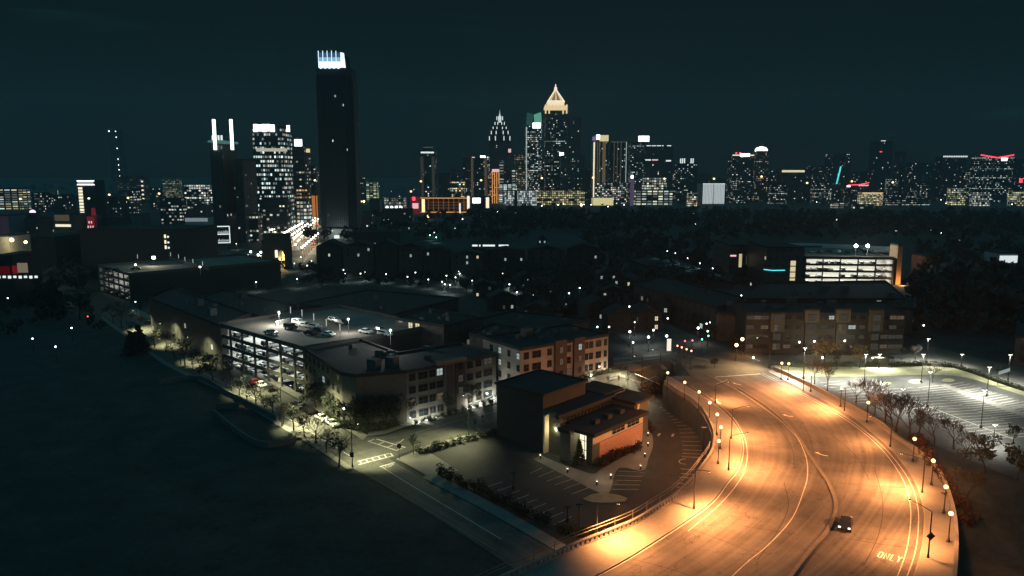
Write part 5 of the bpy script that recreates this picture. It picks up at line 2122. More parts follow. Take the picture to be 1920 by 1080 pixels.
for x in (-wd * .12, wd * .44):
    glow(t, 'pier', E_['tan'], x - 2.4, x + 2.4, 0, zt, -dp / 2 - 1.2, -dp / 2 - .1)  # piers emit faintly; their lit tone is put into the material
glow(t, 'red_beacon', E_['pink'], -wd * .14, -wd * .02, zt, zt + 3.5, -3, 0)
glow(t, 'white_beacon', E_['dot'], wd * .22, wd * .42, zt + 2, zt + 6, -3, 0)

# -- gothic spire tower
Y2 = 1750
t, wd, dp, zt = tower('dark tower with a stepped gothic crown of white lights and a thin spire', 917, 957, 268, Y2, fa('flat', lit=.05, strength=1.6), depth=44)
steps = [(1.0, 268, 256), (.82, 256, 246), (.64, 246, 238), (.46, 238, 229), (.28, 229, 218)]
bz = MB()
for w_, va, vb in steps:
    z0, z1 = zat((0, Y2, 0), va), zat((0, Y2, 0), vb)
    bz.box(0, 0, z0, wd * w_ * .96, dp * w_ * .96, z1 - z0)
bz.build('stepped_crown', M['dark'], t)
for w_, va, vb in steps:
    z0, z1 = zat((0, Y2, 0), va), zat((0, Y2, 0), vb)
    for f in (-.48, -.2, .2, .48):
        glow(t, 'crown_light', E_['soft'], wd * w_ * f - .9, wd * w_ * f + .9, z0 + 5.5, z1 + 1.0, -dp * w_ * .5 - 1, -dp * w_ * .5 - .05)
b = MB()
z0 = zat((0, Y2, 0), 233)
b.lathe((0, -4, 0), [(4.5, z0), (4.0, z0 + 12), (2.2, z0 + 20), (.8, zat((0, Y2, 0), 212)), (0, zat((0, Y2, 0), 204))], 8)
b.build('spire', emis('spire_white', (.85, .95, .95), .8), t)
xa, xb = span(952, 960, Y2)
glow(t, 'pink_sign', E_['pink'], wd * .40, wd * .53, zat((0, Y2, 0), 286), zat((0, Y2, 0), 279), -dp / 2 - 1, -dp / 2 - .1)
# -- orange lit lower towers in front of it
t, wd, dp, zt = tower('narrow white-topped tower with a bright vertical strip beside the gothic tower', 910, 918, 293, 1650, fa('bright', lit=.35, wall=(.1, .09, .08)), depth=14)
t, wd, dp, zt = tower('orange floodlit stone building with a pink lit top below the gothic tower', 922, 937, 318, 1600, fa('office', lit=.3, wall=(.12, .07, .05), col=(1, .65, .4), cool=.05), 'office_building', 20)
for x in (-.42, -.14, .14, .42):
    glow(t, 'lit_pilaster', E_['orange'], wd * x - .9, wd * x + .9, 0, zt, -dp / 2 - .8, -dp / 2 - .05)
glow(t, 'lit_top', E_['pink'], -wd * .45, wd * .45, zt - 5, zt + 1, -dp / 2 - 1, -dp / 2 - .1)
tower('brown building with warm window columns left of the pink-topped one', 912, 923, 322, 1610, fa('office', lit=.4, wall=(.10, .06, .04), col=(1, .6, .35), cool=.05), 'office_building', 16)
tower('dim tower with horizontal lit bars right of the pink-topped building', 935, 944, 303, 1640, fa('office', lit=.6, row=.5, bay=12, floor=6, strength=.5), 'office_building', 16)
tower('tan hotel block with rows of warm windows between gothic and green-topped towers', 964, 986, 290, 1640, fa('office', lit=.45, wall=(.16, .10, .06), col=(1, .75, .45), strength=.7, cool=.05), 'hotel_building', 24)
tower('small block with bright stacked balconies left of the tan hotel', 959, 969, 318, 1610, fa('bright', row=.8, bay=9, floor=5.5, wh=.5), 'office_building', 18)

# -- green curved top tower
Y3 = 1680
t, wd, dp, zt = tower('slim tower with a split curved green glass top and rows of lit floors', 986, 1016, 236, Y3, fa('office', lit=.42, row=.16, bay=3.0, strength=1.5), depth=34)
b = MB()
z0, z1 = zat((0, Y3, 0), 238), zat((0, Y3, 0), 211)


def sail(xa, xb, lean, mat, nm):
    q = MB()
    q.prism([(xa, -dp * .45), (xb, -dp * .5), (xb, dp * .3), (xa, dp * .3)], z0, z1 - 4, 0, None, True)
    q.v = [(x + (lean if z > z0 + 1 else 0), y, z + (5 if z > z0 + 1 and ((x > (xa + xb) / 2) == (lean < 0)) else 0)) for x, y, z in q.v]
    return q.build(nm, mat, t)


sail(wd * .06, wd * .50, -2.0, E_['green'], 'glass_sail')
sail(-wd * .52, -wd * .14, 3.0, E_['greendim'], 'glass_sail')
glow(t, 'bright_band', E_['white'], -wd * .10, wd * .42, z0 - 3, z0 + 9, -dp / 2 - 1.4, -dp / 2 - .2)
glow(t, 'edge_light', E_['pale'], -wd * .52, -wd * .45, 0, z0, -dp / 2 - 1, -dp / 2 - .1)

# -- golden pyramid tower
Y4 = 1720
t, wd, dp, zt = tower('tallest central tower with a glowing golden pyramid roof and finial', 1021, 1062, 211, Y4, fa('office', lit=.26, row=.05, bay=3.4, floor=4.6, ww=.5, strength=1.7, col=(1, .9, .7)), depth=52)
zz = lambda v: zat((0, Y4, 0), v)
b = MB()
for i in range(7):
    x = -wd * .5 + wd * i / 6
    b.box(x, -dp / 2 - 1.5, zz(213) if i in (0, 1, 5, 6) else zz(206), 3.4, 3, zz(196) - (zz(213) if i in (0, 1, 5, 6) else zz(206)))
b.box(0, 0, zz(203), wd * 1.08, dp * 1.08, zz(198) - zz(203))
b.build('lit_collar', emis('gold_collar', (1, .74, .40), .95), t)
b = MB()
b.box(0, 0, zz(200), wd * .80, dp * .80, zz(190) - zz(200))
b.build('lit_drum', emis('gold_drum', (1, .85, .58), 1.1), t)
b = MB()
base_z, top_z, hw = zz(191), zz(166), wd * .43
for i in range(4):
    a0 = PI / 4 + PI / 2 * i
    q = [(hw * 1.30 * math.cos(a0), hw * 1.30 * math.sin(a0), base_z), (hw * 1.30 * math.cos(a0 + PI / 2), hw * 1.30 * math.sin(a0 + PI / 2), base_z), (2 * math.cos(a0 + PI / 2), 2 * math.sin(a0 + PI / 2), top_z), (2 * math.cos(a0), 2 * math.sin(a0), top_z)]
    b.face(q)
b.build('pyramid_roof', emis('gold_roof', (1, .62, .26), .30), t)
b = MB()
for i in range(4):
    a0 = PI / 4 + PI / 2 * i
    b.tube((hw * 1.31 * math.cos(a0), hw * 1.31 * math.sin(a0), base_z), (2 * math.cos(a0), 2 * math.sin(a0), top_z), 1.9, 1.2, 5)
for x in (-.33, .0, .33):
    b.tube((hw * x * 2, -hw * .95, base_z), (x * 1.5, -1.6, top_z), .9, .5, 4)
b.build('lit_ridge', emis('gold_ridge', (1, .86, .62), 1.3), t)
glow(t, 'lit_eave', emis('gold_eave', (1, .85, .6), 1.2), -hw * .93, hw * .93, base_z - 1, base_z + 4, -hw * .98, hw * .93)
b = MB()
b.lathe((0, 0, 0), [(3.6, top_z - 1), (3.2, top_z + 5), (1.4, top_z + 7), (1.0, zz(155))], 8)
b.build('finial', emis('finial_pink', (1, .75, .62), 1.3), t)
glow(t, 'white_sign', E_['dot'], wd * .18, wd * .38, zz(292), zz(286), -dp / 2 - 1, -dp / 2 - .1)
tower('very dark slim tower with a few white lights behind the golden pyramid tower', 1062, 1089, 222, Y4 + 120, fa('dark', lit=.03, strength=2), depth=40)
tower('broad mid-height tower with faint grid lines below the golden pyramid tower', 1050, 1096, 292, 1660, fa('resi', lit=.16, bay=4, wall=(.05, .052, .05), strength=1.3), depth=30)

# -- low lit buildings in front of the cluster
t, wd, dp, zt = tower('low white grid-fronted building glowing like a lantern', 946, 1006, 358, 1480, fa('bright', lit=1.3, row=.9, bay=3.4, floor=4.2, ww=.75, wh=.8, strength=.9, col=(.95, 1, 1), wall=(.06, .07, .07)), 'office_building', 24)
glow(t, 'dark_gap', M['dark'], -wd * .20, -wd * .10, 0, zt + .5, -dp / 2 - .6, -dp / 2 - .03)
tower('white banded office block behind the lantern building', 935, 967, 346, 1540, fa('bright', lit=1.0, row=.8, bay=9, floor=4.2, wh=.7, strength=.8, col=(.9, 1, 1)), 'office_building', 22)
tower('long low building with yellow lit floors right of the lantern building', 1006, 1096, 358, 1500, fa('bright', lit=.55, row=.55, bay=4.2, floor=4.4, col=(1, .86, .42), strength=.9, wall=(.10, .09, .05), cool=.02), 'office_building', 24)
t, wd, dp, zt = tower('orange framed theatre-like hall with a lit truss front', 788, 883, 371, 1180, pmat('red_brick_hall', (.12, .05, .035)), 'hall_building', 24)
b = MB()
for z_ in (zt - .5, 1.5):
    b.box(0, -dp / 2 - .5, z_ - .5, wd, .8, 1.3)
b.build('lit_frame', E_['orange'], t)
b = MB()
for k in range(9):
    b.box(-wd * .34 + wd * .82 * k / 8, -dp / 2 - .4, 2, .7, .5, zt - 3)
for z_ in (.33, .52, .7):
    b.box(wd * .08, -dp / 2 - .35, zt * z_, wd * .8, .4, .5)
b.build('lit_truss', E_['orangedim'], t)
glow(t, 'lit_screen', E_['gold'], -wd * .47, -wd * .41, 2, zt - 2, -dp / 2 - 1, -dp / 2 - .2)
glow(t, 'lit_end', E_['warmw'], wd * .44, wd * .49, 0, zt + 3, -dp / 2 - 1.2, -dp / 2 - .2)
glow(t, 'white_doorway', E_['soft'], wd * .28, wd * .31, 0, zt * .65, -dp / 2 - 1.2, -dp / 2 - .2)
t, wd, dp, zt = tower('small red lit building with a white marquee left of the orange hall', 770, 788, 369, 1170, pmat('red_wall', (.3, .06, .06)), 'office_building', 14)
glow(t, 'red_front_glow', E_['reddim'], -wd / 2, wd / 2, 0, zt, -dp / 2 - .3, -dp / 2 - .02)  # red light on the front put in as emission
glow(t, 'marquee', E_['pink'], -wd * .3, wd * .4, zt * .3, zt * .62, -dp / 2 - .9, -dp / 2 - .31)
glow(t, 'red_sign', E_['red'], -wd * .3, wd * .05, zt * .78, zt, -dp / 2 - .9, -dp / 2 - .31)
t, wd, dp, zt = tower('dark box with a blank glowing white screen right of the orange hall', 884, 918, 369, 1190, M['dark'], 'office_building', 20)
xa, xb = span(886, 901, 1190)
glow(t, 'screen', E_['white'], xa - t.location.x, xb - t.location.x, zat((0, 1190, 0), 381), zat((0, 1190, 0), 371), -dp / 2 - .8, -dp / 2 - .1)
xa, xb = span(911, 917, 1190)
glow(t, 'lit_strip', E_['warmw'], xa - t.location.x, xb - t.location.x, zat((0, 1190, 0), 390), zat((0, 1190, 0), 370), -dp / 2 - .6, -dp / 2 - .1)
t, wd, dp, zt = tower('low roof over a row of bright white lights left of the red building', 720, 762, 371, 1120, fa('bright', lit=1, strength=.5), 'station_canopy', 16)
for k in range(4):
    b = MB()
    b.ball((-wd * .35 + k * wd * .22, -dp / 2 - 1.5, zt * .45), 2.4, 0, 8, 6)
    b.build('lamp_globe', emis('station_lamp', (.85, 1, 1), 2.4), t)
tower('dim brick block left of the white-lit canopy', 694, 716, 374, 1110, pmat('dim_brick', (.10, .075, .065)), 'office_building', 16)
tower('low building with a yellow-green lit strip on the horizon left of centre', 686, 710, 342, 1700, fa('bright', lit=.8, row=.6, col=(.9, 1, .45), strength=.9, bay=8), 'office_building', 16)
tower('low tan building with a warm lit ground floor below the brown pier tower', 843, 872, 341, 1450, fa('bright', lit=.15, row=.25, col=(1, .75, .4), wall=(.13, .10, .06)), 'office_building', 20)

# -- right of centre
Y5 = 1620
t, wd, dp, zt = tower('pale ribbed residential tower with a yellow lit roof box, left of its plain twin', 1108, 1141, 265, Y5, fa('resi', lit=.08, wall=(.12, .10, .075)), 'apartment_tower', 30)
for f, w_ in ((-.36, .10), (-.18, .05), (-.06, .05), (.22, .20)):
    glow(t, 'lit_pier', emis('pier_warm_glow', (.85, .62, .38), .13) if 'pw' not in FA else FA['pw'], wd * f - wd * w_ / 2, wd * f + wd * w_ / 2, 0, zt, -dp / 2 - 1, -dp / 2 - .1)  # warm light on the piers put in as emission
glow(t, 'bright_edge', E_['warmw'], -wd * .44, -wd * .36, 0, zt - 2, -dp / 2 - 1.6, -dp / 2 - 1.05)
glow(t, 'roof_box', emis('roof_yellow', (1, .86, .45), .75), -wd * .05, wd * .48, zt, zt + 13, -dp / 2 - .5, dp * .2)
glow(t, 'purple_corner', emis('purple_corner', (.55, .4, .9), .35), -wd * .48, -wd * .2, zt + 2, zt + 10, -dp / 2 - .5, 0)
glow(t, 'bright_lamp', E_['white'], -wd * .28, -wd * .05, zt + 4, zt + 14, -dp / 2 - 1, -dp / 2 - .2)
t, wd, dp, zt = tower('plain residential tower with thin white edge lines, right of the yellow-topped twin', 1142, 1176, 266, Y5 + 10, fa('resi', lit=.07, wall=(.05, .045, .04), strength=1.6), 'apartment_tower', 30)
glow(t, 'edge_light', E_['pale'], wd * .42, wd * .46, 0, zt, -dp / 2 - .8, -dp / 2 - .1)
glow(t, 'roof_line', E_['grey'], -wd / 2, wd * .46, zt - 1, zt + .6, -dp / 2 - .8, -dp / 2 - .1)
for f in (-.3, -.1, .12):
    glow(t, 'rib_glow', E_['tan'], wd * f - .8, wd * f + .8, 0, zt, -dp / 2 - .6, -dp / 2 - .1)  # ribs emit faintly, with the light put into their material
t, wd, dp, zt = tower('long podium with lit windows below the twin residential towers', 1114, 1176, 343, Y5 - 60, fa('bright', lit=.5, row=.1, bay=3.6, wall=(.12, .08, .06), strength=1.2), 'podium', 20)
t, wd, dp, zt = tower('bright yellow floodlit street front below the podium', 1108, 1150, 371, 1500, pmat('yellow_wall', (.4, .35, .2)), 'shop_building', 14)
glow(t, 'lit_front', emis('yellow_shop_glow', (1, .88, .45), .7), -wd / 2, wd / 2, 0, zt, -dp / 2 - .5, -dp / 2 - .03)  # floodlight on the street front put in as emission
t, wd, dp, zt = tower('dark stepped tower with a white glowing rooftop sign', 1178, 1206, 268, 1640, fa('office', lit=.22, row=.08, cool=.5), depth=34)
glow(t, 'rooftop_sign', E_['white'], wd * .1, wd * .95, zt + 3, zt + 15, -dp / 2, -dp / 2 + 2)
t, wd, dp, zt = tower('broad black tower with a broken white line along its roof', 1204, 1262, 274, 1640, fa('dark', lit=.03, strength=2.2), depth=34)
for a_, c_, z_ in ((-.45, .45, 0), ):
    for k in range(5):
        glow(t, 'roof_light', E_['soft'], wd * (-.45 + k * .18), wd * (-.45 + k * .18 + (.15 if k != 3 else .06)), zt, zt + 1.8, -dp / 2 - .5, -dp / 2)
zq = zat((0, 1640, 0), 301)
glow(t, 'white_strip', E_['soft'], -wd * .48, -wd * .28, zq, zq + 2.6, -dp / 2 - .8, -dp / 2 - .1)
glow(t, 'pink_strip', E_['pink'], -wd * .24, -wd * .03, zq, zq + 2.6, -dp / 2 - .8, -dp / 2 - .1)
glow(t, 'white_strip', E_['soft'], wd * .25, wd * .43, zq - 2, zq + 1, -dp / 2 - .8, -dp / 2 - .1)
tower('low stepped building with blazing white floors below the black tower', 1204, 1250, 332, 1560, fa('bright', lit=.7, row=.6, bay=5, floor=5, col=(1, 1, .78), strength=1.2), 'office_building', 26)
t, wd, dp, zt = tower('wider bright base with white bands in front of the stepped building', 1189, 1261, 356, 1500, fa('bright', lit=.6, row=.55, bay=11, floor=5, wh=.5, col=(1, 1, .75), strength=1.1, wall=(.10, .10, .07)), 'office_building', 22)
t, wd, dp, zt = tower('slim purple lit pylon beside the bright base', 1181, 1189, 335, 1490, pmat('pylon', (.2, .15, .3)), 'pylon', 6)
glow(t, 'purple_front', emis('pylon_purple', (.50, .34, .72), .16), -wd / 2, wd / 2, 0, zt, -dp / 2 - .4, -dp / 2 - .03)
glow(t, 'top_lamp', E_['dot'], -wd * .3, wd * .3, zt, zt + 6, -2, 2)
t, wd, dp, zt = tower('tower with comb-like white strips at its top', 1266, 1308, 305, 1650, fa('resi', lit=.16, strength=1.4), 'apartment_tower', 30)
for f in (-.42, -.32, -.22, .12, .22):
    glow(t, 'crown_strip', E_['soft'], wd * f, wd * f + 2.4, zt - 1, zt + 9, -dp / 2 - .6, -dp / 2)
t, wd, dp, zt = tower('large white cube with glowing fluted sides, standing above the dark wood', 1307, 1359, 344, 1450, pmat('white_cube', (.2, .21, .21)), 'museum_building', 45, .0)
b = MB()
for k in range(15):
    b.box(-wd / 2 + wd * (k + .5) / 15, -dp / 2 - .6, 5, wd / 15 * .72, 1.0, zt - 6)
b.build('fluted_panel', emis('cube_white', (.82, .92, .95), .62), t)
glow(t, 'cornice', E_['soft'], -wd / 2, wd / 2, zt - 1, zt, -dp / 2 - 1.3, -dp / 2 - .02)
t, wd, dp, zt = tower('low warm lit building to the left of the white cube', 1288, 1308, 362, 1440, fa('bright', lit=.8, col=(1, .7, .35)), 'office_building', 12)
t, wd, dp, zt = tower('dark broad tower with a bright flared rooftop line and red beacons', 1364, 1413, 292, 1660, fa('resi', lit=.16, strength=1.4), depth=36)
glow(t, 'roof_light', E_['white'], -wd * .15, wd * .3, zt - 2, zt + 5, -dp / 2 - .6, -dp / 2)
glow(t, 'roof_line', E_['warmw'], -wd / 2, wd / 2, zt, zt + 2.4, -dp / 2 - .5, -dp / 2)
for f in (-.25, -.08):
    glow(t, 'red_beacon', E_['red'], wd * f, wd * f + 3, zt + 5, zt + 8, -2, 1)
t, wd, dp, zt = tower('warm brick tower with a white dome-shaped lit top', 1411, 1442, 284, 1720, fa('resi', lit=.35, wall=(.08, .055, .045), col=(1, .7, .5), cool=.2), depth=30)
b = MB()
b.lathe((0, 0, zt), [(wd * .5, 0), (wd * .5, 5), (wd * .38, 9), (wd * .1, 11.5), (0, 12)], 14)
b.build('dome', E_['white'], t)
tower('mid-rise block with one long lit upper floor', 1460, 1521, 318, 1700, fa('dark', lit=.05), 'office_building', 30)
t = tower('low block with warm lit band left of the black tower with the cyan line', 1462, 1506, 320, 1640, fa('flat', lit=.05), 'office_building', 20)[0]
xw = span(1460, 1520, 1640)
glow(t, 'lit_floor', emis('band_warm', (1, .85, .55), .9), -25, 24, zat((0, 1640, 0), 323), zat((0, 1640, 0), 319), -11, -10.2)
t, wd, dp, zt = tower('flat-topped black tower above the cyan light line', 1546, 1597, 289, 1750, fa('resi', lit=.12, row=.03, strength=1.3), depth=40)
b = MB()
z0, z1 = zat((0, 1700, 0), 345), zat((0, 1700, 0), 312)
xa, xb = span(1573, 1579, 1700)
b.tube((xa - t.location.x, -55, z0), (xb - t.location.x, -55, z1), 1.6, 1.6, 6)
b.build('cyan_line', E_['cyan'], t)
t, wd, dp, zt = tower('brown building carrying a red neon roof sign', 1578, 1632, 346, 1600, fa('resi', lit=.10, wall=(.06, .03, .025)), 'office_building', 24)
b = MB()
b.pipe([Vector((-wd * .45, -13, zt - 1)), Vector((0, -13, zt - .5)), Vector((wd * .42, -13, zt + 4))], 1.1, 6)
b.build('neon_sign', E_['red'], t)
b = MB()
for k in range(6):
    b.ball((wd * (.02 + .07 * k), -13.5, zt - 2 + .5 * (k % 2)), 1.8, 0, 8, 5)
b.build('neon_script', E_['pink'], t)
glow(t, 'white_sign', E_['white'], -wd * .5, -wd * .36, zt - 5, zt - 2, -14, -12.5)
t, wd, dp, zt = tower('golden floodlit low building below the red neon sign', 1608, 1656, 361, 1480, fa('bright', lit=.9, row=.8, bay=2.6, floor=3.0, col=(1, .74, .34), wall=(.3, .2, .08), strength=1.3), 'office_building', 16)
glow(t, 'cornice_glow', emis('gold_cornice_glow', (1, .70, .30), 1.0), -wd * .46, wd * .46, zt - 2, zt, -dp / 2 - .4, -dp / 2 - .03)  # cornice emits; the floodlight is put into its material
t, wd, dp, zt = tower('tall narrow dark tower with a small white top light and red dots', 1630, 1674, 266, 1800, fa('dark', lit=.04, strength=1.8), depth=34)
glow(t, 'top_light', E_['soft'], wd * -.02, wd * .2, zt, zt + 4, -3, 3)
glow(t, 'red_sign', E_['red'], -wd * .3, -wd * .15, zt - 24, zt - 22, -dp / 2 - .6, -dp / 2 - .1)
tower('slim dark tower just right of the narrow tall one', 1676, 1698, 285, 1830, fa('dark', lit=.05), depth=30)
tower('dark mid-rise row with small pink roof lights', 1698, 1750, 306, 1760, fa('resi', lit=.10), 'apartment_tower', 30)
t, wd, dp, zt = tower('dark tower with a long white dotted line along its roof', 1752, 1812, 294, 1750, fa('resi', lit=.10, strength=1.5), depth=34)
b = MB()
for k in range(14):
    b.box(-wd * .48 + wd * .96 * k / 13, -dp / 2 - .4, zt - 1, wd * .05, .6, 3.4)
b.build('roof_light', E_['soft'], t)
t, wd, dp, zt = tower('office tower with a red neon roof line bent to a shallow V', 1820, 1900, 294, 1700, fa('office', lit=.2, row=.14, cool=.6, strength=1.2), depth=34)
b = MB()
b.pipe([Vector((-wd * .5, -dp / 2 - .5, zt + 4)), Vector((wd * .0, -dp / 2 - .5, zt - 2)), Vector((wd * .48, -dp / 2 - .5, zt + 4))], 1.5, 6)
b.build('neon_line', E_['red'], t)
glow(t, 'white_sign', E_['white'], wd * .12, wd * .3, zt - 9, zt - 2, -dp / 2 - .6, -dp / 2 - .1)
t, wd, dp, zt = tower('dark block with red lights at the edge of the view beyond the neon V tower', 1896, 1935, 299, 1720, fa('resi', lit=.14), 'apartment_tower', 30)
glow(t, 'red_light', E_['red'], -wd * .45, -wd * .2, zt * .45, zt * .55, -dp / 2 - 1, -dp / 2 - .1)
for lab, u0, u1, vt, Y, kw in (('long low lit shop row under the white-lined tower', 1776, 1812, 353, 1500, dict(col=(1, .95, .55))), ('pale lit long low building under the neon V tower', 1818, 1858, 361, 1450, dict(col=(1, 1, .85))), ('yellow lit low building at the edge under the neon V tower', 1890, 1940, 358, 1450, dict(col=(1, .9, .45))),
                               ('low curved building with white floor lines in front of the dark wood', 1556, 1590, 381, 1350, dict(row=.9, bay=10)), ('low building with drooping white roof lights behind the wood', 1596, 1640, 384, 1340, dict(row=.5, bay=8)), ('low building with dotted windows under the slim dark tower', 1660, 1745, 374, 1480, dict(lit=.25, wh=.3))):
    k = dict(lit=.6, row=.45, strength=1.0)
    k.update(kw)
    tower(lab, u0, u1, vt, Y, fa('bright', **k), 'office_building', 16)

# -- filler blocks between the named towers
for i, (u0, u1, vt, Y, k, lab) in enumerate((
        (668, 690, 333, 1900, 'resi', 'low dark block with few lights just right of the tallest black tower'), (846, 868, 318, 1900, 'resi', 'dim slab between the pier tower and the brown-framed tower'),
        (898, 914, 340, 1580, 'office', 'small lit block left of the orange stone building'), (940, 962, 335, 1700, 'office', 'mid-rise between gothic tower and bright balconies'),
        (1086, 1108, 318, 1800, 'resi', 'dim block in the gap left of the ribbed residential tower'), (1010, 1024, 300, 1850, 'resi', 'narrow dark block squeezed beside the green-topped tower'),
        (1168, 1184, 310, 1850, 'resi', 'narrow dark block behind the plain twin tower'), (1250, 1270, 322, 1800, 'office', 'block in the gap right of the broad black tower'),
        (1300, 1334, 326, 1900, 'resi', 'dark wide block behind the white cube, left part'), (1332, 1368, 333, 1880, 'resi', 'dark wide block behind the white cube, right part'),
        (1436, 1462, 320, 1850, 'resi', 'dark block with scattered lights right of the dome tower'), (1508, 1548, 312, 1900, 'resi', 'dim wide block left of the flat-topped black tower'),
        (1594, 1632, 322, 1900, 'resi', 'dim block between the cyan line and the narrow dark tower'), (1660, 1684, 335, 1700, 'office', 'small lit block in front of the slim dark tower'),
        (1736, 1756, 316, 1880, 'resi', 'dim block left of the white-lined tower'), (1806, 1822, 322, 1850, 'office', 'narrow lit block left of the neon V tower'),
        (1370, 1410, 340, 1600, 'office', 'low lit office in front of the flared-roof tower'), (1520, 1560, 344, 1600, 'office', 'low lit office under the flat-topped black tower'), (1440, 1476, 346, 1560, 'office', 'low lit office right of the dome tower base'),
        (1700, 1740, 346, 1600, 'office', 'low lit office under the pink-lit row'), (60, 100, 362, 1200, 'office', 'low office with scattered lights left of the mast'), (240, 262, 358, 1150, 'office', 'small low office before the wide low office'),
        (280, 304, 352, 1300, 'resi', 'dim low block left of the yellowish block'), (100, 140, 366, 1050, 'flat', 'dark low block below the lit mast'), (200, 238, 370, 950, 'flat', 'dark low block right of the white-framed slab'), (300, 350, 372, 900, 'office', 'low block with a few lit rooms behind the pink store'),
        (486, 546, 392, 700, 'office', 'low lit shops left of the boulevard'), (452, 492, 404, 660, 'office', 'low lit block at the foot of the sign tower'), (556, 584, 378, 800, 'bright', 'glowing shop front on the left side of the boulevard'), (664, 700, 398, 850, 'flat', 'dark low block right of the tallest tower base'), (716, 776, 392, 900, 'flat', 'dark low block before the red building'))):
    kw = dict(office=dict(lit=.34, row=.14, strength=1.0), resi=dict(lit=.14, strength=1.2), flat=dict(lit=.10), bright=dict(lit=.6, row=.4, strength=1.1))[k]
    tower(lab, u0, u1, vt, Y, fa(k, **kw), 'office_building', (24 if Y > 900 else 12))

# -- far left
t, wd, dp, zt = tower('very dark slab tower marked only by edge dots, far left skyline', 205, 233, 246, 2300, fa('dark', lit=.0, wall=(.085, .08, .075), glass=(.085, .08, .075)), depth=40)
for k, v in enumerate((247, 258, 279, 299, 310, 319, 331)):
    z = zat((0, 2300, 0), v)
    glow(t, 'edge_lamp', E_['dot'], wd * (.36 + .015 * k), wd * (.36 + .015 * k) + 1.8, z, z + 2.4, -dp / 2 - 1, -dp / 2 - .1)
glow(t, 'edge_lamp', E_['dot'], -wd * .46, -wd * .36, zt - 1, zt + 1.4, -dp / 2 - 1, -dp / 2 - .1)
t, wd, dp, zt = tower('wide low office with faint lit floor lines and one bright stair strip', 218, 280, 331, 1600, fa('office', lit=.35, row=.4, bay=7, strength=.14, wh=.3), 'office_building', 24)
for k in range(5):
    glow(t, 'stair_light', E_['warmw'], wd * .40, wd * .47, zt * (.15 + .16 * k), zt * (.15 + .16 * k) + 3, -dp / 2 - .6, -dp / 2 - .1)
tower('small yellowish lit block right of the wide low office', 305, 341, 337, 1600, fa('bright', lit=.7, row=.3, bay=3, col=(.95, .9, .45), strength=.35, wall=(.12, .11, .06)), 'office_building', 20)
tower('low office with bright yellow floor lines at the edge of the view', -6, 56, 353, 1300, fa('bright', lit=.9, row=.8, bay=12, col=(1, .92, .6), strength=1.0, wh=.45), 'office_building', 20)
tower('cluster of small white windows left of the light-bar tower', 345, 398, 346, 1250, fa('bright', lit=.35, bay=4, strength=1.3), 'apartment_building', 20)
t, wd, dp, zt = tower('dark slab with a white glowing roof frame and a lit stair column', 146, 197, 339, 960, M['dark'], 'office_building', 24)
b = MB()
for z_ in (zt - 5.4, zt - .6):
    b.box(0, -dp / 2 - .7, z_, wd, 1.2, 1.0)
b.build('roof_frame', E_['white'], t)
glow(t, 'roof_panel', E_['pale'], -wd * .48, wd * .44, zt - 4.3, zt - .7, -dp / 2 - .4, -dp / 2 - .05)
b = MB()
for k in range(11):
    b.box(-wd * .32, -dp / 2 - .4, 2 + k * (zt - 9) / 11, wd * .17, .7, (zt - 9) / 11 * .72)
    b.box(-wd * .44, -dp / 2 - .4, 2 + k * (zt - 9) / 11, wd * .05, .7, (zt - 9) / 11 * .72)
b.build('lit_stair', E_['warmw'], t)
t = thing('light_mast', 'thin lit mast with an orange lamp, left of the white-framed slab', 'mast', (*[c for c in P(111, 388, 3)][:2], 0))
b = MB()
b.tube((0, 0, 0), (0, 0, 33), .5, .35, 6)
b.build('mast', emis('mast_white', (1, .95, .8), .5), t)
b = MB()
b.ball((0, -.4, 17), 2.4, 0, 10, 8)
b.build('lamp_globe', E_['warmdot'], t)

# -- mall fronts on the left
Ym = 560
t, wd, dp, zt = tower('long purple lit blank-walled store on the left', -10, 47, 405, 680, pmat('store_wall', (.2, .19, .22)), 'store_building', 30)
glow(t, 'purple_wall', emis('purple_wall', (.36, .34, .56), .04), -wd / 2, wd / 2, 3.5, zt - .3, -dp / 2 - .4, -dp / 2 - .02)  # purple light on the wall put in as emission
glow(t, 'white_band', E_['pale'], -wd * .2, wd * .48, 1.5, 3.2, -dp / 2 - 1.2, -dp / 2 - .02)
t, wd, dp, zt = tower('dark store with a curved gable and small square windows beside the purple store', 46, 98, 410, 690, fa('resi', lit=.10, strength=.4), 'store_building', 24)
b = MB()
n = 12
b.wall([Vector((-wd * .45 + wd * .9 * k / n, -dp / 2 + 1, 0)) for k in range(n + 1)], 1.5, zt - .5, lambda p: zt + 5.0 * math.sin(PI * max(0, min(1, (p.x + wd * .45) / (wd * .9)))))
b.build('curved_gable', M['dark'], t)
t, wd, dp, zt = tower('round-topped white lit sign with a purple rim behind the stores', 56, 76, 397, 900, M['dark'], 'store_building', 8)
b = MB()
pr = [(wd * .5 * math.cos(PI * k / 12), wd * .42 * math.sin(PI * k / 12)) for k in range(13)]
b.face([(x, -dp / 2 - .6, zt + z - 1) for x, z in reversed(pr)])
b.face([(x * 1.12, -dp / 2 - .4, zt + z * 1.14 - 1) for x, z in reversed(pr)], 1)
b.build('half_round_sign', [emis('half_round', (1, .85, 1), 1.6), E_['purple']], t)
t, wd, dp, zt = tower('arcaded store with a glowing row of shop windows and pale upper wall', 99, 165, 402, 800, pmat('arcade_wall', (.14, .12, .095)), 'store_building', 24, -.12)
for k in range(16):
    glow(t, 'shop_window', emis('shop_window', (1, .92, .68), 1.1) if k == 0 else bpy.data.materials['shop_window'], -wd * .46 + wd * .78 * k / 15, -wd * .46 + wd * .78 * k / 15 + wd * .035, 4.2, 6.8, -dp / 2 - .5, -dp / 2 - .03)
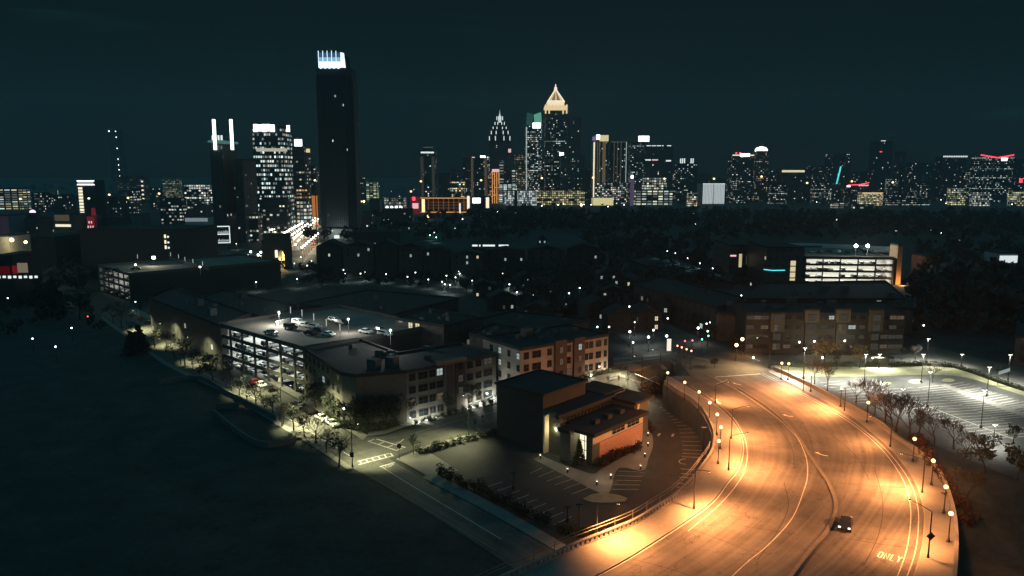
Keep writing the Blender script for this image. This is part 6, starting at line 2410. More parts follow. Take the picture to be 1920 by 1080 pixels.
glow(t, 'upper_wall', E_['tan'], -wd * .48, wd * .30, zt - 7, zt - .5, -dp / 2 - .3, -dp / 2 - .02)  # pale wall emits faintly; its light is put into the material
t, wd, dp, zt = tower('red floodlit round corner pavilion at the end of the arcade', 163, 192, 406, 815, pmat('pavilion_wall', (.3, .1, .1)), 'store_building', 16)
glow(t, 'red_wall', emis('red_wall_glow', (1, .07, .10), .13), -wd / 2, wd / 2, 0, zt, -dp / 2 - .4, -dp / 2 - .02)  # red floodlight on the wall put in as emission
b = MB()
b.lathe((wd * .25, -dp / 2 + 3, 0), [(wd * .26, 0), (wd * .26, zt + 7), (wd * .22, zt + 9), (0, zt + 9.2)], 14)
b.build('round_turret', emis('red_turret_glow', (1, .08, .12), .13), t)  # turret emits; its red floodlight is put into the material
for k in range(5):
    glow(t, 'shop_window', E_['pink'], -wd * .45 + wd * .16 * k, -wd * .45 + wd * .16 * k + 1.2, 2 + 5 * (k % 2), 4.4 + 5 * (k % 2), -dp / 2 - .7, -dp / 2 - .41)
for lab, u0, u1, vt, Y, mat in (('dark gabled store right of the red pavilion', 192, 246, 408, 820, M['dark']), ('pinkish lit flat roof store behind the dark block', 318, 364, 394, 950, pmat('pink_store', (.17, .13, .13))), ('tan-roofed low store further behind', 206, 242, 388, 1000, pmat('tan_store', (.13, .12, .10))), ('pale sloping-roofed store above the dark gables', 240, 282, 402, 900, pmat('pale_store', (.11, .11, .105))),
                                ('grey framed building left of the light-bar tower', 362, 400, 386, 920, fa('resi', lit=.08, wall=(.08, .08, .085), bay=4))):
    tower(lab, u0, u1, vt, Y, mat, 'store_building', 22)
t, wd, dp, zt = tower('long pale scalloped facade glowing white above the dark block', 347, 400, 408, 850, pmat('white_front', (.4, .42, .42)), 'store_building', 16)
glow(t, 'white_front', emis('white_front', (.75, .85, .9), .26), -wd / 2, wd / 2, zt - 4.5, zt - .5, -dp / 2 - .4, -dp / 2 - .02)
for lab, u0, u1, vt, Y, dpt in (('huge black windowless block above the far garage', 150, 408, 432, 430, 40), ('lower black block left of the huge one', 58, 160, 447, 430, 40)):
    t, wd, dp, zt = tower(lab, u0, u1, vt, Y, M['dark'], 'office_building', dpt)
    if u0 == 150:
        for k, v in enumerate((443, 453.5, 463.5)):
            z = zat((0, Y, 0), v)
            xa, _ = span(308, 312, Y)
            glow(t, 'stair_window', E_['warmw'], xa - t.location.x, xa - t.location.x + 1.0, z - 1, z + 1, -dp / 2 - .2, -dp / 2 - .02)
            glow(t, 'stair_window', E_['soft'], xa - t.location.x + 1.7, xa - t.location.x + 2.7, z - .8, z + .2, -dp / 2 - .2, -dp / 2 - .02)
t, wd, dp, zt = tower('cream gable wall lit by two flood lamps at the edge of the view', -12, 54, 444, 400, pmat('cream_gable', (.34, .30, .2)), 'store_building', 18)
for k, (u, v, pw) in enumerate(((22, 450, 4000), (48, 454, 2500))):
    p = P(u, v, 16)
    s = (397 - 0) / p.y
    p = Vector((p.x * s, 397, zat((0, 397, 0), v)))
    b = MB()
    b.ball((p.x - t.location.x, p.y - t.location.y, p.z), 1.0 if k == 0 else .8, 0, 10, 8)
    b.build('flood_lamp', E_['warmdot'], t)
    lamp('bulb', (p.x - t.location.x, p.y - t.location.y - 1.6, p.z), pw, (1, .93, .65), t, .5)
t, wd, dp, zt = tower('dark storefront with a red sign and a glowing warm display window', -14, 72, 482, 330, M['dark'], 'store_building', 20)
xs = lambda u: span(u, u, 330)[0] - t.location.x
zs = lambda v: zat((0, 330, 0), v)
glow(t, 'red_sign', emis('red_panel', (1, .05, .06), .05), xs(-10), xs(16), zs(514), zs(499), -dp / 2 - .3, -dp / 2 - .02)
glow(t, 'red_sign', emis('red_panel_b', (1, .05, .06), .13), xs(21), xs(30), zs(513), zs(498), -dp / 2 - .3, -dp / 2 - .02)
glow(t, 'display_window', emis('display_warm', (1, .85, .58), .17), xs(31), xs(50), zs(511), zs(493), -dp / 2 - .3, -dp / 2 - .02)
for k in range(8):
    glow(t, 'shop_light', E_['soft'], xs(-8 + k * 10), xs(-3 + k * 10), zs(522 - (k % 2)), zs(517), -dp / 2 - .4, -dp / 2 - .02)
tag(MB.build((lambda q: (q.wall([P(0, 548, 0), P(35, 547, 0), P(68, 544, 0)], .5, 0, 3.4), q)[1])(MB()), 'pale_wall', pmat('pale_wall', (.34, .36, .34))), 'long pale wall below the dark storefront', 'wall')
p = P(34, 541, 0)
lamp('yard_glow', (p.x, p.y - 6, 5), 2500, (.9, 1, .95), None, .5)
# ================================================================ MIDDLE DISTANCE
# -- arch
def arch():
    c = P(521, 503, 0)
    x0, x1 = span(497, 545, c.y)
    wd = x1 - x0
    zt = zat(c, 438)
    t = thing('triumphal_arch', 'massive dark stone arch with a glowing yellow passage at the foot of the boulevard', 'monument', (c.x, c.y, 0), .0)
    dp = wd * .55
    a0, a1, zs_ = wd * .12, wd * .36, zt * .42
    st = pmat('arch_stone', (.06, .055, .05), var=.2, scale=.2)
    b = MB()
    b.prism([(-wd / 2, -dp / 2), (a0, -dp / 2), (a0, dp / 2), (-wd / 2, dp / 2)], 0, zt * .78)
    b.prism([(a1, -dp / 2), (wd / 2, -dp / 2), (wd / 2, dp / 2), (a1, dp / 2)], 0, zt * .78)
    n = 10
    r_ = (a1 - a0) / 2
    for k in range(n):
        xa, xb = a0 + (a1 - a0) * k / n, a0 + (a1 - a0) * (k + 1) / n
        za, zb = (zs_ + math.sqrt(max(0, r_ * r_ - (x - a0 - r_) ** 2)) * 1.3 for x in (xa, xb))
        for y, s in ((-dp / 2, 1), (dp / 2, -1)):
            q = [(xa, y, za), (xb, y, zb), (xb, y, zt * .78), (xa, y, zt * .78)]
            b.face(q if s > 0 else q[::-1])
        b.face([(xa, -dp / 2, za), (xa, dp / 2, za), (xb, dp / 2, zb), (xb, -dp / 2, zb)])
    b.build('pier', st, t)
    b = MB()
    b.box(0, 0, zt * .78, wd * 1.06, dp * 1.06, zt * .05)
    b.box(0, 0, zt * .83, wd * .92, dp * .92, zt * .12)
    b.box(0, 0, zt * .95, wd * .98, dp * .98, zt * .05)
    b.build('attic', st, t)
    b = MB()
    b.box((a0 + a1) / 2, dp * .38, 0, a1 - a0 - .1, .5, zs_ + r_)
    b.build('passage_wall', pmat('passage_stone', (.45, .36, .2)), t)
    b = MB()
    b.ball(((a0 + a1) / 2, 0, zs_ * .9), .5, 0)
    b.build('passage_lamp', E_['warmdot'], t)
    lamp('bulb', ((a0 + a1) / 2, -dp * .1, zs_ * .55), 7000, (1, .74, .32), t, .4)
    b = MB()
    b.box(a0 - .8, -dp / 2 - .7, zs_ * .8, 1.6, .6, zs_ * .5)
    b.build('lit_figure', E_['warmw'], t)


arch()
# -- boulevard
sheet('road_boulevard', [(640, 478), (606, 470), (600, 430), (600, 405)], [(535, 478), (540, 455), (575, 415), (590, 400)], M['street'], .08, 2, 30)
bl = []
for k in range(13):
    t_ = (k / 12) ** .8
    bl.append((523 + 72 * t_, 441 - 38 * t_))
rows = [[(527 + 72 * t, 440 - 40 * t) for t in [k / 13 for k in range(14)]], [(548 + 48 * t, 440 - 34 * t) for t in [k / 10 for k in range(11)]], [(552 + 44 * t, 446 - 35 * t) for t in [k / 10 for k in range(11)]], [(566 + 30 * t, 464 - 26 * t) for t in [k / 7 for k in range(8)]], [(506 + 22 * t, 431 - 3 * t) for t in [k / 5 for k in range(6)]]]


def proto_dot(rad, mat):
    b = MB()
    b.tube((0, 0, 0), (0, 0, 4.4), .12, .08, 4, 0)
    b.ball((0, 0, 4.8), rad, 1, 8, 6)
    return b.mesh('street_lamp', [M['pole'], mat])


DOT = {'blvd': proto_dot(.46, emis('boulevard_globe', (1, .98, .86), 7)), 'soft': proto_dot(.34, emis('soft_warm_globe', (1, .88, .66), 5)), 'tiny': proto_dot(.24, emis('pale_globe', (.8, 1, .95), 3.5)), 'white': proto_dot(.31, M['cool_globe']), 'small': proto_dot(.26, M['cool_globe']), 'warm': proto_dot(.5, E_['warmdot']), 'big': proto_dot(.36, emis('big_globe', (1, .97, .9), 7)), 'far': proto_dot(.9, E_['dot']), 'farwarm': proto_dot(2.4, E_['warmdot']), 'green': proto_dot(.55, emis('court_green', (.55, 1, .8), 5))}


def dots(kind, px, phrase, group, power=0, col=COOL, cat='street lamp', h=4.8, sc_=1.0, drape=True):
    px = sorted(px)
    for i, (u, v) in enumerate(px):
        p = P(u, v, h * sc_)
        z = hz(p.x, p.y) if drape else 0
        if z > .3:
            p = P(u, v, z + h * sc_)
        o = bpy.data.objects.new('street_lamp', DOT[kind if kind != 'white' or (i * 7) % 5 else ('soft', 'tiny')[i % 2]])
        COL.objects.link(o)
        o.location = (p.x, p.y, z)
        o.scale = (sc_,) * 3
        lab = f'{phrase}, {ORD[i + 1]} from the left' if i + 1 < len(ORD) else f'{phrase}, {ORD[len(px) - i]} from the right end'
        tag(o, lab, cat, group)
        if power:
            lamp('bulb', (.15, -.45, 3.7), power, col, o, .15, 'SPOT', (math.radians(156 if sc_ < 1.5 else 172), .6))


for i, rw_ in enumerate(rows):
    dots('blvd', rw_, ('bright lamp in the dense outer row of the boulevard', 'bright lamp in the second row of the boulevard', 'bright lamp in the third row of the boulevard', 'bright lamp on the near side of the boulevard', 'bright lamp left of the boulevard mouth')[i], 'lamps of the boulevard', 9000 if i in (1, 3) else 6500, WARM, sc_=1.8)
dots('white', [(492, 486), (497, 486), (492.5, 492), (492.5, 498), (443, 457), (465, 478), (552, 494), (576, 498), (584, 489), (564, 482), (619, 495), (647, 513), (644, 506), (676, 513), (684, 510), (602, 518), (557, 523), (724, 514), (764, 519), (779, 511), (803, 524), (745, 496), (802, 501), (480, 529), (723.5, 497)], 'white lamp in the park between the arch and the houses', 'white lamps of the park', 650, COOL, drape=False)
dots('white', [(829, 528.5), (834, 533), (844, 534.5), (837, 517), (860, 509), (862, 513), (854, 520), (884, 482), (885, 526), (906, 538), (942, 513), (946, 528), (955, 533), (972, 522), (980, 515), (968, 531), (969, 548)], 'white lamp by the park green', 'white lamps by the green', 900, COOL)
dots('white', [(1001, 553), (1021, 526), (1035, 534), (1044, 562), (1067, 550), (1081, 571), (1087, 540), (1119, 581), (1122.5, 561.5), (1142, 552), (1026, 591), (1039, 601), (1050, 601), (1153, 591), (1180, 575), (1218, 570.5), (1202, 584), (1190, 604), (1225, 619), (1208, 552)], 'white lamp in the wooded housing area', 'white lamps of the housing area', 420, COOL)
dots('small', [(1120, 613), (1142, 613), (1325, 607), (1331, 605), (1252, 597), (1327, 621), (1390, 585), (1352, 587), (1255, 549), (1187, 642), (1202, 460), (1150, 467), (1304, 420), (853, 428), (866, 423), (862, 438), (949, 429), (14.5, 559), (61, 635), (104, 650), (299, 587), (301, 594), (254, 566), (352, 612), (134, 615), (1853, 475), (1810, 475), (1802, 474), (1889, 440), (1828, 440), (645, 766), (1732, 610), (1692, 609), (1390, 554)], 'tiny white lamp standing alone in a dark area', 'tiny white lamps')
dots('big', [(1181, 622), (1216, 632), (1250, 630), (1309, 615)], 'large glaring lamp along the road going up from the crossing', 'glaring lamps at the crossing', 500, (1, .97, .88))
dots('warm', [(1392, 636), (1381, 647)], 'orange lamp at the left end of the brown apartment block', 'orange lamps at the crossing', 700, ORANGE)
dots('big', [(1499, 641.5), (1527, 640), (1584, 639)], 'round lamp in front of the brown apartment block', 'round lamps of the brown block', 0, WARM, sc_=.8)
for u, v in ((1527, 640), (1584, 639)):
    q = P(u, v, PLAT + 4.5)
    lamp('bulb', (q.x, q.y - 1.2, q.z + .6), 900, WARM, None, .3)
dots('green', [(780, 419), (783, 425), (788, 420), (794, 425), (798, 419), (801, 427), (806, 427), (800, 430), (803, 433), (811, 431), (814, 436), (806, 441), (818, 445)], 'greenish court lamp left of the dark wood', 'greenish court lamps', 900, (.5, 1, .75), drape=False)
def high_mast(u, v, Y, label):
    c = Vector(((u - CX) / F * (Y * CS), Y, 0))
    h = zat(c, v)
    t = thing('high_mast_lamp', label, 'lamp mast', c, 0, 'high mast lamps of the skyline')
    b = MB()
    b.tube((0, 0, 0), (0, 0, h), .5, .25, 6)
    b.build('mast', M['pole'], t)
    b = MB()
    b.ball((0, 0, h), 1.9 * Y / 1300, 0, 10, 8, .8)
    b.build('lamp_globe', HMAST, t)
    return t


HMAST = emis('mast_sodium', (1, .66, .30), 3.2)
high_mast(590, 338, 640, 'large orange lamp on a tall mast at the head of the boulevard')
hm_px = [(789, 340), (902, 338), (1016, 334), (1246, 335), (1339, 335), (1428, 331), (1514, 343), (1598, 340), (1675, 342), (1112, 333), (770, 359), (34, 373), (163, 372), (202, 365), (237, 371), (296, 363)]
for i, (u, v) in enumerate(sorted(hm_px)):
    high_mast(u, v, 1380 if u > 600 else 900, f'orange-white lamp on a tall mast before the skyline, {ORD[i + 1]} from the left')
dots('farwarm', [(804, 399), (735, 374), (682, 374), (676, 374), (1090, 380)], 'orange-white lamp at the foot of the skyline', 'orange lamps at the foot of the skyline', h=9, drape=False)
dots('far', [(311, 364), (30, 327), (44, 328), (87, 366), (135, 368), (72, 371), (52, 374), (59, 370), (1402, 364.5), (1430, 361), (1457, 359), (1095, 382), (1040, 388), (1140, 386), (1170, 383), (968, 398), (933, 396), (1300, 399), (1321, 399), (1568, 410), (1512, 366), (1513, 373), (1550, 367), (1636, 425), (1651, 423), (1680, 430), (1746, 431), (1764, 434), (1798, 449.5), (700, 354), (712, 349), (776, 355), (808, 360), (838, 352), (845, 362)], 'white lamp point on the far edge of the city', 'white lamps at the far edge', h=6, drape=False)


r = random.Random(21)
dots('far', [(r.uniform(890, 1900), r.uniform(370, 386)) for _ in range(20)], 'faint white lamp point along the foot of the skyline', 'faint lamps at the foot of the skyline', h=6, drape=False)
dots('far', [(r.uniform(0, 395), r.uniform(356, 386)) for _ in range(16)], 'faint white lamp point among the far left roofs', 'faint lamps among the far left roofs', h=6, drape=False, sc_=.8)
dots('far', [(r.uniform(665, 890), r.uniform(352, 412)) for _ in range(12)], 'faint white lamp point left of the orange hall', 'faint lamps left of the orange hall', h=6, drape=False, sc_=.8)


def signal(u, v, mat, label, h=5.5, cat='traffic light'):
    p = P(u, v, h)
    z = hz(p.x, p.y)
    p = P(u, v, z + h)
    t = thing('traffic_light', label, cat, (p.x, p.y, z))
    b = MB()
    b.tube((0, .3, 0), (0, .3, h + .6), .09, .07, 6)
    b.build('pole', M['pole'], t)
    b = MB()
    b.box(0, 0, h - .7, .42, .36, 1.3)
    b.build('housing', M['pole'], t)
    b = MB()
    b.ball((0, -.22, h), .24, 0, 10, 6)
    b.build('lens', mat, t)


RED, GRN, AMB = emis('signal_red', (1, .10, .14), 4.5), emis('signal_green', (.15, 1, .65), 4.5), emis('signal_amber', (1, .45, .3), 4.5)
for u, v, m_, lab in ((1284, 639, RED, 'red traffic light over the road going up from the crossing, left one'), (1298, 638, RED, 'red traffic light over the road going up from the crossing, right one'), (1328, 629.5, GRN, 'green traffic light high beside the uphill road'), (1316, 636, GRN, 'green traffic light lower beside the uphill road'),
                      (1270, 648, AMB, 'amber-red signal at the crossing, leftmost of four'), (1278, 651, AMB, 'amber-red signal at the crossing, second of four'), (1287, 654.5, AMB, 'amber-red signal at the crossing, third of four'), (1296, 657.5, AMB, 'amber-red signal at the crossing, fourth of four'), (165, 593, RED, 'single red light in the dark field on the left'), (1798, 449, RED, 'single red light above the dark wood edge'), (547, 462, RED, 'small red light right of the stone arch')):
    signal(u, v, m_, lab, 5.5 if u > 1000 else 4.5)
dots('blvd', [(534 + 62 * t, 436 - 34 * t) for t in [k / 15 for k in range(16)]] + [(541 + 54 * t, 433 - 30 * t) for t in [k / 11 for k in range(12)]], 'added bright lamp on the left sidewalk of the boulevard', 'lamps of the boulevard', 6500, WARM, sc_=1.8)  # extra lamp rows, added to brighten the boulevard
dots('blvd', [(452, 488), (462, 484), (473, 482), (484, 478), (489, 473), (496, 468), (470, 472), (500, 462)], 'bright lamp on the lit square left of the arch', 'lamps of the square by the arch', 9000, WARM, drape=False, sc_=1.6)
sheet('road_square', [(440, 492), (500, 490)], [(455, 474), (520, 466)], M['walk'], .06, 2, 10)
# added traffic: small cars with lit lamps, put in to brighten the boulevard
def lit_car_mesh(paint, front):
    body, gl_ = car_meshes(SED, paint)
    for f in gl_.f:
        body.face([gl_.v[j] for j in f], 1)
    x = 2.34 if front else -2.36
    for s in (-1, 1):
        body.ball((x, s * .6, .75), .34, 2, 8, 5)
    return body.mesh('lit_car', [PM[paint], M['glass'], emis('headlamp_lit', (1, .97, .88), 9) if front else emis('rear_lamp_lit', (1, .12, .08), 4)])


LC1, LC2 = lit_car_mesh('dark grey', True), lit_car_mesh('black', False)
a_, c_ = P(560, 466, 0), P(600, 404, 0)
bd = math.atan2(c_.y - a_.y, c_.x - a_.x)
for i in range(22):
    t_ = (i + .5) / 22
    to = i % 3 != 2
    u, v = (553 + 41 * t_, 462 - 56 * t_) if to else (585 + 12 * t_, 470 - 52 * t_)
    o = bpy.data.objects.new('added_lit_car', LC1 if to else LC2)
    COL.objects.link(o)
    o.location, o.rotation_euler = P(u, v, .1), (0, 0, bd + (PI if to else 0))
    tag(o, f'added car with lit {"headlamps" if to else "red rear lamps"} on the boulevard, {ORD[i + 1]} from the arch', 'car', 'added cars on the boulevard')
# lit kiosk at the crossing
p = G(1254, 660)
t = thing('lit_kiosk', 'tall white glowing sign pillar at the road crossing', 'sign', p)
b = MB()
b.box(0, 0, .4, 1.2, .35, 3.6)
b.build('panel', emis('pillar_white', (1, .9, .75), 1.0), t)
b = MB()
b.box(0, 0, 0, 1.4, .6, .4)
b.build('base', M['conc'], t)
# bus shelter
p = G(1654, 688)
t = thing('bus_shelter', 'small bus shelter with a dark flat roof between the hedges', 'bus shelter', p)
b = MB()
for x in (-2.2, 2.2):
    for y in (-.8, .8):
        b.box(x, y, 0, .12, .12, 2.6)
b.build('frame', M['pole'], t)
b = MB()
b.box(0, 0, 2.6, 5.2, 2.3, .25)
b.build('roof', M['pole'], t)
b = MB()
b.box(0, .8, .3, 4.2, .04, 1.9)
b.build('glass_panel', pmat('shelter_glass', (.10, .11, .09), rough=.1), t)
b = MB()
b.box(0, .4, .45, 3.4, .4, .08)
b.build('bench', M['grey'], t)
# signs near
p = G(749, 862)
t = thing('stop_sign', 'back of a round-looking stop sign on the pale street corner', 'road sign', p)
b = MB()
b.tube((0, 0, 0), (0, 0, 3.0), .05, .05, 6)
b.build('post', M['pole'], t)
b = MB()
b.prism([(.5 * math.cos(PI / 8 + k * PI / 4), .5 * math.sin(PI / 8 + k * PI / 4)) for k in range(8)], 0, .04)
o = b.build('plate', M['pole'], t)
o.rotation_euler, o.location = (PI / 2, 0, .2), (0, -.06, 3.0)
p = P(660.5, 854, 2.9)
tag(MB.build((lambda q: (q.box(0, 0, 0, .75, .3, 1.0), q)[1])(MB()), 'signal_box', M['pole'], None, (G(661, 877).x, G(661, 877).y - .3, 2.4)), 'small dark box strapped to the corner lamp pole', 'box')
p = G(1880, 722)
t = thing('banner_sign', 'pale tilted banner on two posts at the east verge', 'sign', (p.x, p.y, p.z))
b = MB()
b.tube((-1.3, 0, 0), (-1.3, 0, 3.6), .06, .06, 5)
b.tube((1.3, 0, 0), (1.3, 0, 4.4), .06, .06, 5)
b.build('post', M['pole'], t)
b = MB()
b.face([(-1.4, -.1, 2.6), (1.4, -.1, 3.6), (1.4, -.1, 4.5), (-1.4, -.1, 3.5)])
b.face([(-1.4, -.06, 3.5), (1.4, -.06, 4.5), (1.4, -.06, 3.6), (-1.4, -.06, 2.6)])
b.build('banner', emis('banner_pale_glow', (.8, .9, .85), .35), t)  # light on the banner put in as faint emission
# billboard at the foot of the light-bar tower
c = P(418, 470, 0)
t = thing('billboard', 'tilted white lit billboard frame at the foot of the light-bar tower', 'billboard', (c.x, c.y, 0), .35)
zb0, zb1 = zat(c, 456), zat(c, 424)
b = MB()
b.tube((-5, .6, 0), (-5, .6, zb0), .4, .4, 6)
b.tube((5, .6, 0), (5, .6, zb0), .4, .4, 6)
b.build('post', M['pole'], t)
b = MB()
wB = 5.6
for x in (-wB, wB):
    b.box(x, 0, zb0, .7, .4, zb1 - zb0)
for z_ in (zb0, (zb0 + zb1) / 2, zb1 - .6):
    b.box(0, 0, z_, wB * 2, .4, .7)
b.build('lit_frame', E_['soft'], t)
b = MB()
for k in range(12):
    for j in range(2):
        h_ = R.uniform(.4, 1) * (zb1 - zb0) * .2
        b.box(-wB * .8 + k * wB * 1.6 / 11, .05, zb0 + 1.2 + j * (zb1 - zb0) * .48, wB * .09, .3, h_)
b.build('lit_panel', E_['pale'], t)
b = MB()
b.box(0, .3, zb0, wB * 2, .2, zb1 - zb0)
b.build('board', M['dark'], t)

# -- dark housing blocks
def block(label, px, zt, mat, name='apartment_building', z0=-1, wins=0, edges=None, gl_=None):
    """block whose roof outline is seen at the photo pixels px"""
    pts = [P(u, v, zt) for u, v in px]
    poly = [(p.x, p.y) for p in pts]
    ar = sum(a[0] * c_[1] - c_[0] * a[1] for a, c_ in zip(poly, poly[1:] + poly[:1]))
    if ar < 0:
        poly = poly[::-1]
    t = thing(name, label, 'building', (poly[0][0], poly[0][1], 0))
    loc = [(x - poly[0][0], y - poly[0][1]) for x, y in poly]
    b = MB()
    b.prism(loc, z0, zt, 0, 1)
    b.build('wall', [mat, M['roof']], t)
    b = MB()
    b.wall([Vector((*p, 0)) for p in loc + loc[:1]], .6, zt - .3, zt + .6)
    b.build('roof_parapet', M['roof'], t)
    return t


DK = [fa('resi', lit=.06, bay=4.0, floor=3.2, wall=(.035, .036, .034), strength=.8, ww=.4, wh=.5), fa('resi', lit=.10, bay=4.0, floor=3.2, wall=(.045, .044, .04), strength=.6, ww=.4, wh=.5)]
blk = [
    ('long dark apartment row along the low street between the two garages', [(280, 559), (413, 611), (470, 590), (325, 540)], 12.8, DK[0]),
    ('dark flat-roofed block behind the garage with the lit roof, left part', [(375, 560), (510, 600), (560, 575), (420, 545)], 12.0, DK[0]),
    ('dark block with four bright windows right of the garage roof', [(742, 598), (832, 612), (905, 596), (800, 580)], 14.5, DK[0]),
    ('broad black roof behind the four bright windows', [(560, 570), (735, 592), (860, 560), (690, 545)], 12.0, DK[0]),
    ('dark block between corner apartments and the buff block', [(880, 628), (960, 642), (1010, 622), (925, 608)], 12.5, DK[1]),
    ('black roof of the block north of the buff apartments', [(850, 612), (985, 630), (1105, 600), (960, 585)], 11.5, DK[0]),
    ('dark long apartment block with faint vertical strips above the uphill road', [(1190, 535), (1345, 578), (1395, 560), (1240, 520)], 12.5 + 3, DK[1]),
    ('black hip-roofed mass behind the brown apartment block', [(1400, 562), (1700, 562), (1660, 528), (1430, 532)], 15.5, DK[0]),
    ('dark low block left of the brown apartment block', [(1345, 588), (1398, 592), (1400, 572), (1350, 568)], 14.5, DK[0]),
    ('dark garage-like block with a moonlit car roof above the wooded houses', [(1180, 488), (1240, 508), (1372, 530), (1375, 512), (1225, 480)], 9.0, M['gar']),
    ('dark apartment block beyond the far corner of the east road', [(1655, 575), (1712, 580), (1716, 560), (1660, 555)], 15.0, DK[1]),
    ('black building at the frame edge beyond the banner', [(1905, 632), (1990, 640), (1990, 610), (1910, 605)], 14.0, DK[1]),
]
for lab, px, zt_, m_ in blk:
    t = block(lab, px, zt_, m_)
    if 'four bright' in lab:
        for i in range(2):
            for j in range(2):
                u, v = 770 + 13 * i, 612 + 17.5 * j
                A_, B_ = P(742, 598, zt_), P(832, 612, zt_)
                # point on the front wall seen at (u, v)
                x, y, dz = ray(u, v)
                d = (B_ - A_)
                n_ = Vector((d.y, -d.x, 0)).normalized()
                tt = n_.dot(A_ - Vector((0, 0, 0))) / n_.dot(Vector((x, y, 0)))
                q = Vector((x, y, dz)) * tt + Vector((0, 0, H))
                f, g = win_mesh(1.7, 2.3, 1)
                o = bpy.data.objects.new('window', f)
                COL.objects.link(o)
                o.parent = t
                o.location = (q.x - t.location.x + n_.x * .05, q.y - t.location.y + n_.y * .05, q.z - 1.1)
                o.rotation_euler = (0, 0, math.atan2(d.y, d.x))
                k_ = bpy.data.objects.new('pane', g)
                COL.objects.link(k_)
                k_.parent = o
# cars and posts on the moonlit car roof
zr = 9.0
for i in range(14):
    u, v = 1228 + i * 9.5, 488 + i * 2.6 + (i % 2) * 5
    pc = ['white', 'black', 'silver', 'white'][i % 4]
    scar(pc, P(u, v, zr), 2.5, f'{pc} car on the moonlit car roof, {ORD[i + 1]} along its two rows', 'cars on the moonlit car roof', 'suv' if i % 3 else 'car')
for i, (u, v) in enumerate(((1251, 474), (1266, 478), (1289, 488), (1312, 498), (1336, 508), (1345, 472))):
    p = P(u, v + 4, zr + 2.5)
    o = bpy.data.objects.new('roof_post_light', DOT['small'])
    COL.objects.link(o)
    o.location = (p.x, p.y, zr)
    tag(o, f'slim white lamp on the moonlit car roof, {ORD[i + 1]} from the left', 'lamp post', 'lamps on the moonlit car roof')
    if i in (1, 2, 3):
        lamp('bulb', (0, 0, 4.6), 1500, (.82, 1, 1), o, .3, 'SPOT', (math.radians(140), .9))
# office block left of the bright garage
t, wd, dp, zt = tower('dark office with yellow stair windows and a cyan light line, left of the bright garage', 1400, 1508, 466, 345, fa('flat', lit=.02, wall=(.04, .045, .05)), 'office_building', 30, base=3)
xs = lambda u: span(u, u, 345)[0] - t.location.x
zs = lambda v: zat((0, 345, 0), v) - 3
for k, (v0, v1) in enumerate(((498, 489), (509, 500), (520, 511), (526, 522))):
    glow(t, 'stair_window', emis('stair_yellow', (1, .86, .50), .7) if k == 0 else bpy.data.materials['stair_yellow'], xs(1483.5), xs(1493), zs(v0), zs(v1), -dp / 2 - .2, -dp / 2 - .02)
b = MB()
b.pipe([Vector((xs(1433), -dp / 2 - .4, zs(505))), Vector((xs(1450), -dp / 2 - .4, zs(507))), Vector((xs(1473), -dp / 2 - .4, zs(506.5)))], .25, 6)
b.build('cyan_line', E_['cyan'], t)
t, wd, dp, zt = tower('dark glass office with a narrow tall yellow window left of the cyan-line office', 1338, 1402, 462, 375, fa('flat', lit=.04, wall=(.05, .05, .05), col=(1, .7, .8), strength=.5), 'office_building', 30, base=3)
xs = lambda u: span(u, u, 375)[0] - t.location.x
zs = lambda v: zat((0, 375, 0), v) - 3
glow(t, 'tall_window', emis('tall_yellow', (1, .84, .42), .55), xs(1386.5), xs(1392), zs(501), zs(476), -dp / 2 - .2, -dp / 2 - .02)
glow(t, 'small_window', E_['pink'], xs(1370), xs(1381), zs(481), zs(478), -dp / 2 - .2, -dp / 2 - .02)
glow(t, 'small_window', E_['grey'], xs(1400), xs(1404), zs(495), zs(479), -dp / 2 - .2, -dp / 2 - .02)
# orange yard right of the bright garage
t, wd, dp, zt = tower('tall tan stair tower ending the bright garage, lit orange at its foot', 1672, 1692, 461, 370, pmat('tan_tower', (.26, .17, .10)), 'stair_tower', 8, base=3)
lamp('bulb', (0, -8, 2.5), 3500, (1, .45, .14), t, .3)
q = P(1705, 520, 8)
dots('warm', [(1705, 517)], 'orange lamp in the yard right of the bright garage', 'orange yard lamp', 2600, (1, .5, .2))
t, wd, dp, zt = tower('low reddish brick building in the orange lit yard', 1716, 1752, 482, 385, pmat('reddish_brick', (.22, .10, .06)), 'brick_building', 14, base=2)
t, wd, dp, zt = tower('long white lit canopy at the right edge above the dark trees', 1845, 1908, 476, 420, pmat('canopy', (.3, .3, .3)), 'canopy_building', 14)
glow(t, 'lit_canopy', emis('canopy_white', (.9, 1, 1), .8), -wd / 2, wd * .47, zt - 5, zt - 1, -dp / 2 - .4, -dp / 2 - .02)
dots('big', [(1862, 471), (1858, 497), (1869, 497), (1799, 477)], 'white lamp around the lit canopy at the right', 'lamps round the lit canopy', 1200, COOL)

# -- row houses behind the park
hm = [pmat('house_wall', (.035, .037, .036), var=.2), pmat('house_wall_pale', (.055, .056, .052), var=.2)]


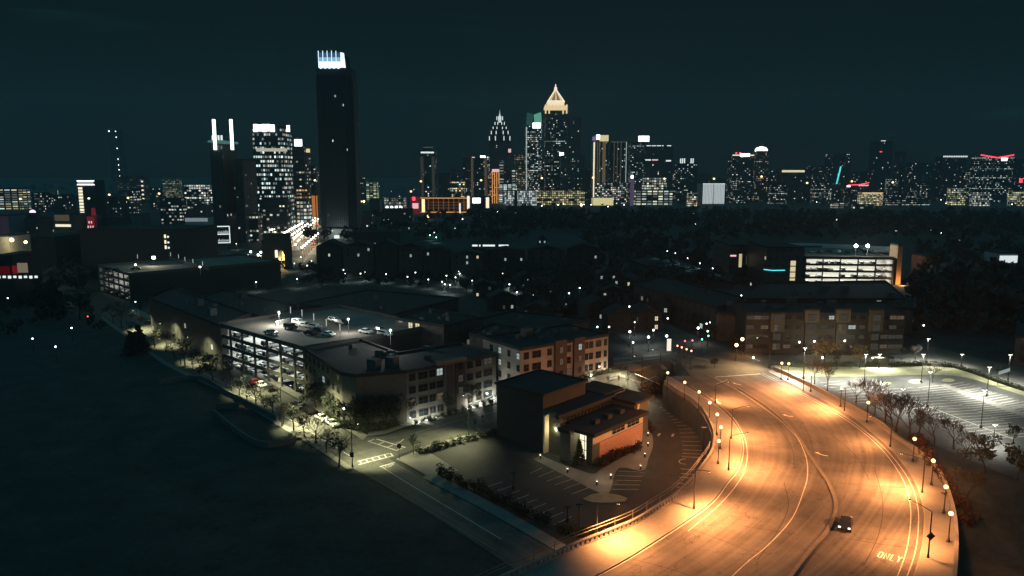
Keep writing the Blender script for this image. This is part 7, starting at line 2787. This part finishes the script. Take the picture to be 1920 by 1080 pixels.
def house(label, u0, u1, ve, vr, Y, mat):
    """gabled house: eaves seen at ve, ridge at vr"""
    x0, x1 = span(u0, u1, Y)
    cx, wd = (x0 + x1) / 2, x1 - x0
    ze, zr_ = zat((cx, Y, 0), ve), zat((cx, Y, 0), vr)
    t = thing('town_house', label, 'house', (cx, Y, 0))
    b = MB()
    b.box(0, 6, 0, wd, 12, ze)
    b.build('wall', mat, t)
    b = MB()
    a, c_ = wd / 2 + .4, 6.5
    b.face([(-a, 6 - c_, ze), (a, 6 - c_, ze), (a * .0, 6 - c_, zr_)])
    b.face([(-a, 6 - c_, ze), (0, 6 - c_, zr_), (0, 6 + c_, zr_), (-a, 6 + c_, ze)])
    b.face([(a, 6 - c_, ze), (a, 6 + c_, ze), (0, 6 + c_, zr_), (0, 6 - c_, zr_)])
    b.build('roof', M['roof'], t)
    n = max(2, int(wd / 4.5))
    for fl in range(2, 4):
        for k in range(n):
            lit = R.choices([0, 2, 1], (.88, .09, .03))[0]
            f, g = win_mesh(1.1, 1.6, lit)
            o = bpy.data.objects.new('window', f)
            COL.objects.link(o)
            o.parent, o.location = t, (-wd / 2 + wd * (k + .5) / n, -.03, ze - 3.2 * (4 - fl) + .6)
            q = bpy.data.objects.new('pane', g)
            COL.objects.link(q)
            q.parent = o
    return t


for i, (u0, u1, ve, vr, Y) in enumerate(((592, 640, 462, 450, 430), (642, 700, 462, 452, 428), (702, 745, 460, 449, 425), (747, 792, 463, 455, 424), (794, 842, 470, 463, 420), (846, 905, 476, 470, 418), (910, 985, 470, 464, 425), (990, 1060, 468, 460, 432), (1064, 1125, 466, 456, 440))):
    house(f'dark gabled town house behind the park lamps, {ORD[i + 1]} of nine from the arch side', u0, u1, ve, vr, Y, hm[i % 2])
def small_house(label, u, v, w_, h, grp):
    g = G(u, v)
    t = thing('small_house', label, 'house', g, R.uniform(-.7, .7), grp)
    b = MB()
    b.box(0, 0, 0, w_, 8, h)
    b.build('wall', hm[R.randrange(2)], t)
    b = MB()
    a, c_ = w_ / 2 + .4, 4.4
    for y in (-c_, c_):
        q = [(-a, y, h), (a, y, h), (0, y, h + 2.6)]
        b.face(q if y < 0 else q[::-1])
    b.face([(-a, -c_, h), (0, -c_, h + 2.6), (0, c_, h + 2.6), (-a, c_, h)])
    b.face([(a, -c_, h), (a, c_, h), (0, c_, h + 2.6), (0, -c_, h + 2.6)])
    b.build('roof', M['roof'], t)
    for k in range(3):
        for fl in range(2):
            f, gg = win_mesh(1.1, 1.5, R.choices([0, 2, 1, 3], (.5, .16, .16, .18))[0])
            o = bpy.data.objects.new('window', f)
            COL.objects.link(o)
            o.parent, o.location = t, (-w_ / 2 + w_ * (k + .5) / 3, -4.03, .9 + fl * 2.9)
            q = bpy.data.objects.new('pane', gg)
            COL.objects.link(q)
            q.parent = o


for i, (u, v) in enumerate(((878, 500), (915, 512), (958, 500), (1000, 512), (1048, 505), (1092, 520), (1135, 535), (1175, 548), (985, 540), (1030, 552), (1078, 590), (1118, 598), (1160, 620), (1205, 618), (1240, 600), (1150, 570), (1262, 575), (905, 556), (940, 580), (1010, 605))):
    small_house(f'small dark house with a few lit windows among the trees, {ORD[i + 1]} of its scattered group', u, v, R.uniform(8, 12), 6.2, 'small houses among the trees')
t, wd, dp, zt = tower('low shop row with a white lit strip between tall tower and court lamps', 664, 750, 436, 600, M['dark'], 'shop_building', 14)
for k in range(7):
    glow(t, 'shop_window', E_['soft'] if k % 3 else E_['pale'], -wd * .48 + wd * .137 * k, -wd * .48 + wd * .137 * k + wd * (.06 if k % 2 else .11), 1.5, 4.6, -dp / 2 - .3, -dp / 2 - .02)
house('small lit gabled house left of the greenish court lamps', 750, 772, 424, 415, 640, pmat('lit_house_wall', (.12, .12, .10)))
house('pale pyramid-roofed pavilion alone before the dark wood', 1008, 1026, 449, 440, 560, hm[1])
t, wd, dp, zt = tower('low dark building with a broken white roof line before the wood', 884, 955, 462, 520, M['dark'], 'shop_building', 12)
for a_, c_ in ((-.48, -.34), (-.3, -.26), (-.2, .12), (.22, .48)):
    glow(t, 'roof_light', E_['soft'], wd * a_, wd * c_, zt, zt + 1.2, -dp / 2 - .2, -dp / 2 + .3)

# -- field walls on the left
M['fieldwall'] = pmat('old_concrete', (.10, .105, .10), var=.3, scale=.4)
for lab, px, h in (('low concrete wall corner in the dark field below the far trees', [(300, 722), (372, 712), (425, 740), (520, 790)], 1.4), ('low concrete wall along a sunken yard in the dark field', [(402, 778), (480, 835), (548, 832), (552, 826)], 1.3), ('short pale wall stub in the dark field', [(405, 768), (448, 766)], 1.6)):
    pts = gcurve(px, 16, 0)
    b = MB()
    b.wall(pts, .5, -.2, h)
    tag(b.build('field_wall', M['fieldwall']), lab, 'wall')
# ================================================================ ROOF CLUTTER
def roof_units(t, poly, z, n, seed, cover=.8):
    """air-conditioning boxes, vents and pipes scattered on a flat roof, each a part"""
    r = random.Random(seed)
    c = (sum(p[0] for p in poly) / len(poly), sum(p[1] for p in poly) / len(poly))
    made = 0
    while made < n:
        i = r.randrange(len(poly))
        a, b_ = poly[i], poly[(i + 1) % len(poly)]
        f, g = r.random(), r.uniform(.12, .95) * cover
        x, y = c[0] + (a[0] + (b_[0] - a[0]) * f - c[0]) * g, c[1] + (a[1] + (b_[1] - a[1]) * f - c[1]) * g
        k = r.random()
        b = MB()
        ang_ = math.atan2(poly[1][1] - poly[0][1], poly[1][0] - poly[0][0])
        if k < .6:
            sx_, sy_, h = r.uniform(1.0, 2.2), r.uniform(.9, 1.6), r.uniform(.7, 1.3)
            b.box(x, y, z, sx_, sy_, h, ang_)
            b.box(x, y, z + h, sx_ * .7, sy_ * .7, .12, ang_)
            nm = 'roof_unit'
        elif k < .85:
            b.lathe((x, y, z), [(.16, 0), (.16, .8), (.26, .85), (.26, 1.0), (0, 1.1)], 8)
            nm = 'roof_vent'
        else:
            b.box(x, y, z, 2.6, 2.2, 2.3, ang_)
            nm = 'stair_head'
        b.build(nm, UNIT, t)
        made += 1


UNIT = pmat('roof_unit_metal', (.075, .08, .08), var=.25, scale=.8)
roof_units(t1, ap, 12.62, 12, 1, .7)
roof_units(t2, fp, zt_2 + .02, 9, 2, .75)
roof_units(t3, fp3, zt_3 + .02, 10, 3, .8)
for o in [x for x in bpy.data.objects if x.parent is None and x.name.startswith('apartment_building') and x not in (t1, t2, t3)]:
    wl = next((c for c in children(o) if c.name.startswith('wall')), None)
    if wl and len(wl.data.vertices) >= 12:
        top = max(v.co.z for v in wl.data.vertices)
        cap = [p for p in wl.data.polygons if all(abs(wl.data.vertices[i].co.z - top) < .01 for i in p.vertices)]
        if cap and o.location.y < 420:
            pl = [(wl.data.vertices[i].co.x, wl.data.vertices[i].co.y) for i in cap[0].vertices]
            roof_units(o, pl, top + .02, 7, int(o.location.x * 10), .75)
# ================================================================ NIGHT HAZE
b = MB()
b.prism([(-2600, -60), (2600, -60), (2600, 2650), (-2600, 2650)], -1.0, 330, 0, None, True)
hm_ = bpy.data.materials.new('night_haze')
hm_.use_nodes = True
nt = hm_.node_tree
nt.nodes.clear()
pv = N(nt, 'ShaderNodeVolumePrincipled')
pv.inputs['Color'].default_value = (.85, .92, .95, 1)
pv.inputs['Density'].default_value = HAZE
pv.inputs['Anisotropy'].default_value = .35
ou = N(nt, 'ShaderNodeOutputMaterial')
nt.links.new(pv.outputs[0], ou.inputs['Volume'])
hm_.cycles.homogeneous_volume = True
tag(b.build('haze', hm_), kind='stuff')
sc.cycles.volume_bounces = 0
